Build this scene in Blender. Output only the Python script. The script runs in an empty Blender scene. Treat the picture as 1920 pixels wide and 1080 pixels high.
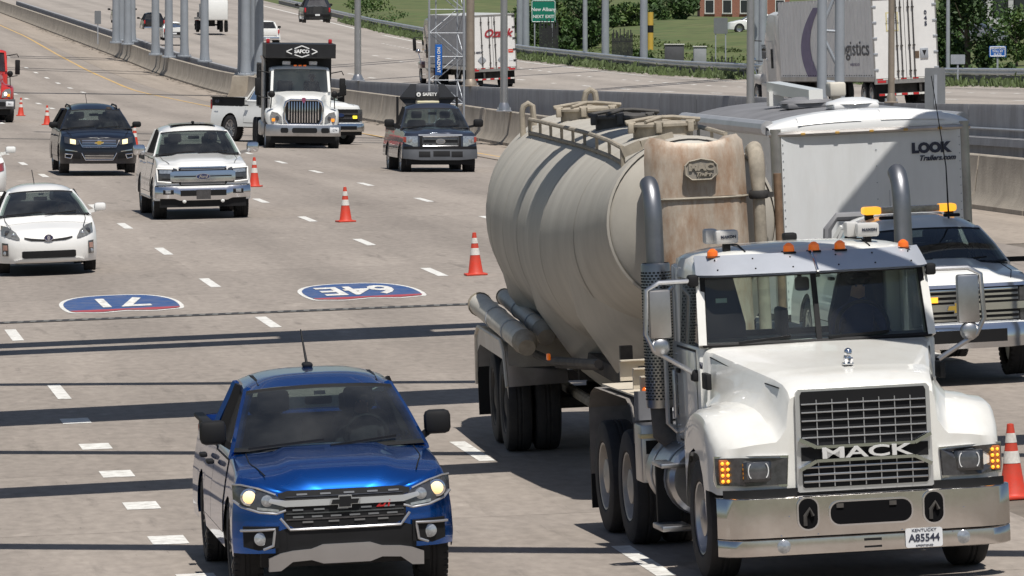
import bpy, bmesh, math, random
import numpy as np
from mathutils import Vector, Matrix
rnd = random.Random(7)
R = math.radians
SC = bpy.context.scene
COL = SC.collection
# ------------------------------------------------------------------ camera
F, YH, H = 12800.0, -60.0, 5.25          # focal length and horizon row in photo pixels, camera height in metres
cam = bpy.data.cameras.new('camera'); cam.lens = 36*F/1920; cam.sensor_width = 36
cam.clip_start = 1; cam.clip_end = 12000
camo = bpy.data.objects.new('camera', cam); COL.objects.link(camo)
camo.location = (0, 0, H)
camo.rotation_euler = (R(90)-math.atan((540-YH)/F), 0, 0)
SC.camera = camo
# ------------------------------------------------------------------ light
SUN_EL, SUN_AZ = R(66), R(15)            # azimuth from straight behind the camera towards the right
sunv = Vector((math.sin(SUN_AZ)*math.cos(SUN_EL), -math.cos(SUN_AZ)*math.cos(SUN_EL), math.sin(SUN_EL)))
W = bpy.data.worlds.new('World'); SC.world = W; W.use_nodes = True
nt = W.node_tree
sky = nt.nodes.new('ShaderNodeTexSky'); sky.sky_type = 'NISHITA'; sky.sun_disc = False
sky.sun_elevation = SUN_EL; sky.sun_rotation = math.atan2(sunv.x, sunv.y)
nt.links.new(sky.outputs[0], nt.nodes['Background'].inputs[0])
nt.nodes['Background'].inputs[1].default_value = 0.065
sl = bpy.data.lights.new('sun', 'SUN'); sl.energy = 4.9; sl.angle = R(0.5); sl.color = (1, .96, .90)
so = bpy.data.objects.new('sun', sl); COL.objects.link(so)
so.rotation_euler = sunv.to_track_quat('Z', 'Y').to_euler(); so.location = (0, 0, 60)
SC.view_settings.view_transform = 'Standard'; SC.view_settings.look = 'None'
SC.view_settings.exposure = 0.0; SC.view_settings.gamma = 1; SC.view_settings.use_curve_mapping = False
# ------------------------------------------------------------------ terrain: a banked, sagging motorway
dT = [(0,.78),(57,.78),(85,.72),(119,.58),(142,.36),(165,.08),(182,-.18),(220,-.50),(246,-.62),(300,-.97),(355,-1.2),(400,-1.02),(457,-.46),(590,.64),(800,2.4),(3000,22)]
bT = [(0,.044),(105,.042),(142,.022),(165,.008),(182,-.004),(200,-.008),(290,-.02),(410,-.05),(600,-.06),(3000,-.06)]
_ys = np.arange(0, 1500, 1.0)
def _sm(T, w):
    v = np.interp(_ys, [a for a, b in T], [b for a, b in T]); k = np.ones(w)/w
    return np.convolve(np.pad(v, (w//2, w//2), mode='edge'), k, 'valid')[:len(_ys)]
_dA, _bA = _sm(dT, 25), _sm(bT, 31)
d_ = lambda Y: float(np.interp(Y, _ys, _dA))
b_ = lambda Y: float(np.interp(Y, _ys, _bA))
XB = lambda Y: 25-.114*Y                      # foot of the median barrier
KR = -.114
def zg(X, Y): return d_(Y)+b_(Y)*(X-XB(Y))
def zf(X, Y): return d_(Y)+max(-.9, min(1.2, .05*(X-6)))   # far carriageway
def hit(px, py, zfun=zg):
    f = lambda Y: YH+F/Y*(H-zfun((px-960)*Y/F, Y))-py
    lo, hi = 30, 1400
    for Y in np.arange(30, 1400, 2.0):
        if f(Y) < 0: lo, hi = Y-2, Y; break
    for _ in range(30):
        m = (lo+hi)/2
        if f(m) > 0: lo = m
        else: hi = m
    X = (px-960)*lo/F
    return Vector((X, lo, zfun(X, lo)))
def at(px, Y): return (px-960)*Y/F
# ------------------------------------------------------------------ materials
MATS = {}
def M(name, col, rough=.5, metal=0., coat=0., var=.08, scale=2.5, bump=0., bscale=25., spec=.5, emit=None, es=0., dirt=None, damt=.5, dscale=1.5, stretch=None):
    if name in MATS: return MATS[name]
    m = bpy.data.materials.new(name); m.use_nodes = True; n = m.node_tree.nodes; l = m.node_tree.links
    p = n['Principled BSDF']
    p.inputs['Roughness'].default_value = rough; p.inputs['Metallic'].default_value = metal
    p.inputs['Coat Weight'].default_value = coat; p.inputs['Coat Roughness'].default_value = .04
    p.inputs['Specular IOR Level'].default_value = spec
    tc = n.new('ShaderNodeTexCoord'); src = tc.outputs['Object']
    if stretch:
        mp = n.new('ShaderNodeMapping'); mp.inputs['Scale'].default_value = stretch; l.new(src, mp.inputs[0]); src = mp.outputs[0]
    nz = n.new('ShaderNodeTexNoise'); nz.inputs['Scale'].default_value = scale; nz.inputs['Detail'].default_value = 6; nz.inputs['Roughness'].default_value = .65
    l.new(src, nz.inputs['Vector'])
    mr = n.new('ShaderNodeMapRange'); mr.inputs['From Min'].default_value = .3; mr.inputs['From Max'].default_value = .7
    mr.inputs['To Min'].default_value = 1-var; mr.inputs['To Max'].default_value = 1+var
    l.new(nz.outputs[0], mr.inputs[0])
    mx = n.new('ShaderNodeMix'); mx.data_type = 'RGBA'; mx.blend_type = 'MULTIPLY'; mx.inputs[0].default_value = 1
    mx.inputs[6].default_value = (*col, 1); l.new(mr.outputs[0], mx.inputs[7])
    out = mx.outputs[2]
    if dirt:
        n2 = n.new('ShaderNodeTexNoise'); n2.inputs['Scale'].default_value = dscale; n2.inputs['Detail'].default_value = 8; n2.inputs['Roughness'].default_value = .7
        l.new(src, n2.inputs['Vector'])
        r2 = n.new('ShaderNodeMapRange'); r2.inputs['From Min'].default_value = .42; r2.inputs['From Max'].default_value = .72; r2.inputs['To Max'].default_value = damt
        l.new(n2.outputs[0], r2.inputs[0])
        m2 = n.new('ShaderNodeMix'); m2.data_type = 'RGBA'; l.new(r2.outputs[0], m2.inputs[0]); l.new(out, m2.inputs[6]); m2.inputs[7].default_value = (*dirt, 1)
        out = m2.outputs[2]
    l.new(out, p.inputs['Base Color'])
    if bump:
        n3 = n.new('ShaderNodeTexNoise'); n3.inputs['Scale'].default_value = bscale; n3.inputs['Detail'].default_value = 5; l.new(src, n3.inputs['Vector'])
        bp = n.new('ShaderNodeBump'); bp.inputs['Strength'].default_value = bump; bp.inputs['Distance'].default_value = .02
        l.new(n3.outputs[0], bp.inputs['Height']); l.new(bp.outputs[0], p.inputs['Normal'])
    if emit:
        p.inputs['Emission Color'].default_value = (*emit, 1); p.inputs['Emission Strength'].default_value = es
    MATS[name] = m
    return m
def glass(name, tint, refl=.05, rough=.01, dust=.03):
    if name in MATS: return MATS[name]
    m = bpy.data.materials.new(name); m.use_nodes = True; n = m.node_tree.nodes; l = m.node_tree.links
    n.remove(n['Principled BSDF'])
    t = n.new('ShaderNodeBsdfTransparent'); t.inputs[0].default_value = (*tint, 1)
    g = n.new('ShaderNodeBsdfGlossy'); g.inputs['Roughness'].default_value = rough; g.inputs[0].default_value = (1, 1, 1, 1)
    fr = n.new('ShaderNodeFresnel'); fr.inputs[0].default_value = 1.5
    ad = n.new('ShaderNodeMath'); ad.operation = 'ADD'; ad.inputs[1].default_value = refl; l.new(fr.outputs[0], ad.inputs[0])
    nz = n.new('ShaderNodeTexNoise'); nz.inputs['Scale'].default_value = 3; tc = n.new('ShaderNodeTexCoord'); l.new(tc.outputs['Object'], nz.inputs[0])
    bp = n.new('ShaderNodeBump'); bp.inputs['Strength'].default_value = .03; bp.inputs['Distance'].default_value = .02; l.new(nz.outputs[0], bp.inputs['Height']); l.new(bp.outputs[0], g.inputs['Normal'])
    mx = n.new('ShaderNodeMixShader'); l.new(ad.outputs[0], mx.inputs[0]); l.new(t.outputs[0], mx.inputs[1]); l.new(g.outputs[0], mx.inputs[2])
    df = n.new('ShaderNodeBsdfDiffuse'); df.inputs[0].default_value = (.62, .62, .6, 1)          # pale film of dust, also put in for windshield glare and haze
    dn = n.new('ShaderNodeTexNoise'); dn.inputs['Scale'].default_value = 2.2; dn.inputs['Detail'].default_value = 8; l.new(tc.outputs['Object'], dn.inputs[0])
    dr = n.new('ShaderNodeMapRange'); dr.inputs['From Min'].default_value = .35; dr.inputs['From Max'].default_value = .7; dr.inputs['To Min'].default_value = dust*.4; dr.inputs['To Max'].default_value = dust*1.6; l.new(dn.outputs[0], dr.inputs[0])
    m2 = n.new('ShaderNodeMixShader'); l.new(dr.outputs[0], m2.inputs[0]); l.new(mx.outputs[0], m2.inputs[1]); l.new(df.outputs[0], m2.inputs[2])
    l.new(m2.outputs[0], n['Material Output'].inputs[0])
    MATS[name] = m
    return m
RUB = M('tyre_rubber', (.022, .022, .024), .85, var=.25, scale=9, dirt=(.10, .09, .08), damt=.35)
BLK = M('black_plastic', (.012, .012, .013), .6, var=.2, spec=.25)
DRK = M('dark_interior', (.045, .046, .05), .8, var=.2)
SEAT = M('seat_fabric', (.06, .062, .068), .9, var=.2)
CHR = M('chrome', (.75, .75, .77), .12, 1, var=.05, bump=.02, bscale=4)
ALU = M('brushed_aluminium', (.55, .55, .56), .35, 1, var=.12, dirt=(.3, .28, .25), damt=.5)
STEEL = M('galvanised_steel', (.36, .38, .41), .5, .35, var=.12, scale=4)
GRIM = M('grimy_frame', (.035, .033, .032), .8, var=.3, dirt=(.16, .14, .12), damt=.6)
WHT = M('white_paint', (.78, .78, .75), .3, coat=.6, var=.03)
WHTD = M('dusty_white_paint', (.72, .71, .67), .35, coat=.5, var=.05, dirt=(.5, .46, .38), damt=.35)
AMB = M('amber_lens', (.75, .25, .02), .25, coat=1, emit=(1, .35, .02), es=.6)
ORL = M('orange_marker_lens', (.75, .13, .01), .2, coat=1, emit=(1, .2, .0), es=.25)
LIT = M('lit_headlamp', (.9, .8, .55), .2, emit=(1, .58, .2), es=1.0)
LENS = M('lamp_lens', (.42, .44, .46), .08, .55, coat=1, var=.35, scale=22)
DLEN = M('dark_lamp_housing', (.06, .06, .065), .15, .2, coat=1, var=.35, scale=18)
REDL = M('red_lens', (.45, .012, .015), .2, coat=1)
PLATE = M('plate_white', (.72, .73, .74), .4, var=.05)
INK = M('dark_ink', (.03, .035, .06), .5)
WINK = M('white_lettering', (.75, .75, .74), .5)
GLS = glass('windshield_glass', (.50, .58, .56), .03)
GLD = glass('dark_side_glass', (.16, .18, .19), .04)
HLG = glass('headlamp_glass', (.8, .82, .84), .05)
# ------------------------------------------------------------------ mesh building
class MB:
    def __init__(s): s.v = []; s.f = []
    def add(s, vs, fs, flip=False):
        o = len(s.v); s.v += [tuple(v) for v in vs]
        s.f += [tuple(o+i for i in (reversed(f) if flip else f)) for f in fs]; return s
    def box(s, x0, x1, y0, y1, z0, z1, c=0.0):
        if x0 > x1: x0, x1 = x1, x0
        if y0 > y1: y0, y1 = y1, y0
        if z0 > z1: z0, z1 = z1, z0
        c = min(c, .45*(x1-x0), .45*(y1-y0), .45*(z1-z0))
        if c <= 0:
            v = [(x, y, z) for z in (z0, z1) for y in (y0, y1) for x in (x0, x1)]
            return s.add(v, [(0,2,3,1),(4,5,7,6),(0,1,5,4),(2,6,7,3),(0,4,6,2),(1,3,7,5)])
        bm = bmesh.new(); bmesh.ops.create_cube(bm, size=1)
        for q in bm.verts: q.co = Vector(((x0+x1)/2+q.co.x*(x1-x0), (y0+y1)/2+q.co.y*(y1-y0), (z0+z1)/2+q.co.z*(z1-z0)))
        bmesh.ops.bevel(bm, geom=list(bm.edges), offset=c, segments=2, affect='EDGES', profile=.5)
        return s.bm(bm)
    def bm(s, bm):
        bm.verts.ensure_lookup_table(); bm.verts.index_update()
        s.add([v.co[:] for v in bm.verts], [[v.index for v in f.verts] for f in bm.faces]); bm.free(); return s
    def obox(s, c, ax, ay, az):                       # box from centre and three half axes
        c, ax, ay, az = Vector(c), Vector(ax), Vector(ay), Vector(az)
        v = [c+ax*i+ay*j+az*k for k in (-1, 1) for j in (-1, 1) for i in (-1, 1)]
        return s.add(v, [(0,2,3,1),(4,5,7,6),(0,1,5,4),(2,6,7,3),(0,4,6,2),(1,3,7,5)])
    def bar(s, a, b, w, h, up=(0, 0, 1)):
        a, b = Vector(a), Vector(b); d = (b-a); L = d.length/2; d.normalize(); up = Vector(up)
        if abs(d.dot(up)) > .98: up = Vector((1, 0, 0))
        x = d.cross(up).normalized(); z = x.cross(d).normalized()
        return s.obox((a+b)/2, x*w/2, d*L, z*h/2)
    def tube(s, pts, r, n=8, cap=True):
        pts = [Vector(p) for p in pts]; rs = r if isinstance(r, (list, tuple)) else [r]*len(pts)
        o = len(s.v); up = Vector((0, 0, 1)); px = None
        for i, p in enumerate(pts):
            d = (pts[min(i+1, len(pts)-1)]-pts[max(i-1, 0)]).normalized()
            if px is None: px = d.cross(up if abs(d.z) < .9 else Vector((1, 0, 0))).normalized()
            px = (px-d*px.dot(d)).normalized(); py = d.cross(px)
            for k in range(n):
                a = 2*math.pi*k/n; s.v.append(tuple(p+(px*math.cos(a)+py*math.sin(a))*rs[i]))
        for i in range(len(pts)-1):
            for k in range(n):
                a = o+i*n+k; b = o+i*n+(k+1) % n; s.f.append((a, b, b+n, a+n))
        if cap:
            s.f.append(tuple(o+k for k in reversed(range(n)))); e = o+(len(pts)-1)*n; s.f.append(tuple(e+k for k in range(n)))
        return s
    def cyl(s, a, b, r, n=16, r2=None): return s.tube([a, b], [r, r if r2 is None else r2], n)
    def lathe(s, prof, c=(0, 0, 0), axis='z', n=24, close=False):   # prof: (radius, offset along axis)
        o = len(s.v); c = Vector(c)
        for r, h in prof:
            for k in range(n):
                a = 2*math.pi*k/n; u, w = r*math.cos(a), r*math.sin(a)
                s.v.append(tuple(c+Vector({'z': (u, w, h), 'x': (h, u, w), 'y': (w, h, u)}[axis])))
        m = len(prof)
        for i in range(m if close else m-1):
            for k in range(n):
                a = o+i*n+k; b = o+i*n+(k+1) % n; j = ((i+1) % m-i)*n; s.f.append((a, b, b+j, a+j))
        return s
    def grid(s, rows, closed=False):
        o = len(s.v); m = len(rows[0])
        for r in rows: s.v += [tuple(p) for p in r]
        for i in range(len(rows)-1):
            for k in range(m if closed else m-1):
                a = o+i*m+k; b = o+i*m+(k+1) % m; s.f.append((a, b, b+m, a+m))
        return s
    def fan(s, pts): o = len(s.v); s.v += [tuple(p) for p in pts]; s.f.append(tuple(range(o, o+len(pts)))); return s
    def prism(s, poly, a, b, axis='y'):              # poly in the two other axes
        n = len(poly); mk = {'y': lambda p, t: (p[0], t, p[1]), 'x': lambda p, t: (t, p[0], p[1]), 'z': lambda p, t: (p[0], p[1], t)}[axis]
        return s.add([mk(p, a) for p in poly]+[mk(p, b) for p in poly],
                     [tuple(range(n)), tuple(reversed(range(n, 2*n)))]+[(i, i+n, (i+1) % n+n, (i+1) % n) for i in range(n)])
    def ball(s, c, r, n=10, sq=(1, 1, 1)):
        pr = [(r*math.sin(math.pi*i/n), -r*math.cos(math.pi*i/n)) for i in range(n+1)]
        t = MB().lathe(pr, n=n*2); return s.add([(c[0]+x*sq[0], c[1]+y*sq[1], c[2]+z*sq[2]) for x, y, z in t.v], t.f)
def obj(name, mb, mat, parent=None, smooth=35, fix=True, kind=None, loc=None):
    me = mb if isinstance(mb, bpy.types.Mesh) else None
    if me is None:
        me = bpy.data.meshes.new(name); me.from_pydata(mb.v, [], mb.f)
        if fix:
            bm = bmesh.new(); bm.from_mesh(me); bmesh.ops.remove_doubles(bm, verts=bm.verts, dist=1e-5); bmesh.ops.recalc_face_normals(bm, faces=bm.faces); bm.to_mesh(me); bm.free()
        me.materials.append(mat)
        if smooth:
            me.shade_smooth(); me.set_sharp_from_angle(angle=R(smooth))
    o = bpy.data.objects.new(name, me); COL.objects.link(o)
    if parent is not None: o.parent = parent
    if kind: o['kind'] = kind
    if loc is not None: o.location = loc
    return o
def thing(name, label, cat, loc=(0, 0, 0), group=None):
    o = bpy.data.objects.new(name, None); COL.objects.link(o); o.location = loc; o.empty_display_size = .3
    o['label'] = label; o['category'] = cat
    if group: o['group'] = group
    return o
def tag(o, label, cat, group=None):
    o['label'] = label; o['category'] = cat
    if group: o['group'] = group
    return o
def place(o, X, Y, k, zfun=zg, z=None, flip=False):
    """stand o on the ground with its rear pointing along (k, 1)"""
    e = .6
    n = Vector((-(zfun(X+e, Y)-zfun(X-e, Y))/(2*e), -(zfun(X, Y+2)-zfun(X, Y-2))/4, 1)).normalized()
    f = Vector((k, 1, 0)).normalized()
    if flip: f = -f
    x = f.cross(n).normalized(); y = n.cross(x)
    m = Matrix((x, y, n)).transposed()
    o.location = (X, Y, zfun(X, Y) if z is None else z); o.rotation_euler = m.to_euler()
def text(name, s, size, mat, parent, loc, rot=(R(90), 0, 0), ext=.004, bold=0., shear=0., sx=1., align='CENTER'):
    c = bpy.data.curves.new(name, 'FONT'); c.body = s; c.size = size; c.extrude = ext; c.offset = bold; c.shear = shear
    c.align_x = align; c.align_y = 'CENTER'; c.resolution_u = 3
    t = bpy.data.objects.new(name, c); COL.objects.link(t)
    me = bpy.data.meshes.new_from_object(t.evaluated_get(bpy.context.evaluated_depsgraph_get()))
    bpy.data.objects.remove(t); me.materials.clear(); me.materials.append(mat)
    o = bpy.data.objects.new(name, me); COL.objects.link(o); o.parent = parent
    o.location = loc; o.rotation_euler = rot; o.scale = (sx, 1, 1)
    return o
# ------------------------------------------------------------------ setting: carriageways
def road_mat(name, col, streak=.16, slab=.1, speck=.1):
    m = bpy.data.materials.new(name); m.use_nodes = True; n = m.node_tree.nodes; l = m.node_tree.links; p = n['Principled BSDF']
    p.inputs['Roughness'].default_value = .85; p.inputs['Specular IOR Level'].default_value = .3
    g = n.new('ShaderNodeNewGeometry'); sp = n.new('ShaderNodeSeparateXYZ'); l.new(g.outputs['Position'], sp.inputs[0])
    mu = n.new('ShaderNodeMath'); mu.operation = 'MULTIPLY_ADD'; mu.inputs[1].default_value = .114; l.new(sp.outputs[1], mu.inputs[0]); l.new(sp.outputs[0], mu.inputs[2])
    cb = n.new('ShaderNodeCombineXYZ'); l.new(mu.outputs[0], cb.inputs[0]); l.new(sp.outputs[1], cb.inputs[1])
    def noise(sx, sy, det, lo, hi, a, b, rough=.6):
        mp = n.new('ShaderNodeMapping'); mp.inputs['Scale'].default_value = (sx, sy, 1); l.new(cb.outputs[0], mp.inputs[0])
        z = n.new('ShaderNodeTexNoise'); z.inputs['Scale'].default_value = 1; z.inputs['Detail'].default_value = det; z.inputs['Roughness'].default_value = rough; l.new(mp.outputs[0], z.inputs[0])
        r = n.new('ShaderNodeMapRange'); r.inputs['From Min'].default_value = lo; r.inputs['From Max'].default_value = hi; r.inputs['To Min'].default_value = a; r.inputs['To Max'].default_value = b
        l.new(z.outputs[0], r.inputs[0]); return r.outputs[0]
    fs = [noise(.9, .018, 4, .3, .7, 1-streak, 1+streak), noise(.35, .09, 6, .3, .7, 1-.1, 1+.1), noise(7, 2.5, 5, .3, .7, 1-speck, 1+speck), noise(3.0, .25, 6, .60, .72, 1, .72), noise(1.2, .5, 8, .64, .70, 1, 1.22), noise(26, .9, 3, .68, .74, 1, .7)]
    wv = n.new('ShaderNodeMath'); wv.operation = 'MULTIPLY_ADD'; wv.inputs[1].default_value = 2*math.pi/3.87; wv.inputs[2].default_value = (15.1-25)*2*math.pi/3.87; l.new(mu.outputs[0], wv.inputs[0])
    cs_ = n.new('ShaderNodeMath'); cs_.operation = 'COSINE'; l.new(wv.outputs[0], cs_.inputs[0])
    wr_ = n.new('ShaderNodeMapRange'); wr_.inputs['From Min'].default_value = .1; wr_.inputs['From Max'].default_value = 1; wr_.inputs['To Min'].default_value = 1.02; wr_.inputs['To Max'].default_value = .88; l.new(cs_.outputs[0], wr_.inputs[0]); fs.append(wr_.outputs[0])
    oi = n.new('ShaderNodeObjectInfo'); r = n.new('ShaderNodeMapRange'); r.inputs['To Min'].default_value = 1-slab; r.inputs['To Max'].default_value = 1+slab; l.new(oi.outputs['Random'], r.inputs[0]); fs.append(r.outputs[0])
    cur = fs[0]
    for f in fs[1:]:
        q = n.new('ShaderNodeMath'); q.operation = 'MULTIPLY'; l.new(cur, q.inputs[0]); l.new(f, q.inputs[1]); cur = q.outputs[0]
    mx = n.new('ShaderNodeMix'); mx.data_type = 'RGBA'; mx.blend_type = 'MULTIPLY'; mx.inputs[0].default_value = 1; mx.inputs[6].default_value = (*col, 1); l.new(cur, mx.inputs[7])
    l.new(mx.outputs[2], p.inputs['Base Color'])
    zb = n.new('ShaderNodeTexNoise'); zb.inputs['Scale'].default_value = 30; zb.inputs['Detail'].default_value = 4; l.new(cb.outputs[0], zb.inputs[0])
    bp = n.new('ShaderNodeBump'); bp.inputs['Strength'].default_value = .25; bp.inputs['Distance'].default_value = .01; l.new(zb.outputs[0], bp.inputs['Height']); l.new(bp.outputs[0], p.inputs['Normal'])
    return m
CONC = road_mat('road_concrete', (.278, .242, .210), .09, .06, .15)
CONF = road_mat('far_road_concrete', (.32, .285, .252), .08, .02)
SHLD = road_mat('shoulder_concrete', (.315, .268, .222), .12, .05, .14)
FILL = M('joint_filler', (.16, .135, .11), .9, var=.2)
BARR = M('barrier_concrete', (.37, .325, .265), .9, var=.16, scale=1.2, dirt=(.14, .12, .10), damt=.55, dscale=.9, bump=.4)
WALLM = M('wall_concrete', (.30, .30, .31), .9, var=.12, scale=1.0, dirt=(.13, .12, .11), damt=.5, dscale=1.6, bump=.4, stretch=(1, 1, .25))
MARK = M('road_paint_white', (.74, .73, .69), .7, var=.10, scale=6, dirt=(.34, .31, .27), damt=.85, dscale=8)
YEL = M('road_paint_yellow', (.58, .36, .10), .7, var=.15, scale=4, dirt=(.34, .3, .26), damt=.85, dscale=.9)
ON_ROAD = lambda u, Y: XB(Y)+u
def sheet(us, Ys, dz, zfun=zg, xf=ON_ROAD):
    return MB().grid([[(xf(u, Y), Y, zfun(xf(u, Y), Y)+dz) for u in us] for Y in Ys])
Yfar = list(np.arange(46, 420, 6.0))+list(np.arange(420, 1000, 20.0))
highway = obj('highway', sheet(list(np.linspace(-46, .2, 12)), Yfar, -.007), FILL, kind='structure', fix=False)
LN = [-32.5, -28.7, -24.6, -20.88, -17.02, -13.16, -9.62, -6.2, -2.95, -.02]
for i in range(len(LN)-1):
    y = 50.0+(i % 2)*.0
    while y < 236:
        Lh = 7.6
        a, b, g = LN[i], LN[i+1], .008; gu = 0.0
        if XB(y)+b > at(-30, y+Lh) and XB(y)+a < at(1950, y):
            obj('concrete_slab', sheet([a+gu, (a+b)/2, b-gu], list(np.linspace(y+g, y+Lh-g, 4)), 0), SHLD if i == len(LN)-2 else CONC, highway, fix=False)
        y += Lh
ys_ = [y for y in Yfar if y > 236.5]; ys_ = [y]+ys_
obj('distant_paving', sheet(list(np.linspace(-46, -2.96, 10)), ys_, 0), CONC, highway, fix=False)
obj('distant_shoulder', sheet([-2.94, -1.5, -.02], ys_, 0), SHLD, highway, fix=False)
def dash(u, Y, L, w, dz=.004, parent=None, name='lane_dash', mat=None, zfun=zg, xf=ON_ROAD):
    return obj(name, sheet([u-w/2, u+w/2], list(np.linspace(Y-L/2, Y+L/2, 3)), dz, zfun, xf), mat or MARK, parent or highway, fix=False)
for u, Ys in ((-17.02, [59.9, 73.8, 88.2, 102, 114.5, 126.8, 139.4, 151, 163.5, 176, 188.5, 201, 213.5, 226, 238.5]),
              (-13.16, [65.4, 77.8, 90.2, 102.8, 115.4, 128.2, 140.9, 153.4, 166, 178.5, 191, 203.5, 216, 228.5]),
              (-9.62, [63.5, 76, 88.6, 101.2, 113.8, 126.3, 138.8, 152.2, 166.2, 180.3, 191.9, 204.5, 217, 229.5]),
              (-20.85, [101.3, 87.3, 114.5, 127, 139.5, 152, 164.5, 177, 189.5, 202, 214.5, 227]),
              (-7.75, [337, 350, 363, 376, 389.5, 402, 415, 428, 440.5, 453, 466, 478, 491, 504]),
              (-15.2, [250, 262.5, 275, 287.5, 300, 312.5, 325, 337.5, 350, 363]), (-11.6, [250, 262.5, 275, 287.5, 300, 312.5, 325])):
    for Y in Ys: dash(u, Y, 3.05, .17 if Y < 230 else .2)
for Y in (81.5, 77, 72.7, 68.3, 64.1, 60, 55.9): dash(-20.93, Y, .95, .34, name='dotted_line_dash')
dash(-2.95, 145, 190, .13, .005, name='yellow_edge_line', mat=YEL)
yl = sheet([0, 1], [0], 0)
yl = MB().grid([[(XB(Y)+np.interp(Y, [240, 345, 381, 447, 510, 700], [-2.95, -4.5, -4.2, -3.9, -3.2, -3])+s*.09, Y, 0) for s in (-1, 1)] for Y in np.arange(240.5, 700, 12)])
yl.v = [(x, y, zg(x, y)+.005) for x, y, z in yl.v]; obj('yellow_edge_line', yl, YEL, highway, fix=False)
# steel finger joints across the deck
STJ = M('joint_steel', (.075, .068, .062), .6, .5, var=.35, scale=9)
for Yj, x0, x1, w in ((104.75, -17, 4, .62), (223.2, -22, .3, .5)):
    o = MB().grid([[(x, Yj+s*w/2, zg(x, Yj)+.005) for x in np.linspace(x0, x1, 12)] for s in (-1, 1)])
    j = obj('expansion_joint', o, STJ, highway, fix=False); t = MB(); x = x0
    while x < x1:
        q = .16
        t.grid([[(x+a, Yj+b, zg(x, Yj)+.010) for a in (0, q*.55)] for b in (-w*.4, w*.4)]); x += q*1.25
    obj('joint_teeth', t, M('worn_joint_steel', (.2, .19, .17), .6, .4, var=.5, scale=12), j, fix=False, kind='stuff')
# interstate shields painted on two lanes, reading towards the camera
SBL = M('shield_blue_paint', (.022, .07, .21), .7, var=.2, scale=5, dirt=(.2, .19, .2), damt=.55, dscale=3)
SRD = M('shield_red_paint', (.36, .035, .05), .7, var=.2, scale=5, dirt=(.3, .22, .2), damt=.55, dscale=3)
def shield(px, py, txt, lab, w=1.92, L=6.6):
    P = hit(px, py); t = thing('pavement_shield', lab, 'road marking', P, 'route shields painted on the lanes')
    place(t, P.x, P.y, -.114)
    def outline(s, y0=-1, y1=1):                      # local y runs away from the camera
        pts = []
        for a in np.linspace(0, 2*math.pi, 49)[:-1]:
            x, y = math.cos(a), math.sin(a)
            x = math.copysign(abs(x)**.72, x)*w/2-math.copysign(s, x)*min(1, abs(x)*1.2); y = math.copysign(abs(y)**.85, y)
            y *= (L/2-s*3.2)
            if y < 0: y = max(y, -L/2*.62+s*3.2-.25*L/2*(abs(x)/(w/2)-.45 if abs(x) < w*.225 else .45-abs(x)/(w/2)))
            pts.append((x, y))
        return pts
    def flat(pts, z): return MB().fan([(x, y, z) for x, y in pts])
    obj('border', flat(outline(0), .005), MARK, t, fix=False)
    bl = outline(.065); obj('field', flat(bl, .009), SBL, t, fix=False)
    yc = -L*.5*.34
    red = [(x, min(y, yc)) for x, y in bl if y < yc+.5]; red.sort(key=lambda p: math.atan2(p[1]-yc+.3, p[0]))
    obj('crown_band', flat(red, .013), SRD, t, fix=False)
    sx = 1.0; text('numeral', txt, .78, MARK, t, (0, .85, .016), (0, 0, R(180)), .001, .018).scale = (1.05 if len(txt) > 2 else 1.25, 4.6, 1)
shield(226, 573, '71', 'blue and red painted road shield with white 71 ahead of the white hatchback')
shield(677, 550, '64E', 'blue and red painted road shield with white 64E, left of the tanker')
# ------------------------------------------------------------------ median, far carriageway, land beyond
def wall_x(Y):                                       # line of the wall between the carriageways
    if Y < 265: return .19*(265-Y)
    return max(-.155*(Y-265), XB(Y)+1.5) if Y < 370 else XB(Y)+1.5
def wall_top(Y): return float(np.interp(Y, [120, 190, 205, 236, 265, 310, 350], [1.75, 1.45, 1.2, .92, .58, .12, -.1])) if Y < 350 else d_(Y)+1.1
RAIL = lambda Y: float(np.interp(Y, [150, 318, 390, 455, 600, 1000], [51, 22, 9.75, .8, -11.5, -48]))
Ym = list(np.arange(110, 380, 8.0))+list(np.arange(380, 1000, 20.0))
obj('median_strip', MB().grid([[(XB(Y)+.3+(wall_x(Y)+.3-XB(Y)-.3)*t, Y, d_(Y)-.02+t*.05) for t in (0, .5, 1)] for Y in Ym]), M('median_paving', (.22, .20, .18), .9, var=.25), kind='structure', fix=False)
far_road = obj('far_carriageway', MB().grid([[(wall_x(Y)+.3+(RAIL(Y)+.4-wall_x(Y)-.3)*t, Y, zf(wall_x(Y)+.3+(RAIL(Y)+.4-wall_x(Y)-.3)*t, Y)) for t in np.linspace(0, 1, 9)] for Y in Ym]), CONF, kind='structure', fix=False)
for fr, st in ((.24, 12.5), (.47, 12.5), (.70, 12.5), (.84, 4.2)):
    Y = 205.0+fr*10
    while Y < 560:
        X = wall_x(Y)+.3+(RAIL(Y)-wall_x(Y))*fr
        if at(600, Y) < X < at(1930, Y):
            L = 3.0 if st > 5 else 1.2; k = -.16
            obj('lane_dash', MB().grid([[(X+k*v+s*.1, Y+v, zf(X+k*v+s*.1, Y+v)+.006) for s in (-1, 1)] for v in (-L/2, L/2)]), MARK, far_road, fix=False)
        Y += st if Y < 330 else st*1.0
for fr in (.93, .06):
    obj('edge_line', MB().grid([[(wall_x(Y)+.3+(RAIL(Y)-wall_x(Y))*fr+s*.11, Y, zf(wall_x(Y)+.3+(RAIL(Y)-wall_x(Y))*fr, Y)+.006) for s in (-1, 1)] for Y in np.arange(180, 800, 15.0)]), MARK if fr > .5 else YEL, far_road, fix=False)
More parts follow.
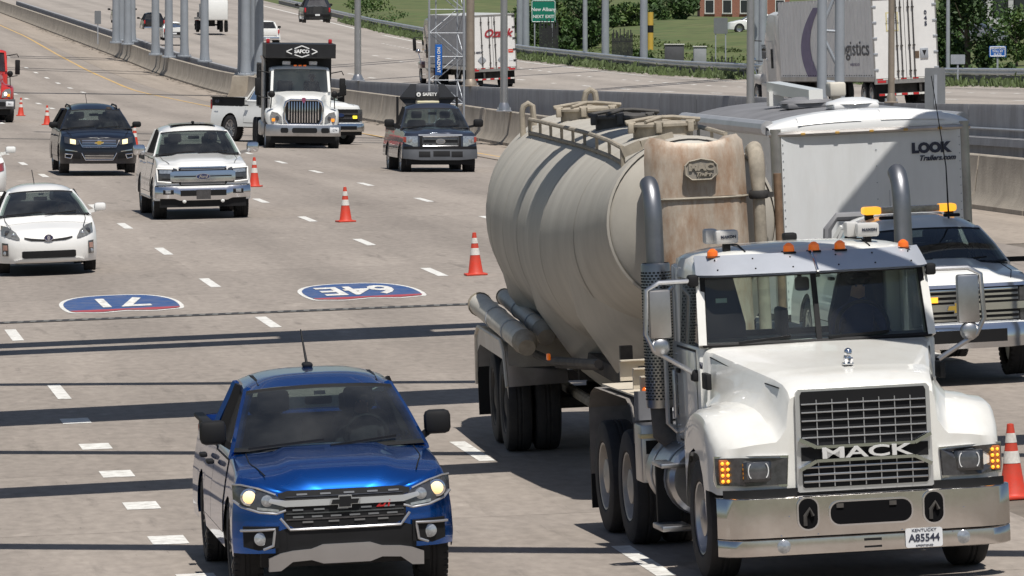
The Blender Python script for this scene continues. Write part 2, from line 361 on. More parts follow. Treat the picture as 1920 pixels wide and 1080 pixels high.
# land: one sheet reaching the horizon
GRASS = M('mown_grass', (.07, .10, .028), .95, var=.45, scale=.6, dirt=(.16, .14, .06), damt=.75, dscale=.22, bump=.6, bscale=3)
def land(X, Y):
    r = X-RAIL(Y); b = zf(RAIL(Y), Y)-.12
    return b+max(0, min(1.7, .75-b if b < .7 else .05, (r-3)*.055))+.0+.35*.25*math.sin(X*.21+Y*.05)*min(1, max(0, r/12))
rows = []
for Y in list(np.arange(150, 700, 12.0))+[720, 780, 850, 950]:
    rows.append([(RAIL(Y)+.38+t, Y, land(RAIL(Y)+.38+t, Y)) for t in (0, 1, 2.5, 5, 9, 15, 24, 36, 50, 75, 120, 300)])
obj('grass_slope', MB().grid(rows), GRASS, kind='structure', fix=False)
obj('ground', MB().grid([[(x, y, -7 if y < 1000 else -2) for x in (-6000, -500, 500, 6000)] for y in (-400, 990, 1010, 9000)]), M('distant_ground', (.10, .11, .06), .95, var=.3, scale=.02), kind='structure', fix=False)
# ------------------------------------------------------------------ barriers
barrier = thing('median_barrier', 'long sloped concrete barrier along the edge of the near carriageway', 'barrier', (0, 0, 0))
PR = [(-.02, -.1), (-.02, .09), (.15, .34), (.225, 1.06), (.25, 1.085), (.40, 1.085), (.425, 1.06), (.5, .34), (.67, .09), (.67, -.1)]
def seg(name, Ya, Yb, mat, parent, prof, xf, zfun, st=4.0):
    Ys = np.linspace(Ya, Yb, max(2, int((Yb-Ya)/st)+1)); m = MB()
    m.grid([[(xf(Y)+x, Y, zfun(Y)+z) for x, z in prof] for Y in Ys], closed=True)
    for Y, fl in ((Ya, 0), (Yb, 1)): m.fan([(xf(Y)+x, Y, zfun(Y)+z) for x, z in (prof if fl else prof[::-1])])
    return obj(name, m, mat, parent, smooth=30)
y = 96.0; i = 0
while y < 700:
    Ls = 6.05 if y < 260 else 12.0
    seg('barrier_segment', y+.025, y+Ls-(.10 if i % 3 == 0 and y < 260 else .025), BARR, barrier, PR, XB, d_); y += Ls; i += 1
y = 204.4
wall = thing('median_wall', 'tall shaded concrete wall between the two carriageways', 'wall', (0, 0, 0))
y = 130.0
while y < 640:
    Ls = 6 if y < 370 else 15; m = MB(); a, b = y+.02, y+Ls-.02
    cs = [[(wall_x(Y)+x, Y, z) for x, z in ((0, d_(Y)-.3), (0, wall_top(Y)-.1), (.02, wall_top(Y)), (.3, wall_top(Y)), (.32, wall_top(Y)-.1), (.32, d_(Y)-.3))] for Y in np.linspace(a, b, 3)]
    m.grid(cs, closed=True); m.fan(cs[0][::-1]); m.fan(cs[-1])
    obj('wall_panel', m, WALLM, wall, smooth=20); y += Ls
# ledge and conduit low on the wall at the right of the frame
obj('ledge', MB().grid([[(wall_x(Y)-dx, Y, d_(Y)+z) for dx, z in ((.0, .75), (.22, .72), (.24, .5), (.0, .5))] for Y in np.linspace(150, 215, 8)]), WALLM, wall)
obj('conduit', MB().tube([(wall_x(Y)-.1, Y, d_(Y)+.98) for Y in np.linspace(150, 214, 8)], .035, 6), STEEL, wall)
# guardrail on the far side
GAL = M('guardrail_steel', (.62, .64, .66), .35, .7, var=.12)
guard = thing('guardrail', 'weathered steel guardrail above the weeds on the far side of the road', 'guardrail', (0, 0, 0))
gz = lambda Y: zf(RAIL(Y), Y)
m = MB(); prof = [(0, .52), (-.06, .57), (-.06, .63), (0, .68), (-.06, .73), (-.06, .79), (0, .84), (.02, .84)]
Yg = np.arange(200, 760, 6.0)
m.grid([[(RAIL(Y)+x, Y, gz(Y)+z) for x, z in prof] for Y in Yg]); obj('rail', m, GAL, guard, fix=False)
obj('backing_rail', MB().grid([[(RAIL(Y)+.03+x, Y, gz(Y)+z) for x, z in ((0, .12), (0, .5))] for Y in Yg]), M('dark_rail_steel', (.10, .105, .11), .6, .4), guard, fix=False)
for Y in Yg[:-20:1]:
    if at(1000, Y)-4 < RAIL(Y) < at(1960, Y): obj('guardrail_post', MB().box(RAIL(Y)+.05, RAIL(Y)+.2, Y-.08, Y+.08, gz(Y)-.1, gz(Y)+.8), STEEL, guard, smooth=0)
# ------------------------------------------------------------------ gantries, poles
POST = M('gantry_steel_paint', (.30, .325, .355), .45, .2, var=.08, scale=1.5)
def column(mb, X, Y, z, h, r=.24, fl=True, n=16):
    mb.lathe([(r*1.75, z), (r*1.75, z+.07), (r*1.2, z+.1), (r*1.05, z+.5), (r, z+.8), (r*.82, z+h)], (X, Y, 0), n=n)
    return mb
def gantry(lab, feet, h, beams, r=.24, group='overhead gantries', depth=1.0):
    X, Y, z = feet[0]; t = thing('overhead_gantry', lab, 'gantry', (X, Y, z), group)
    for (x, y, zz) in feet:
        obj('column', column(MB(), x-X, y-Y, zz-z, h-zz, r), POST, t)
        b = MB()
        for a in range(8): b.cyl((x-X+r*1.5*math.cos(a*.785), y-Y+r*1.5*math.sin(a*.785), zz-z+.06), (x-X+r*1.5*math.cos(a*.785), y-Y+r*1.5*math.sin(a*.785), zz-z+.16), .03, 6)
        obj('base_bolts', b, STEEL, t, kind='stuff')
    for (a, b, w, hh) in beams:
        obj('beam', MB().bar(Vector(a)-Vector((X, Y, z)), Vector(b)-Vector((X, Y, z)), w, hh), POST, t, smooth=0)
    return t
def nb(px, Y): return (at(px, Y), Y, d_(Y)+1.085)             # on the near barrier
def wb(px, Y): return (at(px, Y), Y, wall_top(Y))
def rb(px, Y): return (at(px, Y), Y, zf(at(px, Y), Y)-.15)
def rig(lab, n1, n2, w1, w2, f1, f2, h=7.6):
    feet = [n1, n2, w1, w2, f1, f2]; bm = []
    for a, b in ((n1, f1), (n2, f2)):
        A, B = Vector((a[0], a[1], h)), Vector((b[0], b[1], h)); D = (B-A).normalized()
        bm.append((A-D*34, B+D*.5, .4, .4)); bm.append((A-D*34+Vector((0, 0, -1.1)), B+Vector((0, 0, -1.1)), .3, .3))
        for k in range(-14, 12):
            q = A+D*(2.2*k)
            if (q-A).dot(D) < (B-A).length: bm.append((q+Vector((0, 0, -1.0)), q+D*2.2, .12, .12))
    return gantry(lab, feet, h+.2, bm)
rig('grey gantry legs on the far barrier, farthest group from the camera', nb(218, 437.5), nb(240, 433), wb(228, 444), wb(248, 440), rb(975, 474), rb(986, 468))
rig('grey gantry legs on the barrier in front of the white car, middle group', nb(292, 403), nb(317, 396), wb(346, 397), wb(384, 381), rb(1135, 425), rb(1207, 408))
rig('grey gantry legs on the barrier directly left of the black dump body', nb(455, 338), nb(461, 336.5), wb(478, 343), wb(486, 340), rb(1418, 372), rb(1430, 369))
for p in ((455, 338), (458, 337)):                         # widened plinth under the nearest legs
    pass
X, Y, z = nb(457, 338); pl = MB()
pl.prism([(X-.75, d_(Y)-.1), (X-.5, d_(Y)+.5), (X-.42, d_(Y)+1.08), (X+.62, d_(Y)+1.08), (X+.7, d_(Y)+.5), (X+.9, d_(Y)-.1)], Y-3.5, Y+2.5, 'y')
obj('plinth', pl, BARR, barrier, smooth=0)
def light_pole(px, Y, z, r, lab, mat=POST, h=12, cat='pole', zb=None):
    X = at(px, Y); t = thing('light_pole', lab, cat, (X, Y, z), 'tall steel poles along the median')
    obj('shaft', MB().lathe([(r, .05), (r*.96, 2), (r*.6, h)], n=14), mat, t)
    obj('base_plate', MB().box(-r*2, r*2, -r*2, r*2, 0, .05, .01).lathe([(r*1.5, .05), (r*1.4, .18), (r*1.02, .3)], n=14), mat, t)
    b = MB()
    for sx in (-1, 1):
        for sy in (-1, 1): b.cyl((sx*r*1.6, sy*r*1.6, .04), (sx*r*1.6, sy*r*1.6, .14), .025, 6)
    obj('anchor_bolts', b, STEEL, t, kind='stuff')
    obj('mast_arm', MB().tube([(0, 0, h-.2), (-.6, .1, h+.3), (-2.6, .3, h+.5)], [r*.55, r*.5, r*.4], 8), mat, t)
    obj('lamp_head', MB().box(-3.3, -2.5, .15, .45, h+.42, h+.58, .04), STEEL, t)
    return t
BRN = M('weathered_pole_steel', (.30, .25, .20), .5, .4, var=.15)
SHN = M('bright_pole_steel', (.42, .42, .43), .3, .75, var=.1)
light_pole(671, 310, wall_top(310), .16, 'slim steel pole between the black dump body and the grille cab truck', SHN)
light_pole(882, 276, wall_top(276), .18, 'brownish steel pole in front of the red lettered trailer doors, left of a brighter pole', BRN)
light_pole(945, 221.6, d_(221.6)+1.085, .125, 'shiny steel pole with its foot on the near barrier right of the dark pickup', SHN)
light_pole(1407, 168, d_(168)+1.085, .1, 'pale steel pole left of the white trailer with the purple arc', SHN)
light_pole(1671, 205, wall_top(205), .1, 'rusty brown pole in front of the rear doors of the trailer with the purple arc', BRN)
light_pole(1097, 440, zf(9, 440), .16, 'thin pale pole beyond the guardrail right of the green sign', STEEL)
light_pole(1777, 330, zf(21, 330)-.1, .1, 'thin grey pole left of the big tree, by the blank sign', STEEL)
# braced legs in front of the trailer with the purple arc
Y = 224; z0 = zf(11, Y)
t = thing('braced_gantry', 'two braced grey gantry legs in front of the trailer with the purple arc', 'gantry', (at(1553, Y), Y, z0), 'overhead gantries')
xo = at(1553, Y)
for px in (1541, 1574): obj('column', MB().lathe([(.42, 0), (.42, .08), (.3, .4), (.2, 1.0), (.165, 1.6), (.15, 8)], (at(px, Y)-xo, 0, 0), n=16), POST, t)
a, b = at(1541, Y)-xo, at(1574, Y)-xo
zz = lambda py: H-(py-YH)*Y/F-z0
for p, q, w in (((a, 0, zz(57)), (b, 0, zz(59)), .1), ((a, 0, zz(65)), (b, 0, zz(132)), .12), ((a, 0, zz(152)), (b, 0, zz(155)), .12), ((a, 0, zz(50)), (b, 0, zz(-30)), .12)):
    obj('brace', MB().tube([p, q], w/2, 8), POST, t)
for j, zt in enumerate((7.6, 6.6)): obj('beam', MB().bar((-26, 8, zt), (14, -4, zt), .3, .3), POST, t, smooth=0)
# overhead gantries above the near lanes (out of the frame, their shadows cross the road)
def overhead(lab, gl, gr, h, w, th, ext=(0, 0), legs=True, slit=False):
    """gl/gr: ends of the shadow on the ground; the beam hangs at height h towards the sun"""
    off = Vector((sunv.x, sunv.y, 0))/sunv.z
    P = [Vector((x, y, 0))+off*(h-zg(x, y))+Vector((0, 0, h)) for x, y in (gl, gr)]
    D = (P[1]-P[0]).normalized(); A, B = P[0]-D*ext[0], P[1]+D*ext[1]
    o = Vector((A.x, A.y, h)); t = thing('overhead_gantry', lab, 'gantry', o, 'overhead gantries above the near lanes')
    sid = Vector((-D.y, D.x, 0))
    if slit:
        obj('beam', MB().bar(A-o-sid*(w*.32), B-o-sid*(w*.32), w*.34, th), POST, t, smooth=0); obj('beam', MB().bar(A-o+sid*(w*.3), B-o+sid*(w*.3), w*.36, th), POST, t, smooth=0)
        n = 13
        for i in range(n):
            q = A+(B-A)*(i+.5)/n
            if i % 3 != 1: obj('tie_plate', MB().bar(q-o-sid*w*.4-D*.0, q-o+sid*w*.4, 1.5 if i % 2 else 2.2, .08), POST, t, smooth=0)
    else: obj('beam', MB().bar(A-o, B-o, w, th), POST, t, smooth=0)
    if legs: obj('column', MB().lathe([(.24, -h-.6), (.2, 0)], (B.x-o.x, B.y-o.y, 0), n=12), POST, t) if ext[1] > 8 else obj('column', MB().lathe([(.24, -h-1.2), (.2, 0)], (0, 0, 0), n=12), POST, t)
    return t
overhead('wide overhead gantry deck casting the broad shadow behind the blue pickup', (-7.33, 97.7), (-.92, 98.0), 8.6, 2.9, .5, (22, 13), slit=True)
overhead('slim overhead beam casting the thin shadow just behind the blue pickup roof', (-6.7, 89.4), (-.67, 85.9), 8.2, .38, .3, (22, 9))
overhead('deep overhead walkway casting the broad shadow beside the blue pickup cab', (-6.19, 82.5), (-.78, 83.1), 8.4, 2.6, .5, (22, 9))
overhead('slim overhead beam casting the thin shadow beside the blue pickup door', (-5.75, 76.7), (-.34, 73.4), 8.2, .36, .3, (22, 9))
overhead('overhead box beam casting the middle shadow beside the blue pickup', (-5.3, 70.7), (-.72, 71.3), 8.2, 1.25, .4, (22, 9))
overhead('overhead beam casting the nearest shadow beside the blue pickup bumper', (-4.82, 64.2), (-.53, 61.8), 8.2, .42, .35, (22, 6))
# skewed beam whose shade crosses the cargo trailer's front
overhead('skewed overhead beam casting the diagonal shade on the cargo trailer', (5.71, 89.69), (4.65, 88.9), 8.0, .75, .5, (7.5, .5), legs=False)
# ------------------------------------------------------------------ cones
CONO = M('cone_orange', (.60, .045, .02), .55, var=.12, scale=8, dirt=(.25, .10, .07), damt=.5, dscale=7); CONW = M('cone_reflective_white', (.70, .68, .63), .4, var=.15, scale=20, dirt=(.35, .3, .26), damt=.5, dscale=9)
def cone_set():
    t = thing('traffic_cone', '', 'traffic cone', group='traffic cones along the lane closure')
    obj('base', MB().box(-.18, .18, -.18, .18, 0, .035, .012), CONO, t)
    r = lambda z: .125-.095*(z-.035)/.68
    obj('cone_body', MB().lathe([(r(.035)+.012, .035), (r(.05), .055), (r(.34), .34), (r(.46), .46), (r(.53), .53), (r(.66), .66), (r(.70), .71), (.012, .715)], n=20), CONO, t)
    for a, b in ((.34, .455), (.535, .625)): obj('reflective_band', MB().lathe([(r(a)+.003, a), (r(b)+.003, b)], n=20), CONW, t)
    return t
def copy_tree(o, parent=None):
    c = o.copy(); COL.objects.link(c)
    if parent: c.parent = parent
    for ch in o.children: copy_tree(ch, c)
    return c
c0 = cone_set(); first = True
for px, py, lab in ((892, 516, 'orange cone standing closest to the grey tank, left of it'), (648, 416, 'lone orange cone on the open road between the white pickup and the tank'),
                    (477, 350, 'orange cone right beside the chrome mirror of the white crew cab pickup'), (252, 277, 'orange cone half hidden behind the dark suv with its headlamps on'),
                    (88, 234, 'small orange cone left behind the dark suv, second from the red truck'), (39, 217, 'tiny orange cone next to the red truck bumper'),
                    (1902, 936, 'orange cone partly cut off behind the white tractor bumper at the frame edge')):
    c = c0 if first else copy_tree(c0); first = False
    P = hit(px, py); place(c, P.x, P.y, rnd.uniform(-.4, .4)); c['label'] = lab
# ------------------------------------------------------------------ road vehicles
_wm = {}
def wheel_meshes(r, w, kind, col):
    key = (r, w, kind, col.name)
    if key in _wm: return _wm[key]
    rr = r*(.66 if kind == 'car' else .60)
    h = w/2
    m = MB().lathe([(rr, -h*.8), (rr*1.06, -h*.95), (r*.86, -h), (r*.965, -h*.88), (r, -h*.66), (r, -h*.24), (r*.985, -h*.2), (r*.985, -h*.1), (r, -h*.06), (r, h*.06), (r*.985, h*.1), (r*.985, h*.2), (r, h*.24), (r, h*.66), (r*.965, h*.88), (r*.86, h), (rr*1.06, h*.95), (rr, h*.8)], axis='x', n=40)
    for i in range(40 if kind != 'truck' else 0):               # tread blocks on the shoulders
        a = 2*math.pi*i/40
        for s in (-1, 1):
            c = Vector((s*h*.8, math.cos(a)*r*.985, math.sin(a)*r*.985)); t = Vector((0, -math.sin(a), math.cos(a))); q = Vector((0, math.cos(a), math.sin(a)))
            m.obox(c, Vector((h*.17, 0, 0)), t*r*.045, q*r*.02)
    ty = obj('tyre', m, RUB); me_t = ty.data; bpy.data.objects.remove(ty)
    k = MB()
    if kind == 'car':
        k.lathe([(rr, -h*.85), (rr*.94, -h*.8), (rr*.88, -h*.35), (rr*.3, -h*.2), (rr*.25, -h*.55), (rr*.02, -h*.6)], axis='x', n=30)
        for i in range(6):
            a = 2*math.pi*i/6
            for da in (-.17, .17): k.bar((-h*.6, math.cos(a+da*.4)*rr*.2, math.sin(a+da*.4)*rr*.2), (-h*.8, math.cos(a+da)*rr*.93, math.sin(a+da)*rr*.93), rr*.09, h*.18, up=(1, 0, 0))
        k.lathe([(rr*.92, h*.6), (rr*.3, h*.3), (.01, h*.3)], axis='x', n=20)
    else:
        k.lathe([(rr, -h*.9), (rr*.95, -h*.86), (rr*.9, -h*.4), (rr*.55, -h*.25), (rr*.5, -h*.75), (rr*.3, -h*.85), (.01, -h*.9)], axis='x', n=30)
        k.lathe([(rr, h*.9), (rr*.9, h*.3), (.01, h*.2)], axis='x', n=24)
    ri = obj('rim', k, col); me_r = ri.data; bpy.data.objects.remove(ri)
    _wm[key] = (me_t, me_r); return _wm[key]
HOLE = M('rim_hole_dark', (.03, .03, .03), .8)
def wheel(par, x, y, r, w, kind='car', col=None, z=None):
    col = col or ALU; a, b = wheel_meshes(r, w, kind, col)
    o = obj('wheel', a, None, par, loc=(x, y, r if z is None else z)); q = obj('rim', b, None, o)
    if x > 0: o.rotation_euler = (0, 0, math.pi)
    if kind == 'truck':
        hm = MB(); rr = r*.6
        for i in range(10):
            t = 2*math.pi*i/10+.2; hm.cyl((-w*.5*.36, math.cos(t)*rr*.74, math.sin(t)*rr*.74), (-w*.5*.2, math.cos(t)*rr*.74, math.sin(t)*rr*.74), rr*.10, 10)
        obj('hand_hole', hm, HOLE, o, kind='stuff')
    return o
def interp(T, v): return float(np.interp(v, [a for a, b in T], [b for a, b in T]))
class Car:
    """a road car seen mainly from the front: skirt lofted round a plan outline, hood, glasshouse, fittings"""
    def __init__(s, name, label, cat, P, group=None):
        s.P = P; s.t = thing(name, label, cat, group=group); s.w = P['W']/2; s.L = P['L']; s.paint = P['paint']
        s.T = P.get('T', [(0, .05), (.25, .02), (.5, 0), (.75, .01), (.95, .045), (1.2, .10)])
        s.build()
    def F0(s, x):
        q = abs(x)/s.w; return s.P['bow']*q**2.2+s.P.get('cr', .18)*q**8
    def S(s, z): return interp(s.P['S'], z)
    def Fz(s, x, z): return s.F0(x)+s.S(z)
    def top(s, y): return interp(s.P['top'], y)
    def build(s):
        P, t, w, L = s.P, s.t, s.w, s.L
        ax = [P['fo'], P['fo']+P['wb']]; ra = P['r']+P.get('arch', .06); zw = P['r']
        cols = []                                              # (x, y, front?)
        nF = 14
        for i in range(nF):
            x = w*math.sin(i/(nF-1)*math.pi/2); cols.append((x, s.F0(x), 1.0, None))
        yF = s.F0(w); ys = set(np.linspace(yF+.06, L-.16, 16).tolist())
        for a in ax:
            ys = {y for y in ys if abs(y-a) > ra+.03}
            for q in (-1.0, -.97, -.9, -.75, -.5, -.25, 0, .25, .5, .75, .9, .97, 1.0): ys.add(a+q*ra)
            ys.add(a-ra-.015); ys.add(a+ra+.015)
        for y in sorted(ys): cols.append((w, y, max(0, 1-(y-yF)/.45), 1))
        for i in range(7):
            x = w*math.cos(i/6*math.pi/2); cols.append((x, L-.14*(x/w)**6, 0, 2))
        TT = [0, .05, .15, .3, .45, .6, .72, .82, .9, .955, .985, 1]
        s.cols = cols; rows = []; tops = []
        for x, y, fr, side in cols:
            zb = P['zb']; 
            if fr > 0 and side is None: zb = P.get('zbf', zb)
            if side == 1:
                for a in ax:
                    if abs(y-a) <= ra: zb = max(zb, zw+math.sqrt(max(0, ra*ra-(y-a)**2)))
            zt = s.top(y); r = []
            for q in TT:
                z = zb+(zt-zb)*q; ins = interp(s.T, z)+(.045 if q == 1 else .018 if q > .98 else .006 if q > .95 else 0)
                r.append((x*(w-ins)/w, y+s.S(z)*fr+(.02 if q == 1 and side is None else 0), z))
            rows.append(r); tops.append(r[-1])
        m = MB(); m.grid(rows); m.grid([[(-x, y, z) for x, y, z in r] for r in rows])
        # hood
        ycowl = P['cowl']; hr = [(x, y, z) for (x, y, z), c in zip(tops, cols) if y <= ycowl+.001 and c[3] != 2]
        cr = P.get('crown', .05); N = 16; bulge = P.get('bulge', 0)
        def across(p, cr_, bl=0):
            out = []
            for k in range(N+1):
                v = -1+2*k/N; x = p[0]*v
                fade = min(1, max(0, (p[1]-.02)/.25))
                bz = bl*fade*(1 if abs(v) < .5 else max(0, 1-(abs(v)-.5)/.14))
                out.append((x, p[1], p[2]+cr_*(1-v*v)*fade+bz))
            return out
        hoodr = [across(p, cr, bulge) for p in hr[1:]]
        front = [(x, s.F0(x)+s.S(hr[0][2])*1+.02, hr[0][2]) for x in np.linspace(-.02, .02, N+1)]
        # bow the cowl edge
        last = hoodr[-1]; bw = P.get('wsbow', .14)
        hoodr.append([(x, ycowl+.05, z+.0) for x, y, z in last])
        m.grid([front]+hoodr)
        # rear deck (sedans, closed backs)
        if P.get('deck'):
            y0 = P['deck']; m.grid([across(p, .03) for p, c in zip(tops, cols) if p[1] >= y0 and p[0] > .02])
        s.body = obj('body', m, s.paint, t, smooth=40)
        if not P.get('plain'):
            yy = np.linspace(s.F0(w*.8)+.16, ycowl-.02, 8)
            for sx in (-1, 1):
                pts = []
                for y in yy:
                    z = s.top(y); xe = (w-interp(s.T, z)-.045)*min(1, .86+.14*(y-yy[0])/.5); v = .90
                    pts.append((sx*xe*v, y, z+cr*(1-v*v)*min(1, y/.25)+.001))
                obj('hood_seam', MB().tube(pts, .006, 5), BLK, t)
        # under body
        u = MB().box(-w+.3, w-.3, .25, L-.3, P['zb']-.04, P['zb']+.45).box(-w+.08, w-.08, ax[0]+ra+.02, ax[1]-ra-.02, P['zb']-.0, P['zb']+.3); obj('underbody', u, BLK, t, smooth=0)
        for a in ax:
            for sx in (-1, 1): wheel(t, sx*(w-P.get('tw', .25)/2-.02), a, P['r'], P.get('tw', .25), col=P.get('rim', ALU))
        if P.get('flare'):
            for a in ax:
                for sx in (-1, 1):
                    pts = [(sx*(w+.012), a+math.cos(q)*(ra+.02), zw+math.sin(q)*(ra+.02)) for q in np.linspace(-.15, math.pi+.15, 16)]
                    obj('fender_flare', MB().tube(pts, .032, 6), BLK, t)
        # interior tub
        bz = P['belt']; wb = P['wbase']; wt = P['wtop']; yA, yT, yR, yC = ycowl, P['wst'], P['roofend'], P['rearbase']; zr = P['roof']
        zA = s.top(ycowl)+.02; zT = P['wstz']; rez = P.get('rearz', zr-.09)
        obj('cabin_floor', MB().box(-wb+.03, wb-.03, yA-.1, yC, bz-.55, bz-.45), DRK, t, smooth=0)
        obj('dashboard', MB().grid([[(x, yA+.02+dy-.12*(1-(x/wb)**2), zA-.05+dz) for x in np.linspace(-wb+.06, wb-.06, 9)] for dy, dz in ((-.1, -.02), (.2, .02), (.38, .0), (.46, -.1), (.46, -.45))]), DRK, t)
        ysf = yA+1.05
        for sx in (-1, 1):
            se = obj('seat', MB().box(sx*.38-.25, sx*.38+.25, ysf-.5, ysf+.05, bz-.45, bz-.25, .06).box(sx*.38-.25, sx*.38+.25, ysf, ysf+.16, bz-.3, bz+.22, .07), SEAT, t)
            obj('headrest', MB().box(sx*.38-.14, sx*.38+.14, ysf+.05, ysf+.15, bz+.26, bz+.45, .04), SEAT, se)
        if yC-ysf > 1.0: obj('rear_seat', MB().box(-wb+.15, wb-.15, yC-.75, yC-.58, bz-.4, bz+.2, .06).box(-.55, -.25, yC-.72, yC-.62, bz+.2, bz+.36, .03).box(.25, .55, yC-.72, yC-.62, bz+.2, bz+.36, .03), SEAT, t)
        obj('steering_wheel', MB().lathe([(.185+.016*math.cos(q), .016*math.sin(q)) for q in np.linspace(0, 2*math.pi, 9)], (.38, yA+.55, bz+.05), axis='y', n=24), BLK, t)
        obj('rear_view_mirror', MB().box(-.12, .12, yT+.06, yT+.1, zT-.15, zT-.08, .02), BLK, t)
        # glasshouse
        bt = P.get('topbow', .10)
        def wsb(v): return Vector((wb*v, yA+.02-bw*(1-v*v)+.0, zA))
        def wst(v): return Vector((wt*v, yT-bt*(1-v*v), zT+.035*(1-v*v)))
        ws = [[wsb(v).lerp(wst(v), q)+Vector((0, -.03*math.sin(q*math.pi), .02*math.sin(q*math.pi))) for v in np.linspace(-1, 1, 13)] for q in np.linspace(0, 1, 7)]
        obj('windshield', MB().grid(ws), P.get('wsglass', GLS), t, fix=False)
        # black frit border
        fr = MB(); e = Vector((0, -.004, .003))
        fr.grid([[wsb(v)+e, wsb(v).lerp(wst(v), .07)+e] for v in np.linspace(-1, 1, 13)]); fr.grid([[wst(v)+e, wst(v).lerp(wsb(v), .06)+e] for v in np.linspace(-1, 1, 13)])
        obj('windshield_border', fr, BLK, t, fix=False)
        wi = MB()
        for x0, x1 in ((-wb*.85, -.05), (0, wb*.72)): wi.bar(wsb(x0/wb)+Vector((0, -.03, .03)), wsb(x1/wb).lerp(wst(x1/wb), .10)+Vector((0, -.035, .03)), .02, .02)
        obj('wiper', wi, BLK, t, smooth=0, kind='stuff')
        # cowl panel
        obj('cowl', MB().grid([[(wb*v, yA+.06-bw*(1-v*v)*1.0+dy, zA+dz) for v in np.linspace(-1, 1, 13)] for dy, dz in ((-.12, -.06), (-.02, -.012))]), BLK, t)
        # roof
        wr = P.get('wroof', wt)
        def re(y):                                              # roof half width and side height
            q = (y-yT)/(yR-yT); return wt+(wr-wt)*q, zT+(rez-zT)*q*q+(zr-.06-zT)*4*q*(1-q)*.55
        rr_ = []
        for q in np.linspace(0, 1, 10):
            y = yT+(yR-yT)*q; hw, zs = re(y); row = []
            for v in np.linspace(-1, 1, 15):
                a = abs(v); zc = zs+(zr-zs if .12 < q < .9 else (.035 if q < .5 else .02)+(zr-zs-.035)*(.5 if .05 < q < .95 else 0))*(1-a**3.2)
                row.append((hw*v*(1.0), y-(bt*(1-v*v)*(1-q)), zc))
            rr_.append([(row[0][0]-.02, row[0][1], row[0][2]-.06)]+row+[(row[-1][0]+.02, row[-1][1], row[-1][2]-.06)])
        obj('roof', MB().grid(rr_), P.get('roofpaint', s.paint), t, smooth=50)
        if P.get('sunroof'):
            obj('sunroof', MB().grid([[(v*wt*.68, y, zr+.012-.02*v*v) for v in np.linspace(-1, 1, 7)] for y in np.linspace(yT+.12, yR-.3, 4)]), M('sunroof_glass', (.02, .022, .025), .05, coat=1), t)
        if P.get('rails'):
            for sx in (-1, 1):
                obj('roof_rail', MB().tube([(sx*(wt-.06), yT+.15, zT+.03), (sx*(wt-.06), yT+.4, zr-.045), (sx*(wt-.06), yR-.6, zr-.03), (sx*(wt-.06), yR-.2, zr-.09)], .024, 8), P['rails'], t)
        pil = s.paint
        for sx in (-1, 1):
            obj('front_pillar', MB().tube([wsb(sx)+Vector((sx*-.005, .035, -.04)), wsb(sx).lerp(wst(sx), .5)+Vector((-sx*.012, .05, .0)), wst(sx)+Vector((-sx*.02, .08, -.012))], [.052, .046, .05], 8), pil, t)
            rw = P.get('wrear', wr); pe = Vector((sx*wb*P.get('rb', .98), yC, bz)); pt = Vector((sx*wr, yR, rez-.02))
            obj('rear_pillar', MB().bar(pe, pt+Vector((-sx*.03, 0, 0)), .15, .05) if P.get('pickup') else MB().bar(pe, pt, .22, .07), pil, t, smooth=0)
            sill = Vector((sx*(wb+.01), yA, bz)); yB = P.get('bpost', (yT+yR)/2-.1); hb, zb_ = re(yB)
            obj('centre_pillar', MB().bar((sx*wb, yB+.08, bz), (sx*hb, yB, zb_-.03), .05, .12), BLK, t, smooth=0)
            for (ya, yb, nm) in ((yA+.1, yB-.02, 'side_window'), (yB+.1, yC-.1, 'side_window')):
                if yb-ya < .3: continue
                g = []
                for q in np.linspace(0, 1, 4):
                    row = []
                    for y in np.linspace(ya, yb, 6):
                        yt_ = yT+.08+(yR-yT-.1)*((y-yA)/(yC-yA)); hw, zs = re(yt_)
                        b = Vector((sx*(wb-.005), y, bz-.02)); u = Vector((sx*(hw-.0), max(y, yT+.05) if y < yB else min(y, yR), zs-.04))
                        if y < yT+.05: u = wst(sx).lerp(wsb(sx), (yT+.05-y)/(yT-yA+.05))+Vector((0, .06, -.03))
                        if y > yR: u = pt.lerp(pe, (y-yR)/(yC-yR+.01))
                        row.append(b.lerp(u, q))
                    g.append(row)
                obj(nm, MB().grid(g), GLD if nm == 'side_window' else GLS, t, fix=False)
            # doors
            zd0 = P['zb']+.14
            for (ya, yb) in ((yA+.12, yB+.06), (yB+.08, min(yC-.05, ax[1]-ra*.35) if not P.get('pickup') else yC-.04)):
                if yb-ya < .4 or P.get('plain'): continue
                def pan(o, g_):
                    return MB().grid([[(sx*(w-interp(s.T, z)+o), y, z) for y in (ya-g_, yb+g_)] for z in np.linspace(zd0-g_, min(s.top(ya), s.top(yb))-.06+g_, 8)])
                obj('door_seam', pan(.003, .012), BLK, t, fix=False); dr = obj('door', pan(.007, 0), s.paint, t, fix=False)
                zh = bz-.16
                obj('door_handle', MB().box(sx*(w-.03), sx*(w+.035), yb-.26, yb-.08, zh-.02, zh+.02, .012), P.get('handle', s.paint), dr)
        # rear window
        rg = [[Vector((v*wb*.9, yC, bz+.02)).lerp(Vector((v*wr*.9, yR+.02, rez-.03)), q) for v in np.linspace(-1, 1, 5)] for q in np.linspace(0, 1, 3)]
        obj('rear_window', MB().grid(rg), GLS, t, fix=False)
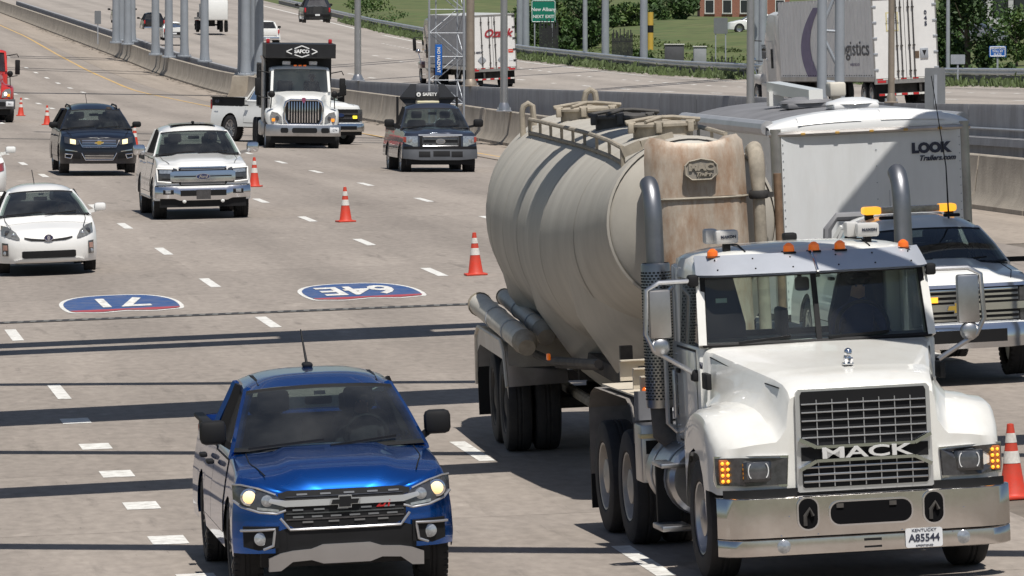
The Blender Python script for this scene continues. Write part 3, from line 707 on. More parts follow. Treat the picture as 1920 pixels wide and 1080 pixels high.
        if P.get('pickup'):
            obj('cab_back', MB().box(-w+.09, w-.09, yC-.02, yC+.03, P['zb']+.2, bz+.03), s.paint, t, smooth=0)
            zt = s.top(L-.3)
            obj('bed_liner', MB().box(-w+.12, w-.12, yC+.05, L-.12, zt-.52, zt-.46).box(-w+.09, -w+.12, yC+.05, L-.1, zt-.5, zt-.015).box(w-.12, w-.09, yC+.05, L-.1, zt-.5, zt-.015), BLK, t, smooth=0)
            obj('tailgate', MB().box(-w+.1, w-.1, L-.13, L-.06, zt-.5, zt-.0, .015), s.paint, t)
            for sx in (-1, 1): obj('bed_rail', MB().box(sx*(w-.14), sx*(w-.05), yC+.06, L-.06, zt-.02, zt+.02, .012), P.get('railmat', BLK), t)
        for sx in (-1, 1):
            ztl = s.top(L-.1); obj('tail_light', MB().box(sx*(w-.20), sx*(w-.085), L-.08, L+.012, ztl-.40, ztl-.08, .02), REDL, t)
        # mirrors
        mz, mw, mh, mo = P.get('mirror', (.10, .24, .17, .14))
        for sx in (-1, 1):
            y = yA+P.get('mirry', .42); x = s.w-.06
            mr = obj('mirror', MB().box(sx*(x+mo), sx*(x+mo+mw), y-.03, y+.11, bz+mz-mh*.3, bz+mz+mh*.7, .05).bar((sx*(x-.06), y+.05, bz+.03), (sx*(x+mo+.06), y+.05, bz+mz-mh*.1), .06, .06), P.get('mirmat', BLK), t)
    # ---- pieces laid on the front skin
    def panel(s, name, cols, mat, proud=.012, thick=.05, par=None, mirror=False, label=None, step=.05):
        xs = [c[0] for c in cols]; a = []
        for i in range(len(cols)-1):
            n = max(1, int(abs(xs[i+1]-xs[i])/step+.5))
            for k in range(n): a.append([cols[i][j]+(cols[i+1][j]-cols[i][j])*k/n for j in range(3)])
        a.append(list(cols[-1])); res = []
        for sg in ((1, -1) if mirror else (1,)):
            fr, bk = [], []
            for x, z0, z1 in a:
                zz = np.linspace(z0, z1, 4)
                f = [(sg*x, s.Fz(x, z)-proud, z) for z in zz]; b = [(sg*x, s.Fz(x, z)-proud+thick, z) for z in zz]
                fr.append(f); bk.append(b)
            m = MB().grid(fr); n = len(fr); ring = []
            edge = lambda G: [g[0] for g in G]+G[-1][1:]+[g[-1] for g in reversed(G[:-1])]+list(reversed(G[0][1:-1]))
            e1, e2 = edge(fr), edge(bk); m.grid([e1, e2], closed=True)
            res.append(obj(name, m, mat, par or s.t, smooth=40))
            if label: res[-1]['label'] = label
        return res
    def bead(s, name, pts, r, mat, proud=.02, par=None, mirror=False, n=6):       # tube following the skin, pts (x,z)
        for sg in ((1, -1) if mirror else (1,)):
            q = []
            for i in range(len(pts)-1):
                for k in range(5): q.append((pts[i][0]+(pts[i+1][0]-pts[i][0])*k/5, pts[i][1]+(pts[i+1][1]-pts[i][1])*k/5))
            q.append(pts[-1])
            o = obj(name, MB().tube([(sg*x, s.Fz(x, z)-proud, z) for x, z in q], r, n), mat, par or s.t)
        return o
    def disc(s, name, x, z, r, mat, proud=.03, par=None, mirror=False, depth=.04, n=20):
        for sg in ((1, -1) if mirror else (1,)):
            y = s.Fz(x, z)-proud
            o = obj(name, MB().lathe([(.001, 0), (r*.6, .003), (r, .014), (r, depth)], (sg*x, y, z), axis='y', n=n), mat, par or s.t)
        return o
    def plate(s, name, poly, x, z, mat, proud=.03, th=.02, par=None):
        y = s.Fz(x, z)-proud; return obj(name, MB().prism([(x+a, z+b) for a, b in poly], y, y+th), mat, par or s.t, smooth=0)
def bowtie(s, x, z, w, h, mat, rim=None, proud=.05):
    P = [(-.5, -.16), (-.5, .16), (-.30, .22), (-.22, .22), (-.2, .5), (.24, .5), (.26, .22), (.5, .22), (.46, -.22), (.22, -.22), (.2, -.5), (-.24, -.5), (-.26, -.22)]
    P = [(-.5, -.22), (-.44, .22), (-.2, .22), (-.2, .5), (.22, .5), (.22, .22), (.5, .22), (.44, -.22), (.2, -.22), (.2, -.5), (-.22, -.5), (-.22, -.22)]
    if rim: s.plate('emblem_rim', [(a*w*1.12, b*h*1.22) for a, b in P], x, z, rim, proud-.004, .02)
    s.plate('emblem', [(a*w, b*h) for a, b in P], x, z, mat, proud, .02)
def oval(w, h, n=28): return [(w/2*math.cos(a), h/2*math.sin(a)) for a in np.linspace(0, 2*math.pi, n+1)[:-1]]
# ---- seated driver
def person(label, X, par_mat, scale=1., shirt=(.05, .08, .22), cap=None, group=None):
    V = [(0, 0, 0), (0, .02, .18), (0, .03, .40), (0, .02, .52), (0, -.01, .62), (0, -.05, .72), (0, -.06, .80),
         (-.19, .02, .47), (-.25, -.10, .25), (-.20, -.36, .26), (-.16, -.44, .31), (.19, .02, .47), (.25, -.10, .25), (.20, -.36, .26), (.16, -.44, .31),
         (-.1, -.12, -.02), (-.13, -.42, .02), (-.12, -.5, -.3), (.1, -.12, -.02), (.13, -.42, .02), (.12, -.5, -.3), (0, -.135, .70)]
    E = [(0, 1), (1, 2), (2, 3), (3, 4), (4, 5), (5, 6), (3, 7), (7, 8), (8, 9), (9, 10), (3, 11), (11, 12), (12, 13), (13, 14), (0, 15), (15, 16), (16, 17), (0, 18), (18, 19), (19, 20), (5, 21)]
    rad = [.16, .16, .17, .12, .055, .085, .075, .075, .052, .038, .042, .075, .052, .038, .042, .09, .075, .05, .09, .075, .05, .025]
    me = bpy.data.meshes.new('person'); me.from_pydata(V, E, []); o = bpy.data.objects.new('tmp', me); COL.objects.link(o)
    sk = o.modifiers.new('s', 'SKIN'); o.modifiers.new('d', 'SUBSURF').levels = 1
    for i, v in enumerate(me.skin_vertices[0].data): v.radius = (rad[i], rad[i]*.85)
    me.skin_vertices[0].data[0].use_root = True
    m2 = bpy.data.meshes.new_from_object(o.evaluated_get(bpy.context.evaluated_depsgraph_get())); bpy.data.objects.remove(o)
    m2.materials.clear(); SK = M('skin', (.36, .2, .14), .6); SH = M('shirt_'+'%d' % int(shirt[0]*1000+shirt[2]*100), shirt, .9); m2.materials.append(SK); m2.materials.append(SH)
    for f in m2.polygons: f.material_index = 1 if (f.center[2] < .63 and not (f.center[1] < -.30 and f.center[2] > .1)) else 0
    m2.shade_smooth()
    p = bpy.data.objects.new('person', m2); COL.objects.link(p); tag(p, label, 'person', group)
    if cap: obj('cap', MB().ball((0, -.055, .80), .105, 8, (1, 1.1, .75)).box(-.085, .085, -.25, -.12, .79, .805, .004), M('cap_fabric', cap, .9), p)
    else: obj('hair', MB().ball((0, -.035, .79), .10, 8, (1, 1.1, .8)), M('hair_dark', (.03, .02, .015), .8), p)
    obj('eyes', MB().ball((-.035, -.135, .735), .012, 5).ball((.035, -.135, .735), .012, 5), INK, p, kind='stuff')
    return p
def seat_person(p, car, dx, dy, dz):
    p.matrix_world = car.matrix_basis @ Matrix.Translation((dx, dy, dz))
def put(c, px, s, k, zfun=zg, dz=0, flip=False):
    t = c if isinstance(c, bpy.types.Object) else c.t
    Y = F/s; X = at(px, Y); place(t, X, Y, k, zfun, zfun(X, Y)+dz, flip); return t
# ---- the blue pickup
BLUE = M('metallic_blue_paint', (.003, .098, .44), .26, .86, coat=1, var=.04)
SILV = M('silver_trim', (.5, .5, .51), .3, .7, var=.06)
P = dict(L=5.4, W=1.89, fo=.93, wb=3.26, r=.385, zb=.36, zbf=.40, bow=.10, cr=.22, arch=.07, tw=.26, paint=BLUE, S=[(.2, .08), (.45, .0), (.7, -.01), (.85, .0), (.95, .03), (1.0, .07)],
         top=[(0, .895), (.03, .925), (.09, .995), (.2, 1.03), (.5, 1.085), (1.3, 1.165), (1.7, 1.18), (3.7, 1.2), (3.8, 1.235), (5.4, 1.26)], cowl=1.28, crown=.035, bulge=.03, belt=1.18, wbase=.83, wtop=.635, wst=2.12, wstz=1.655, roof=1.775, roofend=3.45, rearbase=3.7, rearz=1.68, wroof=.62, pickup=1, handle=BLK, mirror=(.12, .23, .21, -.02), mirry=.3, bpost=2.75, rim=M('dark_rim', (.05, .05, .055), .3, .7))
c = Car('blue_pickup', 'metallic blue crew cab pickup with lit headlamps and silver skid plate', 'pickup', P); colorado = c; t = c.t
c.panel('front_recess', [(-.60, .38, .58), (-.5, .36, .61), (.5, .36, .61), (.60, .38, .58)], BLK, .012)
c.panel('lower_intake', [(-.5, .36, .60), (.5, .36, .60)], BLK, .016)
gp = c.panel('upper_grille', [(-.56, .87, .905), (-.48, .845, .925), (.48, .845, .925), (.56, .87, .905)], BLK, .015)[0]
lg = c.panel('lower_grille', [(-.52, .66, .785), (-.44, .615, .80), (.44, .615, .80), (.52, .66, .785)], BLK, .018)[0]
c.panel('grille_bar', [(-.64, .835, .87), (-.5, .795, .848), (.5, .795, .848), (.64, .835, .87)], M('bright_trim', (.62, .61, .6), .3, .6, var=.05), .035)
SLT = M('dim_slat', (.26, .26, .265), .35, .6, var=.08)
for z, xs, g in ((.895, (-.36, -.16, .04, .24, .42), gp), (.765, (-.4, -.22, -.02, .18, .38), lg), (.705, (-.4, -.24, -.08, .08, .24, .4), lg), (.66, (-.32, -.1, .12, .32), lg)):
    for x in xs: c.panel('grille_slat', [(x-.045, z-.007, z+.007), (x+.045, z-.007, z+.007)], SLT, .028, .02, g)
for z in (.735, .685): c.panel('grille_rib', [(-.5, z-.006, z+.006), (.5, z-.006, z+.006)], DLEN, .024, .02, lg)
c.panel('grille_rib', [(-.50, .872, .88), (.50, .872, .88)], DLEN, .022, .02, gp)
c.bead('grille_surround', [(-.55, .70), (-.47, .60), (.47, .60), (.55, .70)], .012, SILV, .022)
bowtie(c, 0, .822, .24, .088, BLK, SILV, .06)
text('badge_text', 'Z71', .07, REDL, t, (.33, c.Fz(.33, .775)-.026, .785), ext=.003, bold=.004, shear=.2)
m_ = [(.50, .765, .81), (.58, .74, .90), (.72, .755, .955), (.86, .80, .985), (.925, .85, .985)]
for o in c.panel('headlight', [(x, a, b) for x, a, b in m_], DLEN, .016, .05, mirror=True): pass
c.bead('headlight_trim', [(.50, .765), (.58, .74), (.72, .755), (.86, .80), (.925, .85)], .011, SILV, .02, mirror=True)
c.bead('headlight_trim', [(.925, .985), (.86, .985), (.72, .955), (.58, .90)], .008, SILV, .02, mirror=True)
c.disc('lamp_ring', .80, .885, .075, CHR, .045, mirror=True, depth=.06); c.disc('lit_lamp', .80, .885, .055, LIT, .055, mirror=True, depth=.05)
c.disc('lamp_reflector', .655, .85, .05, LENS, .04, mirror=True); c.panel('daytime_strip', [(.56, .755, .775), (.74, .775, .80)], LENS, .03, .02, mirror=True)
c.panel('fog_recess', [(.57, .45, .63), (.74, .43, .635), (.86, .46, .635)], BLK, .03, mirror=True)
c.bead('fog_bracket', [(.88, .60), (.60, .61), (.62, .47), (.70, .44)], .012, SILV, .045, mirror=True); c.disc('fog_lamp', .72, .53, .058, LENS, .05, mirror=True)
c.panel('skid_plate', [(-.66, .245, .36), (-.56, .25, .40), (-.46, .325, .42), (-.30, .335, .43), (-.2, .30, .465), (.2, .30, .465), (.30, .335, .43), (.46, .325, .42), (.56, .25, .40), (.66, .245, .36)], SILV, .06, .12)
c.panel('valance', [(-.72, .28, .40), (.72, .28, .40)], BLK, .0, .15)
obj('antenna', MB().tube([(0, 3.25, 1.78), (-.03, 3.42, 2.10)], [.014, .006], 6).box(-.045, .045, 3.15, 3.33, 1.77, 1.815, .02), BLK, t)
for x in (-.52, .52): obj('roof_seam', MB().tube([(x, 2.2, 1.682), (x, 2.45, 1.716), (x, 2.9, 1.73), (x, 3.3, 1.708)], .016, 6), BLK, t)
obj('toll_sticker', MB().box(-.05, .05, 2.04, 2.045, 1.60, 1.635), WINK, t, smooth=0)
obj('corner_sticker', MB().box(.47, .57, 2.10, 2.105, 1.60, 1.635), M('pale_sticker', (.6, .75, .72), .5), t, smooth=0)
for x in (-.05, .35): obj('defroster_vent', MB().box(x-.2, x+.2, 1.42, 1.50, 1.19, 1.2, .003), M('grey_trim', (.3, .3, .31), .6), t)
put(c, 653, 222, -.115)
# ---- white crew cab pickup with big chrome grille
PWH = M('pearl_white_paint', (.80, .79, .76), .25, coat=1, var=.03)
P = dict(L=5.89, W=2.03, fo=.95, wb=3.68, r=.41, zb=.42, zbf=.40, bow=.05, cr=.16, arch=.07, tw=.28, paint=PWH, S=[(.3, -.01), (.62, -.03), (.66, .02), (.9, .02), (1.1, .05), (1.16, .09)],
         top=[(0, 1.12), (.15, 1.14), (.4, 1.19), (1.4, 1.29), (1.8, 1.29), (4.0, 1.32), (4.1, 1.36), (5.9, 1.38)], cowl=1.38, crown=.035, bulge=.03, belt=1.29, wbase=.89, wtop=.70, wst=2.2, wstz=1.77, roof=1.935, roofend=3.75, rearbase=4.0, rearz=1.82, wroof=.68, pickup=1, sunroof=1, handle=CHR, mirror=(.10, .25, .22, .12), mirmat=CHR, mirry=.3, bpost=2.9, rails=None)
c = Car('white_pickup', 'pearl white crew cab pickup with wide chrome grille and chrome mirrors', 'pickup', P); f150 = c; t = c.t
g = c.panel('grille', [(-.50, .74, 1.05), (-.44, .70, 1.09), (.44, .70, 1.09), (.50, .74, 1.05)], BLK, .014)[0]
for z in (1.04, 1.065, .75, .775, .73): c.panel('grille_mesh', [(-.46, z-.005, z+.005), (.46, z-.005, z+.005)], SILV, .022, .015, g)
c.panel('chrome_bar', [(-.68, .80, .985), (-.6, .785, 1.01), (.6, .785, 1.01), (.68, .80, .985)], CHR, .04, .05)
c.panel('bar_recess', [(-.6, .885, .908), (.6, .885, .908)], BLK, .046, .02); c.panel('bar_shadow_gap', [(-.68, .768, .79), (.68, .768, .79)], BLK, .02, .02); c.panel('bar_shadow_gap', [(-.68, 1.005, 1.022), (.68, 1.005, 1.022)], BLK, .02, .02)
c.plate('emblem_rim', oval(.30, .125), 0, .89, CHR, .062); c.plate('emblem', oval(.275, .105), 0, .89, M('emblem_blue', (.012, .03, .10), .25, coat=1), .066); text('emblem_text', 'Ford', .09, CHR, t, (0, c.Fz(0, .89)-.069, .89), ext=.003, shear=.35, bold=.003)
c.panel('headlight', [(.53, .77, 1.05), (.6, .76, 1.075), (.96, .79, 1.085)], DLEN, .016, mirror=True); c.bead('daytime_strip', [(.62, 1.06), (.95, 1.07), (.94, .80), (.66, .775)], .016, M('daytime_white', (.8, .8, .78), .3, emit=(1, .97, .9), es=.25), .024, mirror=True)
c.panel('headlight_bezel', [(.60, .83, .86), (.85, .84, .865)], BLK, .024, .02, mirror=True); c.panel('lamp_cell', [(.64, .96, 1.035), (.9, .97, 1.04)], LENS, .026, .02, mirror=True); c.panel('lamp_cell', [(.64, .78, .825), (.86, .80, .84)], DLEN, .026, .02, mirror=True)
c.panel('grille_surround', [(-.5, 1.075, 1.095), (.5, 1.075, 1.095)], CHR, .03, .02)
c.panel('bumper', [(-1.0, .46, .69), (-.6, .44, .695), (-.5, .40, .66), (.5, .40, .66), (.6, .44, .695), (1.0, .46, .69)], CHR, .05, .1)
c.panel('bumper_gap', [(-.99, .69, .715), (.99, .69, .715)], BLK, .012, .03)
c.panel('bumper_intake', [(-.48, .49, .61), (.48, .49, .61)], BLK, .056, .03); c.panel('plate_holder', [(-.15, .42, .62), (.15, .42, .62)], DLEN, .064, .03)
c.panel('fog_recess', [(.62, .53, .65), (.84, .53, .65)], BLK, .056, .03, mirror=True); c.panel('fog_lamp', [(.68, .555, .625), (.79, .555, .625)], LENS, .062, .02, mirror=True)
c.panel('air_dam', [(-.9, .26, .44), (.9, .26, .44)], BLK, .0, .1); c.disc('tow_hook', .4, .38, .04, WHT, .06, mirror=True)
for sx in (-1, 1): obj('running_board', MB().box(sx*.86, sx*1.02, 1.55, 4.0, .40, .46, .02), SILV, t)
obj('roof_antenna', MB().box(-.03, .03, 2.35, 2.5, 1.94, 2.0, .02), BLK, t)
put(c, 382, 90, -.125)
# ---- dark suv
NAVY = M('dark_navy_paint', (.005, .006, .012), .3, .0, coat=.6, var=.05)
P = dict(L=5.17, W=1.99, fo=.98, wb=3.02, r=.365, zb=.30, zbf=.26, bow=.16, cr=.26, arch=.05, tw=.25, paint=NAVY, S=[(.2, .05), (.45, .0), (.6, .0), (.8, .03), (.95, .09), (1.0, .14)],
         top=[(0, .92), (.2, .95), (.5, 1.02), (1.25, 1.11), (1.7, 1.12), (4.0, 1.16), (5.17, 1.18)], cowl=1.22, crown=.06, bulge=.0, belt=1.11, wbase=.90, wtop=.66, wst=2.1, wstz=1.60, roof=1.76, roofend=4.6, rearbase=4.95, rearz=1.62, wroof=.62, deck=4.9, rails=BLK, mirror=(.1, .23, .15, .03), mirry=.4, bpost=2.75, rim=CHR)
c = Car('dark_suv', 'dark navy suv with lit headlamps and gold grille emblem', 'suv', P); suv = c; t = c.t
g = c.panel('grille', [(-.5, .76, .87), (-.42, .70, .88), (.42, .70, .88), (.5, .76, .87)], BLK, .014)[0]
for z in (.86, .815, .77, .725): c.panel('grille_bar', [(-.44, z-.009, z+.009), (.44, z-.009, z+.009)], CHR, .03, .02, g)
c.bead('grille_surround', [(-.52, .87), (-.43, .69), (.43, .69), (.52, .87)], .014, CHR, .03)
bowtie(c, 0, .80, .22, .085, M('gold_emblem', (.55, .38, .08), .35, .5), CHR, .06)
c.panel('headlight', [(.50, .76, .86), (.62, .73, .90), (.88, .80, .96)], DLEN, .016, mirror=True)
c.panel('lit_lamp', [(.60, .76, .875), (.74, .78, .90)], M('lit_headlamp_soft', (.9, .8, .5), .2, emit=(1, .75, .35), es=.8), .03, .03, mirror=True)
lg = c.panel('lower_grille', [(-.44, .42, .52), (-.34, .36, .50), (.34, .36, .50), (.44, .42, .52)], BLK, .014)[0]
for z in (.475, .43, .39): c.panel('grille_bar', [(-.37, z-.008, z+.008), (.37, z-.008, z+.008)], CHR, .026, .02, lg)
c.bead('grille_surround', [(-.45, .54), (-.35, .355), (.35, .355), (.45, .54)], .012, CHR, .02)
c.panel('fog_recess', [(.48, .38, .54), (.86, .42, .56)], BLK, .014, mirror=True); c.bead('fog_bezel', [(.86, .52), (.68, .5), (.72, .40), (.86, .43), (.86, .52)], .016, CHR, .028, mirror=True); c.panel('chrome_strip', [(.56, .565, .585), (.86, .60, .635)], CHR, .022, .02, mirror=True)
obj('antenna', MB().tube([(-.05, 4.3, 1.76), (-.07, 4.55, 2.0)], .008, 5), BLK, t)
put(c, 186, 73, -.125, dz=.06)
# ---- white hatchback
HWH = M('soft_white_paint', (.80, .79, .76), .28, coat=1, var=.03)
P = dict(L=4.46, W=1.745, fo=.90, wb=2.70, r=.315, zb=.22, zbf=.20, bow=.22, cr=.28, arch=.05, tw=.2, paint=HWH, S=[(.15, .06), (.3, .0), (.5, .0), (.62, .03), (.72, .10), (.8, .16)],
         top=[(0, .70), (.15, .73), (.4, .80), (1.0, .955), (1.4, .965), (3.5, 1.0), (4.46, 1.02)], cowl=1.02, crown=.06, belt=.96, wbase=.80, wtop=.57, wst=1.95, wstz=1.36, roof=1.49, roofend=3.3, rearbase=4.1, rearz=1.33, wroof=.55, deck=4.05, mirror=(.09, .21, .15, .1), mirmat=HWH, mirry=.45, bpost=2.3)
c = Car('white_hatchback', 'small white hatchback with round grille emblem at the left frame edge', 'car', P); prius = c; t = c.t
c.panel('upper_slot', [(-.42, .625, .65), (-.3, .59, .63), (0, .575, .60), (.3, .59, .63), (.42, .625, .65)], BLK, .012)
c.plate('emblem_ring', oval(.17, .12), 0, .635, CHR, .05); c.plate('emblem_inset', oval(.135, .09), 0, .635, M('emblem_dark_blue', (.03, .03, .08), .3), .054); c.plate('emblem_bar', oval(.06, .08), 0, .635, CHR, .058); c.plate('emblem_bar', oval(.12, .028), 0, .65, CHR, .06)
c.panel('headlight', [(.50, .615, .64), (.56, .62, .74), (.68, .65, .83), (.80, .70, .86)], M('greyed_lamp_lens', (.22, .22, .21), .15, .3, coat=1, var=.4, scale=14), .016, mirror=True); c.disc('lamp_lens', .70, .73, .05, DLEN, .035, mirror=True); c.disc('lamp_lens', .60, .69, .035, LENS, .035, mirror=True)
c.panel('lower_intake', [(-.47, .30, .40), (-.44, .28, .41), (.44, .28, .41), (.47, .30, .40)], BLK, .012)
c.panel('bumper_lip', [(-.62, .205, .24), (-.5, .225, .27), (.5, .225, .27), (.62, .205, .24)], HWH, .05, .08)
c.panel('fog_recess', [(.70, .33, .55), (.80, .33, .56)], DLEN, .014, mirror=True); c.disc('fog_lamp', .75, .375, .04, LENS, .026, mirror=True); c.panel('signal_lamp', [(.715, .43, .52), (.79, .43, .52)], M('pinkish_signal_lens', (.45, .25, .2), .2, coat=1), .024, .02, mirror=True)
obj('antenna', MB().tube([(-.05, 2.9, 1.49), (-.07, 3.1, 1.72)], .008, 5), BLK, t)
obj('toll_sticker', MB().box(-.04, .05, 1.84, 1.845, 1.315, 1.345), WINK, t, smooth=0)
put(c, 93, 107.7, -.13, dz=.03)
# ---- white car cut by the left edge
P = dict(P); P.update(L=4.7, W=1.8, paint=WHT, mirmat=WHT, mirror=(.12, .24, .16, .12))
c = Car('white_sedan', 'white sedan mostly outside the frame behind the white hatchback', 'car', P)
c.panel('headlight', [(.5, .62, .66), (.62, .62, .80), (.84, .68, .86)], M('reddish_lamp', (.3, .05, .05), .2, coat=1), .016, mirror=True)
c.panel('grille', [(-.45, .35, .6), (.45, .35, .6)], BLK, .014)
put(c, -58, 82, -.15)
# ---- dark grey regular cab pickup with folded sign board
GRY = M('slate_grey_paint', (.045, .052, .075), .3, .5, coat=1, var=.05)
BUMP = M('dark_grey_bumper', (.085, .09, .10), .5, var=.15)
P = dict(L=5.4, W=2.0, fo=.93, wb=3.2, r=.40, zb=.46, zbf=.50, bow=.06, cr=.14, arch=.07, tw=.27, paint=GRY, S=[(.3, -.02), (.55, -.02), (.72, .02), (1.0, .03), (1.1, .06)],
         top=[(0, 1.12), (.15, 1.14), (.4, 1.17), (1.3, 1.22), (1.7, 1.23), (3.1, 1.25), (3.2, 1.3), (5.4, 1.32)], cowl=1.32, crown=.04, bulge=.02, belt=1.23, wbase=.89, wtop=.70, wst=2.0, wstz=1.74, roof=1.90, roofend=2.75, rearbase=2.95, rearz=1.80, wroof=.68, pickup=1, mirror=(.10, .26, .21, .12), mirry=.3, bpost=2.6, plain=1)
c = Car('grey_pickup', 'slate grey pickup carrying a folded black sign board behind its cab', 'pickup', P); dkp = c; t = c.t
g = c.panel('grille', [(-.55, .76, 1.06), (.55, .76, 1.06)], BLK, .02)[0]
for z in (.84, .98): c.panel('grille_bar', [(-.45, z-.035, z+.035), (.45, z-.035, z+.035)], DLEN, .034, .02, g)
c.bead('grille_frame', [(-.47, .79), (-.47, 1.03), (.47, 1.03), (.47, .79), (-.47, .79)], .018, DLEN, .034)
c.panel('grille_lip', [(-.58, 1.06, 1.10), (.58, 1.06, 1.10)], SILV, .03, .03)
c.plate('emblem_rim', oval(.25, .14), 0, .91, CHR, .05); c.plate('emblem', oval(.225, .12), 0, .91, M('emblem_grey', (.2, .21, .23), .3, .3), .054); text('emblem_text', 'Ford', .085, CHR, t, (0, c.Fz(0, .91)-.058, .91), ext=.003, shear=.35)
c.panel('headlight', [(.60, .76, 1.05), (.70, .72, 1.05), (.74, .80, 1.05), (.94, .86, 1.05)], LENS, .018, mirror=True); c.disc('lamp_lens', .78, .96, .07, LENS, .035, mirror=True); c.panel('side_marker', [(.90, .88, 1.03), (.97, .9, 1.03)], M('dim_red_marker', (.35, .05, .03), .3, coat=1), .026, .03, mirror=True)
c.panel('bumper', [(-.98, .46, .70), (-.5, .42, .70), (.5, .42, .70), (.98, .46, .70)], BUMP, .08, .14)
c.panel('bumper_top', [(-.97, .70, .78), (.97, .70, .78)], BLK, .05, .1); c.panel('bumper_intake', [(-.2, .52, .66), (.24, .52, .66)], BLK, .086, .02); c.panel('bumper_pad', [(.28, .50, .65), (.58, .50, .65)], BLK, .084, .02, mirror=True)
c.panel('air_dam', [(-.9, .30, .46), (.9, .30, .46)], BLK, .0, .08)
sb = MB(); bs = BLK
for sg in (-1, 1):
    o = obj('sign_wing', MB().prism([(sg*.32, 1.80), (sg*.30, 2.40), (sg*.45, 2.40), (sg*.76, 2.03), (sg*.55, 1.80)], 3.25, 3.31), M('sign_wing_black', (.03, .032, .037), .6), t, smooth=0)
    obj('wing_rib', MB().bar((sg*.32, 3.22, 2.02), (sg*.75, 3.22, 2.03), .05, .04), BLK, o, smooth=0)
    obj('rack_post', MB().box(sg*.80-.03, sg*.80+.03, 3.3, 3.37, 1.3, 2.06), BLK, t, smooth=0)
obj('sign_panel', MB().box(-.32, .32, 3.22, 3.30, 1.96, 2.20, .01), M('sign_panel_black', (.016, .017, .02), .6), t)
obj('light_bar', MB().box(-.30, .30, 3.05, 3.21, 1.88, 1.95, .025), M('pale_yellow_lens', (.75, .68, .45), .3, coat=1), t)
text('sign_text', 'SAFETY', .115, WINK, t, (.06, 3.214, 2.12), bold=.005); obj('sign_logo', MB().lathe([(.001, 0), (.06, 0), (.06, .01)], (-.24, 3.208, 2.12), axis='y', n=18), WINK, t); obj('logo_centre', MB().lathe([(.001, 0), (.03, 0), (.03, .01)], (-.24, 3.203, 2.115), axis='y', n=3), BLK, t)
put(c, 826, 71.2, -.12, dz=-.1)
# ---- white heavy duty pickup towing the cargo trailer
P = dict(L=6.1, W=2.04, fo=.98, wb=3.9, r=.41, zb=.48, zbf=.46, bow=.05, cr=.15, arch=.07, tw=.28, paint=WHT, S=[(.3, -.02), (.65, -.03), (.7, .02), (1.1, .03), (1.2, .07)],
         top=[(0, 1.17), (.15, 1.19), (.4, 1.23), (1.4, 1.32), (1.8, 1.32), (4.1, 1.34), (4.2, 1.38), (6.1, 1.40)], cowl=1.40, crown=.05, bulge=.05, belt=1.32, wbase=.89, wtop=.70, wst=2.15, wstz=1.73, roof=1.90, roofend=3.95, rearbase=4.15, rearz=1.77, wroof=.68, pickup=1, mirror=(.06, .22, .34, .22), mirry=.3, bpost=3.0, handle=BLK)
c = Car('white_tow_pickup', 'white pickup with amber roof light bar towing the cargo trailer', 'pickup', P); silv = c; t = c.t
g = c.panel('grille', [(-.80, .70, 1.13), (.80, .70, 1.13)], BLK, .016)[0]
for z in (1.09, 1.03, .97, .80, .74): c.panel('grille_bar', [(-.72, z-.013, z+.013), (.72, z-.013, z+.013)], CHR, .036, .03, g)
c.panel('chrome_bar', [(-.98, .845, .93), (.98, .845, .93)], CHR, .045, .05); c.panel('chrome_lip', [(-.98, 1.12, 1.16), (.98, 1.12, 1.16)], CHR, .04, .04)
bowtie(c, 0, .885, .30, .115, M('gold_emblem', (.55, .38, .08), .35, .5), CHR, .06)
c.panel('headlight', [(.74, .94, 1.10), (.98, .95, 1.10)], DLEN, .02, mirror=True); c.panel('headlight', [(.74, .70, .84), (.98, .71, .84)], DLEN, .02, mirror=True)
c.disc('lamp_lens', .86, 1.02, .065, LENS, .04, mirror=True); c.disc('lamp_lens', .86, .77, .065, LENS, .04, mirror=True)
c.panel('bumper', [(-1.01, .42, .68), (-.6, .40, .69), (.6, .40, .69), (1.01, .42, .68)], CHR, .07, .14); c.panel('bumper_intake', [(-.55, .47, .62), (.55, .47, .62)], BLK, .078, .03); c.disc('fog_lamp', .8, .55, .06, DLEN, .085, mirror=True)
c.panel('strobe_lamp', [(-.48, .955, 1.02), (-.26, .955, 1.02)], M('lit_amber_lamp', (.9, .42, .04), .3, emit=(1, .42, .03), es=1.3), .05, .03)
lb = obj('light_bar', MB().box(-.56, .56, 2.9, 3.12, 1.925, 2.005, .03), M('clear_bar_lens', (.46, .38, .25), .2, coat=1, var=.3, scale=20), t)
for sx in (-1, 1): obj('amber_module', MB().box(sx*.36, sx*.58, 2.885, 3.135, 1.917, 2.012, .03), M('lit_amber_lamp', (.9, .5, .05)), lb); obj('bar_foot', MB().box(sx*.5-.05, sx*.5+.05, 2.95, 3.07, 1.85, 1.93, .01), BLK, lb)
for sx in (-1, 1): obj('roof_marker', MB().box(sx*.4-.1, sx*.4+.1, 2.28, 2.36, 1.875, 1.915, .015), BLK, t)
obj('whip_antenna', MB().tube([(.33, 2.15, 1.86), (.33, 2.2, 2.5), (.25, 2.5, 3.6)], [.012, .008, .005], 5), BLK, t)
obj('bed_hoop', MB().tube([(-.80, 4.4, 1.35), (-.78, 4.4, 1.7), (-.66, 4.4, 1.85), (.66, 4.4, 1.85), (.78, 4.4, 1.7), (.80, 4.4, 1.35)], .055, 8), M('grey_hoop', (.22, .22, .23), .5), t)
put(c, 1806, 158, -.13, dz=.05)
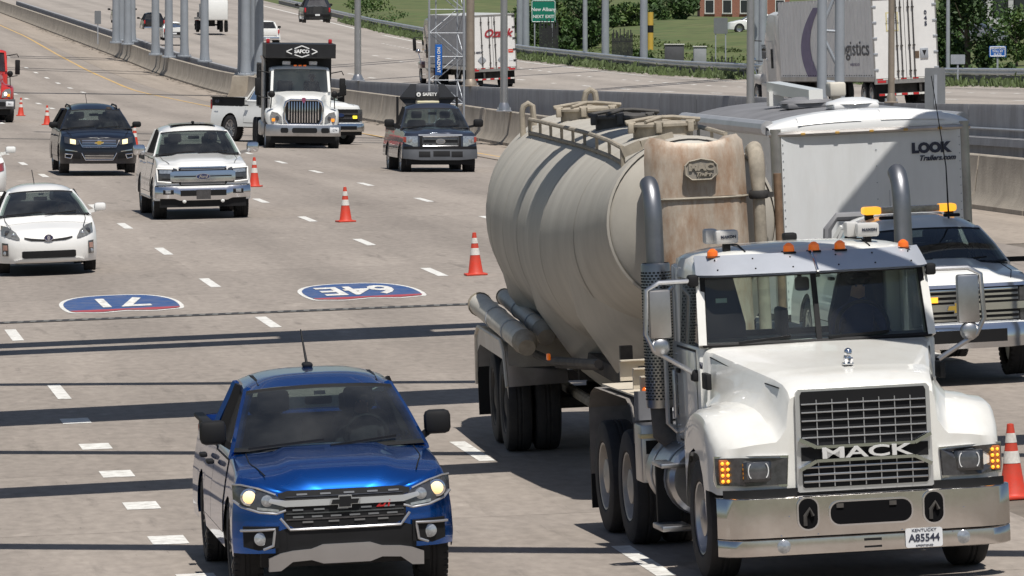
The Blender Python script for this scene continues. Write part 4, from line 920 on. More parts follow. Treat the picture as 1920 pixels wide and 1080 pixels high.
# ---- white pickup standing crosswise behind the dump truck
P = dict(L=6.3, W=2.03, fo=.96, wb=4.06, r=.43, zb=.5, zbf=.48, bow=.05, cr=.15, arch=.08, tw=.28, paint=WHT, S=[(.3, -.02), (.65, -.03), (.7, .02), (1.1, .03), (1.25, .07)],
         top=[(0, 1.22), (.15, 1.25), (.4, 1.28), (1.4, 1.36), (1.8, 1.36), (4.2, 1.38), (4.3, 1.42), (6.3, 1.44)], cowl=1.40, crown=.05, bulge=.04, belt=1.36, wbase=.89, wtop=.72, wst=2.15, wstz=1.84, roof=2.02, roofend=3.95, rearbase=4.2, rearz=1.86, wroof=.68, pickup=1, mirror=(.06, .22, .34, .2), flare=0, bpost=3.0, handle=BLK, railmat=BLK)
c = Car('white_work_pickup', 'white pickup standing crosswise behind the dump truck', 'pickup', P); t = c.t
g = c.panel('grille', [(-.80, .72, 1.14), (.80, .72, 1.14)], BLK, .016)[0]
for z in (.85, .99): c.panel('grille_bar', [(-.7, z-.03, z+.03), (.7, z-.03, z+.03)], DLEN, .03, .03, g)
c.plate('emblem', oval(.28, .12), 0, .95, M('emblem_blue', (.012, .03, .10)), .06)
c.panel('headlight', [(.72, .74, 1.13), (.97, .76, 1.13)], DLEN, .02, mirror=True)
c.panel('strobe_lamp', [(.5, .84, .93), (.66, .84, .93)], M('lit_yellow_lamp', (.9, .7, .05), .3, emit=(1, .75, .05), es=1.2), .05, .03)
c.panel('bumper', [(-1.0, .42, .68), (1.0, .42, .68)], CHR, .07, .14); c.panel('bumper_intake', [(-.5, .48, .60), (.6, .48, .60)], BLK, .078, .03); c.panel('air_dam', [(-.9, .30, .44), (.9, .30, .44)], BLK, .0, .1)
for sx in (-1, 1):
    text('badge_text', '4x4', .16, INK, t, (sx*(1.022), 5.75, 1.3), (R(90), 0, R(90*sx)), ext=.003, bold=.004)
    obj('mirror_extra', MB().box(sx*1.15, sx*1.38, 1.7, 1.8, 1.55, 1.9, .04), BLK, t)
cross_pickup = t
Y = 219.5; X = at(637, Y); place(t, X, Y, -.70)
# ---- people behind the wheel
for c_, dx, dy, dz, lab, sh in ((f150, .38, 2.35, .98, 'driver in dark clothes inside the pearl white pickup', (.03, .03, .04)), (suv, .38, 2.2, .82, 'driver barely visible behind the dark suv windshield', (.06, .05, .05)), (colorado, .38, 2.25, .78, 'driver in the shade of the blue pickup cab', (.03, .03, .035)), (prius, .38, 2.1, .40, 'driver at the wheel of the white hatchback', (.30, .29, .28))):
    p = person(lab, 0, None, shirt=sh); seat_person(p, c_.t, dx, dy, dz)
# ------------------------------------------------------------------ the white tractor
MWH = M('tractor_white_paint', (.78, .77, .725), .3, coat=.8, var=.04, scale=1.5, dirt=(.5, .46, .39), damt=.34, dscale=3)
BUMPM = M('worn_chrome_bumper', (.72, .69, .66), .16, 1, var=.05, scale=3, dirt=(.42, .35, .30), damt=.4, dscale=2.5, bump=.10, bscale=2.2)
VIS = M('steel_visor', (.60, .62, .66), .3, .45, var=.06, bump=.25, bscale=5, dirt=(.5, .5, .52), damt=.3)
GRB = M('grille_black', (.012, .012, .013), .7, spec=.2)
GBAR = M('grille_bar_grey', (.42, .42, .42), .35, .6, var=.1)
t = thing('semi_tractor', 'white conventional semi tractor with tall black grille and chrome bumper', 'truck'); mack = t
def lf(x): return .26*(abs(x)/1.22)**5
# hood and fenders
ST = [(.13, 1.19, .78, 1.165, .615, 1.60), (.17, 1.21, .78, 1.20, .625, 1.66), (.30, 1.235, .80, 1.29, .64, 1.71), (.50, 1.245, .80, 1.385, .675, 1.745), (.62, 1.245, .80, 1.42, .70, 1.76)]
ar = .60; ay, az = 1.25, .52
arch = [(a, az+math.sqrt(max(0, ar*ar-(a-ay)**2))) for a in (ay-ar+.001, ay-.56, ay-.45, ay-.25, ay, ay+.25, ay+.45, ay+.56, ay+ar-.001)]
for y, zl in arch: ST.append((y+.0, 1.245-.03*max(0, y-1.4)*2, zl, interp([(.6, 1.42), (.9, 1.46), (1.3, 1.45), (1.7, 1.36), (2, 1.26)], y), interp([(.6, .70), (2, .98)], y), interp([(.6, 1.76), (2, 1.93)], y)))
ST.append((1.87, 1.17, .95, 1.30, .97, 1.91)); ST.append((2.0, 1.12, .95, 1.25, 1.0, 1.93))
rows = []
for y, xo, zl, zfd, xh, zh in ST:
    zt = max(zfd, zl+.05); xi = xh+.03+.0*y
    fl = min(1, max(0, (y-.1)/.35)); xs = xi+(.10 if y < 1.9 else .04)
    half = [(xo, zl), (xo, zl+(zt-zl)*.5), (xo, zt-.085), (xo-.014, zt-.035), (xo-.055, zt-.004), (xo-.16, zt+.012), ((xo+xs)/2-.03, zt+.03), (xs-.01, zt+.05), (xs-.045, zt+.085), (xi, zt+.17), (xh+.010, zh-.075), (xh-.008, zh-.028), (xh-.06, zh), (xh*.55, zh+.02), (0, zh+.028)]
    rows.append([(x, y+lf(x)*max(0, 1-(y-.13)/.9), z) for x, z in half]+[(-x, y+lf(x)*max(0, 1-(y-.13)/.9), z) for x, z in reversed(half[:-1])])
m = MB().grid(rows); f0 = rows[0]
m.grid([[(x, y, .78) for x, y, z in f0], f0])
hood = obj('hood', m, MWH, t, smooth=30)
text('unit_number', 'M17', .085, INK, hood, (-1.055, 1.80, 1.78), (R(90), 0, R(-90)), ext=.003)
obj('hood_seam', MB().tube([(-.66, .34, 1.655), (-.76, .9, 1.70), (-.98, 1.95, 1.86)], .006, 5).tube([(.66, .34, 1.655), (.76, .9, 1.70), (.98, 1.95, 1.86)], .006, 5), BLK, hood, kind='stuff')
for sg in (-1, 1):
    obj('hood_latch', MB().box(sg*1.13, sg*1.19, 1.86, 1.95, 1.18, 1.27, .015).box(sg*1.12, sg*1.17, 1.88, 1.93, 1.04, 1.2, .01), BLK, hood)
    obj('fender_seam', MB().tube([(sg*(.66+.14*q), .18+.9*q, 1.19+.31*math.sin(q*1.5)) for q in np.linspace(0, 1, 8)], .004, 5), BLK, hood)
    rv = MB()
    for k in range(9): rv.ball((sg*1.052, 2.06+k*.13, 1.03), .010, 4).ball((sg*1.045, 3.1, 1.1+k*.09), .009, 4)
    obj('cab_rivets', rv, STEEL, t, kind='stuff')
obj('wheel_well', MB().box(-1.0, 1.0, .35, 2.0, .55, 1.1), BLK, t, smooth=0)
def fm(name, poly, mat, par=None, y=.105, th=.04, lab=None, curve=True):            # plate on the nose; poly in (x,z)
    n = len(poly); a = [(x, y+(lf(x) if curve else 0), z) for x, z in poly]; b = [(p[0], p[1]+th, p[2]) for p in a]
    m = MB().add(a+b, [tuple(range(n)), tuple(reversed(range(n, 2*n)))]+[(i, i+n, (i+1) % n+n, (i+1) % n) for i in range(n)])
    o = obj(name, m, mat, par or t, smooth=0)
    if lab: o['label'] = lab
    return o
gr = fm('grille_frame', [(-.58, .80), (-.57, 1.62), (-.545, 1.65), (.545, 1.65), (.57, 1.62), (.58, .80), (.565, .79), (-.565, .79)], M('frame_chrome', (.66, .66, .66), .28, .7, var=.05), y=.08, curve=False)
up = fm('upper_grille', [(-.535, 1.245), (-.535, 1.60), (-.52, 1.63), (.52, 1.63), (.535, 1.60), (.535, 1.245), (.40, 1.175), (-.40, 1.175)], GRB, gr, .070, curve=False)
lo = fm('lower_grille', [(-.535, .84), (-.535, .98), (-.40, 1.05), (.40, 1.05), (.535, .98), (.535, .84), (.52, .825), (-.52, .825)], GRB, gr, .070, curve=False)
fm('name_band', [(-.54, 1.05), (-.54, 1.165), (.54, 1.165), (.54, 1.05)], GRB, gr, .066, curve=False)
for z in (1.245, 1.315, 1.385, 1.455, 1.525): obj('grille_bar', MB().box(-.53, .53, .052, .075, z-.006, z+.006, .003), GBAR, up)
for z in (.875, .935, .995): obj('grille_bar', MB().box(-.53+max(0, z-.98)*2, .53-max(0, z-.98)*2, .052, .075, z-.009, z+.009, .004), ALU, lo)
for x in np.linspace(-.40, .40, 7): obj('grille_rib', MB().box(x-.004, x+.004, .058, .076, 1.18, 1.56), GBAR, up, smooth=0); obj('grille_rib', MB().box(x-.004, x+.004, .058, .076, .83, 1.045), GBAR, lo, smooth=0)
for z, sg in ((1.165, 1), (1.05, -1)):
    obj('chrome_moulding', MB().bar((-.42, .045, z), (.42, .045, z), .05, .026).bar((-.42, .045, z), (-.56, .05, z+sg*.07), .05, .03).bar((.42, .045, z), (.56, .05, z+sg*.07), .05, .03), CHR, gr, smooth=0)
text('name_letters', 'MACK', .128, M('polished_letters', (.8, .79, .77), .35, .35, var=.04), gr, (0, .022, 1.108), (R(90), 0, 0), .014, .0025, sx=2.15)
obj('bulldog_emblem', MB().box(-.045, .045, .62, .70, 1.80, 1.82, .006).box(-.028, .028, .63, .72, 1.82, 1.88, .015).ball((0, .625, 1.91), .036, 6).box(-.022, .022, .575, .62, 1.885, 1.915, .008).bar((-.02, .62, 1.82), (-.024, .59, 1.86), .018, .018).bar((.02, .62, 1.82), (.024, .59, 1.86), .018, .018), CHR, t)
for sg in (-1, 1):
    hp = fm('headlight', [(sg*.67, .865), (sg*.655, 1.085), (sg*.85, 1.09), (sg*1.05, 1.095), (sg*1.225, 1.09), (sg*1.225, .95), (sg*1.215, .865), (sg*1.0, .855)], DLEN, y=.098)
    fm('headlight_trim', [(sg*.66, .845), (sg*.642, 1.105), (sg*.9, 1.11), (sg*1.23, 1.105), (sg*1.235, .9), (sg*1.22, .845)], CHR, y=.108)
    xc = sg*.90; y0 = .085+lf(xc)
    obj('lamp_lens', MB().box(xc-.13, xc+.13, y0, y0+.05, .885, 1.07, .035), M('lamp_black', (.02, .02, .022), .2, coat=1), hp); obj('lamp_inner', MB().box(xc-.10, xc+.10, y0-.006, y0+.03, .91, 1.06, .03), M('lamp_smoke', (.085, .088, .095), .12, .2, coat=1, var=.3, scale=14), hp)
    for s2 in (-1, 1): obj('lamp_ring_arc', MB().tube([(xc+s2*(.05+.035*math.sin(q)), y0-.012, .985+.065*math.cos(q)) for q in np.linspace(.4, 2.7, 7)], .005, 5), WINK, hp, kind='stuff')
    x1 = sg*1.155
    obj('turn_signal', MB().box(x1-.048, x1+.048, .085+lf(x1), .18+lf(x1), .875, 1.08, .012), M('signal_housing', (.45, .13, .02), .25, coat=1), hp)
    ld = MB()
    for i in range(2):
        for k in range(4): ld.ball((x1+(-.022+.044*i), .082+lf(x1)+sg*.0+i*sg*.008, .90+k*.05), .015, 5)
    obj('signal_lights', ld, M('lit_amber_lamp', (.9, .5, .05)), hp, kind='stuff')
# chrome bumper
bf = lambda x: .03*(abs(x)/1.25)**2+.20*(abs(x)/1.25)**14
def bump(z0, z1, pr, mat, nm, par=None):
    xs = np.linspace(-1.25, 1.25, 41); rows = []
    for z, dy in ((z0, .02), (z0+.008, .0), ((z0+z1)/2, -.006), (z1-.010, .0), (z1, .015)): rows.append([(x, bf(x)+dy-pr, z) for x in xs])
    rows.append([(x, bf(x)+.12, z1) for x in xs]); rows.insert(0, [(x, bf(x)+.12, z0) for x in xs])
    return obj(nm, MB().grid(rows), mat, par or t, smooth=45)
bu = bump(.42, .765, .0, BUMPM, 'bumper'); bump(.27, .417, -.006, BUMPM, 'bumper_valance', bu)
obj('bumper_gap', MB().grid([[(x, bf(x)*.6+.10, z) for x in np.linspace(-1.2, 1.2, 17)] for z in (.70, .83)]), BLK, t)
def rr(x0, x1, z0, z1, r, n=5):
    out = []
    for cx, cz, a0 in ((x1-r, z1-r, 0), (x0+r, z1-r, 90), (x0+r, z0+r, 180), (x1-r, z0+r, 270)):
        for i in range(n+1): a = R(a0+90*i/n); out.append((cx+r*math.cos(a), cz+r*math.sin(a)))
    return out
def bplate(nm, poly, mat, pr, th=.02, par=None):
    n = len(poly); y = -pr; return obj(nm, MB().prism(poly, y, y+th, 'y'), mat, par or bu, smooth=0)
for x0, x1, z0, z1, r in ((-.60, -.44, .49, .745, .075), (.47, .63, .49, .745, .075), (-.33, .36, .515, .70, .08)):
    bplate('opening_rim', rr(x0-.014, x1+.014, z0-.014, z1+.014, r+.01), CHR, .020); bplate('bumper_opening', rr(x0, x1, z0, z1, r), M('opening_black', (.006, .006, .007), .9, spec=.1), .024)  # flat black panels on the chrome stand in for the shaded recesses
for x in (-.52, .55): obj('tow_hook', MB().tube([(x-.03, -.03, .52), (x-.03, -.035, .60), (x+.01, -.04, .66), (x+.035, -.035, .60)], .018, 6), GRIM, bu)
for x in (-.25, .20): obj('tow_tab', MB().box(x-.03, x+.03, -.034, -.022, .655, .69), GRIM, bu, smooth=0)
for x in (-.73, .80): obj('fog_lamp', MB().lathe([(.001, -.028), (.04, -.024), (.058, -.01), (.062, .02)], (x, bf(x)+.012, .35), axis='y'), LENS, bu)
bplate('step_hole', [(-.05, .305), (-.05, .385), (.10, .385), (.10, .305)], BLK, -.002)
pl = bplate('license_plate', rr(.30, .615, .285, .445, .02, 3), PLATE, .016, .012)
text('plate_state', 'KENTUCKY', .034, INK, pl, (.458, -.018, .428), ext=.002, sx=1.2); text('plate_number', 'A85544', .088, INK, pl, (.458, -.018, .362), ext=.002, bold=.002, sx=.95); text('plate_note', 'APPORTIONED', .022, INK, pl, (.458, -.018, .300), ext=.002)
bl = MB(); rnd2 = random.Random(3)
for i in range(16): x, z = rnd2.uniform(-1.1, 1.1), rnd2.choice([.44, .75, .40, .6]); bl.ball((x, bf(x)-.004, z), .007, 4)
obj('bumper_bolts', bl, CHR, bu, kind='stuff')
# wheels and chassis
for sx in (-1, 1):
    wheel(t, sx*1.07, 1.25, .52, .30, 'truck', ALU)
    for yy in (4.95, 6.28):
        wheel(t, sx*1.09, yy, .52, .28, 'truck', M('pale_rim', (.45, .42, .38), .5, .5, var=.2)); wheel(t, sx*.78, yy, .52, .28, 'truck', GRIM)
ch = MB()
for sx in (-1, 1): ch.box(sx*.38, sx*.48, .6, 6.9, .72, .98)
for y in (1.25, 4.95, 6.28): ch.cyl((-1.0, y, .52), (1.0, y, .52), .09, 10)
ch.box(-.3, .3, 4.7, 6.5, .35, .75); obj('chassis', ch, GRIM, t, smooth=30)
obj('fifth_wheel', MB().lathe([(.01, 0), (.45, 0), (.45, .06), (.01, .06)], (0, 5.6, 1.14), n=20), GRIM, t)
# cab
m = MB(); z0, z1 = 1.0, 1.93
m.box(-1.04, 1.04, 1.98, 3.32, .98, 1.93, .03); cabb = obj('cab', m, MWH, t)
def cabp(v, q): # windshield point, v -1..1, q 0..1
    b = Vector((1.0*v, 1.97-.10*(1-v*v), 1.93)); u = Vector((.97*v, 2.16-.08*(1-v*v), 2.55)); return b.lerp(u, q)
for sg in (-1, 1):
    obj('windshield', MB().grid([[cabp(v, q) for v in np.linspace(.02*sg, .97*sg, 9)] for q in np.linspace(0, 1, 5)]), glass('truck_glass', (.82, .92, .87), .01, .01, .022), t, fix=False)
    obj('front_pillar', MB().bar(cabp(sg, 0)+Vector((0, .02, 0)), cabp(sg, 1)+Vector((0, .03, 0)), .07, .11), MWH, t, smooth=0)
    obj('rear_pillar', MB().box(sg*.86, sg*1.03, 3.14, 3.31, 1.9, 2.6, .03), MWH, t); obj('door_post', MB().box(sg*.98, sg*1.03, 3.0, 3.16, 1.9, 2.58, .01), MWH, t)
    obj('side_window', MB().grid([[(sg*1.025, y, 1.86), (sg*1.0, max(y, 2.2), 2.52)] for y in np.linspace(2.08, 3.02, 5)]), GLD, t, fix=False)
    obj('door_seam', MB().grid([[(sg*1.043, y, 1.06), (sg*1.043, y, 1.9)] for y in (2.10, 3.06)]), BLK, t, fix=False); d = obj('door', MB().box(sg*1.03, sg*1.05, 2.12, 3.04, 1.08, 1.88, .008), MWH, t)
    obj('door_handle', MB().box(sg*1.05, sg*1.075, 2.86, 2.98, 1.66, 1.70, .01), BLK, d)
    obj('grab_handle', MB().tube([(sg*1.04, 3.18, 2.4), (sg*1.12, 3.2, 2.32), (sg*1.12, 3.22, 1.2), (sg*1.04, 3.2, 1.12)], .02, 8), ALU, t)
    obj('lower_grab_handle', MB().box(sg*1.05, sg*1.085, 3.08, 3.14, 1.25, 1.68, .015), ALU, t)
    obj('side_vent', MB().box(sg*1.0, sg*1.045, 1.62, 1.86, 1.58, 1.72, .01), BLK, t)
    obj('window_seal', MB().bar(cabp(sg*.985, 0)+Vector((0, -.02, 0)), cabp(sg*.985, 1)+Vector((0, -.02, 0)), .045, .02), BLK, t, smooth=0)
obj('centre_divider', MB().bar(cabp(0, 0)+Vector((0, -.015, 0)), cabp(0, 1)+Vector((0, -.015, 0)), .045, .03), BLK, t, smooth=0)
obj('lower_seal', MB().tube([cabp(v, .02)+Vector((0, -.012, 0)) for v in np.linspace(-1, 1, 13)], .022, 6), BLK, t)
obj('upper_seal', MB().tube([cabp(v, .97)+Vector((0, -.012, 0)) for v in np.linspace(-1, 1, 13)], .03, 6), BLK, t)
rows = []
for y, hw, zc in ((2.14, .97, 2.60), (2.2, .985, 2.68), (2.32, 1.0, 2.735), (2.6, 1.02, 2.77), (3.0, 1.02, 2.77), (3.26, 1.0, 2.74), (3.33, .98, 2.62)):
    rows.append([(-hw-.01, y, 2.5)]+[(hw*math.sin(a), y-.08*(1-math.sin(a)**2)*(1 if y < 2.7 else 0), 2.56+(zc-2.56)*max(0, math.cos(a))**.45) for a in np.linspace(-math.pi/2, math.pi/2, 17)]+[(hw+.01, y, 2.5)])
obj('roof', MB().grid(rows), MWH, t, smooth=50)
rs = MB()
for x in (-.55, .55): rs.tube([(x, 2.25, 2.722), (x, 2.6, 2.768), (x, 3.2, 2.75)], .008, 5)
obj('roof_seam', rs, BLK, t, kind='stuff')
obj('cab_back', MB().box(-1.0, -.72, 3.26, 3.31, 1.9, 2.6).box(.72, 1.0, 3.26, 3.31, 1.9, 2.6).box(-.72, .72, 3.26, 3.31, 2.5, 2.62).box(-.72, .72, 3.26, 3.31, 1.9, 1.98), DRK, t, smooth=0)
obj('rear_window', MB().grid([[(-.72, 3.285, 1.97), (.72, 3.285, 1.97)], [(-.72, 3.285, 2.52), (.72, 3.285, 2.52)]]), MATS['truck_glass'], t, fix=False)
# visor in two halves
for sg in (-1, 1):
    rows = []
    for q in np.linspace(0, 1, 5):
        rows.append([(x*(1+.035*q), 2.17-.09*(1-(x)**2)-.26*q+.18*max(0, abs(x)-.82)/.2*0+ (.20*max(0, abs(x)-.86)/.14), 2.705-.14*q-.02*q*q) for x in np.linspace(.012*sg, .985*sg, 13)])
    m = MB().grid(rows); m.grid([[(x, y+.012, z-.016) for x, y, z in r] for r in rows]); v = obj('sun_visor', m, VIS, t, smooth=60)
    rv = MB()
    for x in np.linspace(.2, .85, 3):
        for q in (1, 3):
            rv.ball((sg*x, rows[q][int(x/.985*12)][1]-.003, rows[q][int(x/.985*12)][2]), .008, 5)
    obj('visor_bolts', rv, BLK, v, kind='stuff')
obj('visor_seam', MB().tube([(0, 2.07, 2.71), (0, 1.93, 2.63), (0, 1.80, 2.548)], .012, 6), CHR, t)
for x in (-.85, -.19, .03, .26, .83):
    y = 2.19-.08*(1-x*x); ml = obj('marker_light', MB().lathe([(.05, -.012), (.05, 0), (.046, .04), (.02, .062), (.001, .066)], (x, y, 2.722 if abs(x) < .5 else 2.70), n=14), ORL, t)
    obj('marker_base', MB().box(x-.055, x+.055, y-.06, y+.1, 2.695, 2.712 if abs(x) < .5 else 2.70, .008), BLK, ml)
for x, yy in ((-.68, 2.36), (.58, 2.42)):
    a = obj('toll_transponder', MB().box(x-.10, x+.10, yy, yy+.12, 2.79, 2.91, .025), M('grey_white_plastic', (.55, .54, .52), .5), t)
    obj('transponder_foot', MB().box(x-.03, x+.03, yy+.03, yy+.1, 2.72, 2.8), BLK, a); text('maker_text', 'MAXON', .036, INK, a, (x+.01, yy-.004, 2.85), ext=.003, bold=.001)
    obj('second_box', MB().box(x-.17, x-.06, yy+.12, yy+.28, 2.79, 2.92, .02), M('grey_white_plastic', (.55, .54, .52)), a)
obj('roof_horn', MB().box(-.06, .06, 3.0, 3.12, 2.76, 2.83, .02), BLK, t)
# cab inside
obj('dashboard', MB().grid([[(x, 2.02+dy, 1.93+dz) for x in np.linspace(-.98, .98, 9)] for dy, dz in ((0, 0), (.2, .04), (.3, .0), (.32, -.5))]), M('truck_dash', (.05, .055, .055), .8), t)
for x, hgt in ((-.64, .62), (.56, .62)):
    se = obj('seat', MB().prism([(-.22, -.35), (-.24, .2), (-.13, hgt), (.10, hgt), (.20, .2), (.22, -.35)], 2.88, 3.02, 'y'), M('truck_seat', (.03, .036, .055), .9), t, smooth=0); se.location = (x, .08, 1.86)
    obj('seat_cushion', MB().box(-.25, .25, 2.45, 2.95, -.38, -.22, .05), M('truck_seat', (.03, .036, .055)), se)
obj('seat_label', MB().box(-.70, -.60, 2.945, 2.95, 2.25, 2.29), M('pale_sticker', (.6, .75, .72), .5), t, smooth=0)
obj('armrest', MB().box(-.20, -.12, 2.6, 2.9, 1.95, 2.2, .03), BLK, t)
obj('steering_wheel', MB().lathe([(.23+.017*math.cos(q), .017*math.sin(q)) for q in np.linspace(0, 2*math.pi, 9)], (.5, 2.45, 2.0), axis='y', n=26), BLK, t)
obj('camera_unit', MB().box(-.12, .0, 2.2, 2.3, 2.36, 2.48, .025).box(-.10, -.07, 2.2, 2.25, 2.47, 2.56), BLK, t)
wi = MB()
for a, b in (((-.7, .04), (-.25, .10)), ((.08, .06), (.62, .10))): wi.bar(cabp(*a)+Vector((0, -.03, 0)), cabp(*b)+Vector((0, -.03, 0)), .02, .02)
obj('wiper', wi, BLK, t, smooth=0, kind='stuff')
# stacks, heat shields, mirrors, tank, steps
STK = M('stack_steel', (.26, .265, .28), .42, .9, var=.16); SHM = M('heat_shield_chrome', (.40, .385, .36), .38, 1, var=.15)
for sg in (-1, 1):
    x = sg*1.12
    st = obj('exhaust_stack', MB().tube([(x, 3.55, 1.2), (x, 3.55, 2.95), (x, 3.56, 3.08), (x, 3.60, 3.19), (x, 3.67, 3.265), (x, 3.74, 3.29)], [.08]*6, 18, cap=False), STK, t)
    sh = MB().lathe([(.125, 1.32), (.13, 1.34), (.13, 2.58), (.12, 2.6)], (x, 3.55, 0), n=24); s_ = obj('heat_shield', sh, SHM, t)
    hl = MB()
    for k in range(44):
        for a in range(12):
            q = math.pi+a*math.pi/11+(.14 if k % 2 else 0); c_ = Vector((x+math.cos(q)*.132, 3.55+math.sin(q)*.132, 1.40+k*.026)); tt = Vector((-math.sin(q), math.cos(q), 0)); hl.obox(c_, tt*.011, Vector((math.cos(q), math.sin(q), 0))*.002, Vector((0, 0, .0075)))
    obj('shield_slots', hl, HOLE, s_, smooth=0, kind='stuff')
    obj('stack_elbow', MB().tube([(x, 3.55, 1.34), (x, 3.5, 1.1), (x*.85, 3.35, .95)], .10, 12), GRIM, t)
    # mirror
    a = MB().tube([(sg*1.0, 2.1, 2.5), (sg*1.36, 2.02, 2.50), (sg*1.47, 2.02, 2.44), (sg*1.49, 2.02, 2.06), (sg*1.42, 2.03, 1.92), (sg*1.03, 2.1, 1.68)], .022, 8)
    ma = obj('mirror_arm', a, ALU, t); mi = obj('mirror', MB().box(sg*1.26, sg*1.45, 2.0, 2.09, 2.02, 2.44, .02), ALU if sg > 0 else M('mirror_dull_steel', (.4, .38, .36), .35, .8, var=.15), t)
    obj('spot_mirror', MB().ball((sg*1.36, 2.04, 1.95), .085, 8, (1, .5, 1)), ALU, mi)
    for z in (2.5, 1.68): obj('arm_bracket', MB().box(sg*1.0, sg*1.09, 2.05, 2.17, z-.05, z+.05, .02), BLK, ma)
    obj('fuel_tank', MB().lathe([(.01, 2.56), (.28, 2.56), (.32, 2.6), (.32, 3.8), (.28, 3.84), (.01, 3.84)], (sg*.92, 0, .74), axis='y', n=28), ALU, t)
    for y in (2.8, 3.5): obj('tank_strap', MB().lathe([(.326, y-.03), (.33, y), (.326, y+.03)], (sg*.92, 0, .74), axis='y', n=28), STEEL, t)
    obj('tank_step', MB().box(sg*1.08, sg*1.32, 2.5, 3.0, .86, .90, .008), ALU, t); obj('lower_step', MB().box(sg*1.08, sg*1.34, 2.45, 2.95, .31, .36, .01), ALU, t); obj('step_hanger', MB().box(sg*1.1, sg*1.3, 2.9, 2.96, .34, .9), BLK, t, smooth=0)
obj('fuel_cap', MB().lathe([(.06, 0), (.06, .05), (.01, .055)], (-.98, 2.75, 1.05), n=14), CHR, t)
tb = obj('tool_box', MB().box(-1.24, -.62, 3.98, 4.35, .62, 1.14, .02), ALU, t); obj('box_tread', MB().box(-1.25, -.62, 3.955, 4.1, 1.02, 1.06, .006), M('pale_gold_trim', (.62, .52, .30), .4, .5), tb); obj('box_recess', MB().box(-1.2, -.66, 3.972, 4.0, .88, 1.0), BLK, tb, smooth=0); obj('box_lip', MB().box(-1.0, -.66, 3.965, 4.0, .68, .71), CHR, tb, smooth=0)
for sg in (-1, 1):
    fd = obj('quarter_fender', MB().grid([[(sg*1.24, y, z), (sg*.64, y, z+.01)] for y, z in ((4.38, .95), (4.40, 1.14), (4.52, 1.27), (4.75, 1.33), (6.5, 1.33), (6.75, 1.27), (6.88, 1.12), (6.9, .5))]), M('grimy_fender', (.22, .2, .18), .6, var=.25, dirt=(.1, .09, .08), damt=.5), t)
    obj('mud_flap', MB().box(sg*.62, sg*1.24, 6.9, 6.93, .18, .75), BLK, t, smooth=0)
    fp = obj('flap_panel', MB().box(sg*.62, sg*1.23, 4.31, 4.335, 1.16, 1.42), M('flap_grey', (.16, .16, .17), .6), t, smooth=0)
    text('flap_text', 'MACK', .11, WINK, fp, (sg*.86, 4.305, 1.245), ext=.003, bold=.004, sx=1.2)
DK = M('cream_deck_plate', (.60, .53, .42), .55, var=.1, dirt=(.3, .26, .2), damt=.4)
for i, y in enumerate((4.40, 4.78, 5.25)):                                    # drilled deck ladders behind the cab
    L0, L1 = (-1.16 if i < 2 else -1.2), -.30; zz = 1.45+.05*i
    lad = obj('deck_plate', MB().box(L0, L1, y-.015, y+.015, zz-.09, zz+.09), DK, t, smooth=0); obj('plate_flange', MB().box(L0, L1, y-.08, y+.02, zz+.09, zz+.10), DK, lad, smooth=0)
    hp = MB()
    for k in range(3): hp.prism([(L0+.14+k*.24+px, zz+pz) for px, pz in ((0, -.03), (.03, .035), (.13, .035), (.16, 0), (.13, -.03))], y-.02, y-.014)
    obj('plate_holes', hp, HOLE, lad, smooth=0, kind='stuff')
obj('deck_lamp', MB().ball((-1.12, 4.36, 1.42), .035, 6), ORL, t)
obj('deck_panel', MB().box(-1.2, -.6, 4.35, 6.3, 1.36, 1.375), DK, t, smooth=0)
put(t, 1637, 225, -.15)
dr = person('driver in a dark cap and navy shirt seen through the tractor windshield', 0, None, shirt=(.012, .02, .075), cap=(.01, .014, .035)); seat_person(dr, mack, .54, 2.83, 1.62)
# ------------------------------------------------------------------ the tank trailer
DUST = M('cement_dusted_aluminium', (.46, .43, .375), .55, .0, var=.11, scale=1.3, dirt=(.28, .255, .215), damt=.42, dscale=1.4, bump=.15, bscale=6, stretch=(.5, 1.5, .5))
DUS2 = M('cement_dust_fittings', (.36, .315, .25), .8, var=.25, scale=6, dirt=(.12, .11, .09), damt=.6, dscale=4)
RUST = M('stained_front_cover', (.43, .365, .295), .5, .1, var=.2, scale=5, dirt=(.25, .125, .055), damt=1.0, dscale=3.2, stretch=(1.5, 1, .55), bump=.1)
t = thing('tank_trailer', 'dusty grey pneumatic tank trailer with three roof hatches', 'tank trailer'); tank = t
SEC = [(.55, .80, 2.72), (.60, .82, 2.70), (2.2, 1.0, 2.515), (4.2, 1.13, 2.38), (5.2, 1.15, 2.36), (10.2, 1.15, 2.36), (11.2, 1.11, 2.40), (12.3, 1.0, 2.51), (12.8, .86, 2.65)]
def tk(y): return interp([(a, b) for a, b, c in SEC], y), interp([(a, c) for a, b, c in SEC], y)
yy = sorted(set([a for a, b, c in SEC]+list(np.linspace(.6, 12.8, 40))))
n = 56
m = MB().grid([[(tk(y)[0]*math.sin(2*math.pi*k/n), y, tk(y)[1]+tk(y)[0]*math.cos(2*math.pi*k/n)) for k in range(n)] for y in yy], closed=True)
tb_ = obj('tank_shell', m, DUST, t, smooth=60)
dm = MB()
for y0, sg in ((.55, -1), (12.8, 1)):
    r0, z0 = tk(y0); dm = MB().lathe([(.001, y0+sg*.24), (r0*.3, y0+sg*.225), (r0*.6, y0+sg*.17), (r0*.85, y0+sg*.08), (r0, y0)], (0, 0, z0), axis='y', n=48); obj('tank_head', dm, DUST, t, smooth=60)
pass
r0, z0 = tk(.55)
obj('head_rim', MB().lathe([(r0+.005, .53), (r0+.03, .54), (r0+.03, .60), (r0+.005, .62)], (0, 0, z0), axis='y', n=56), DUST, t)
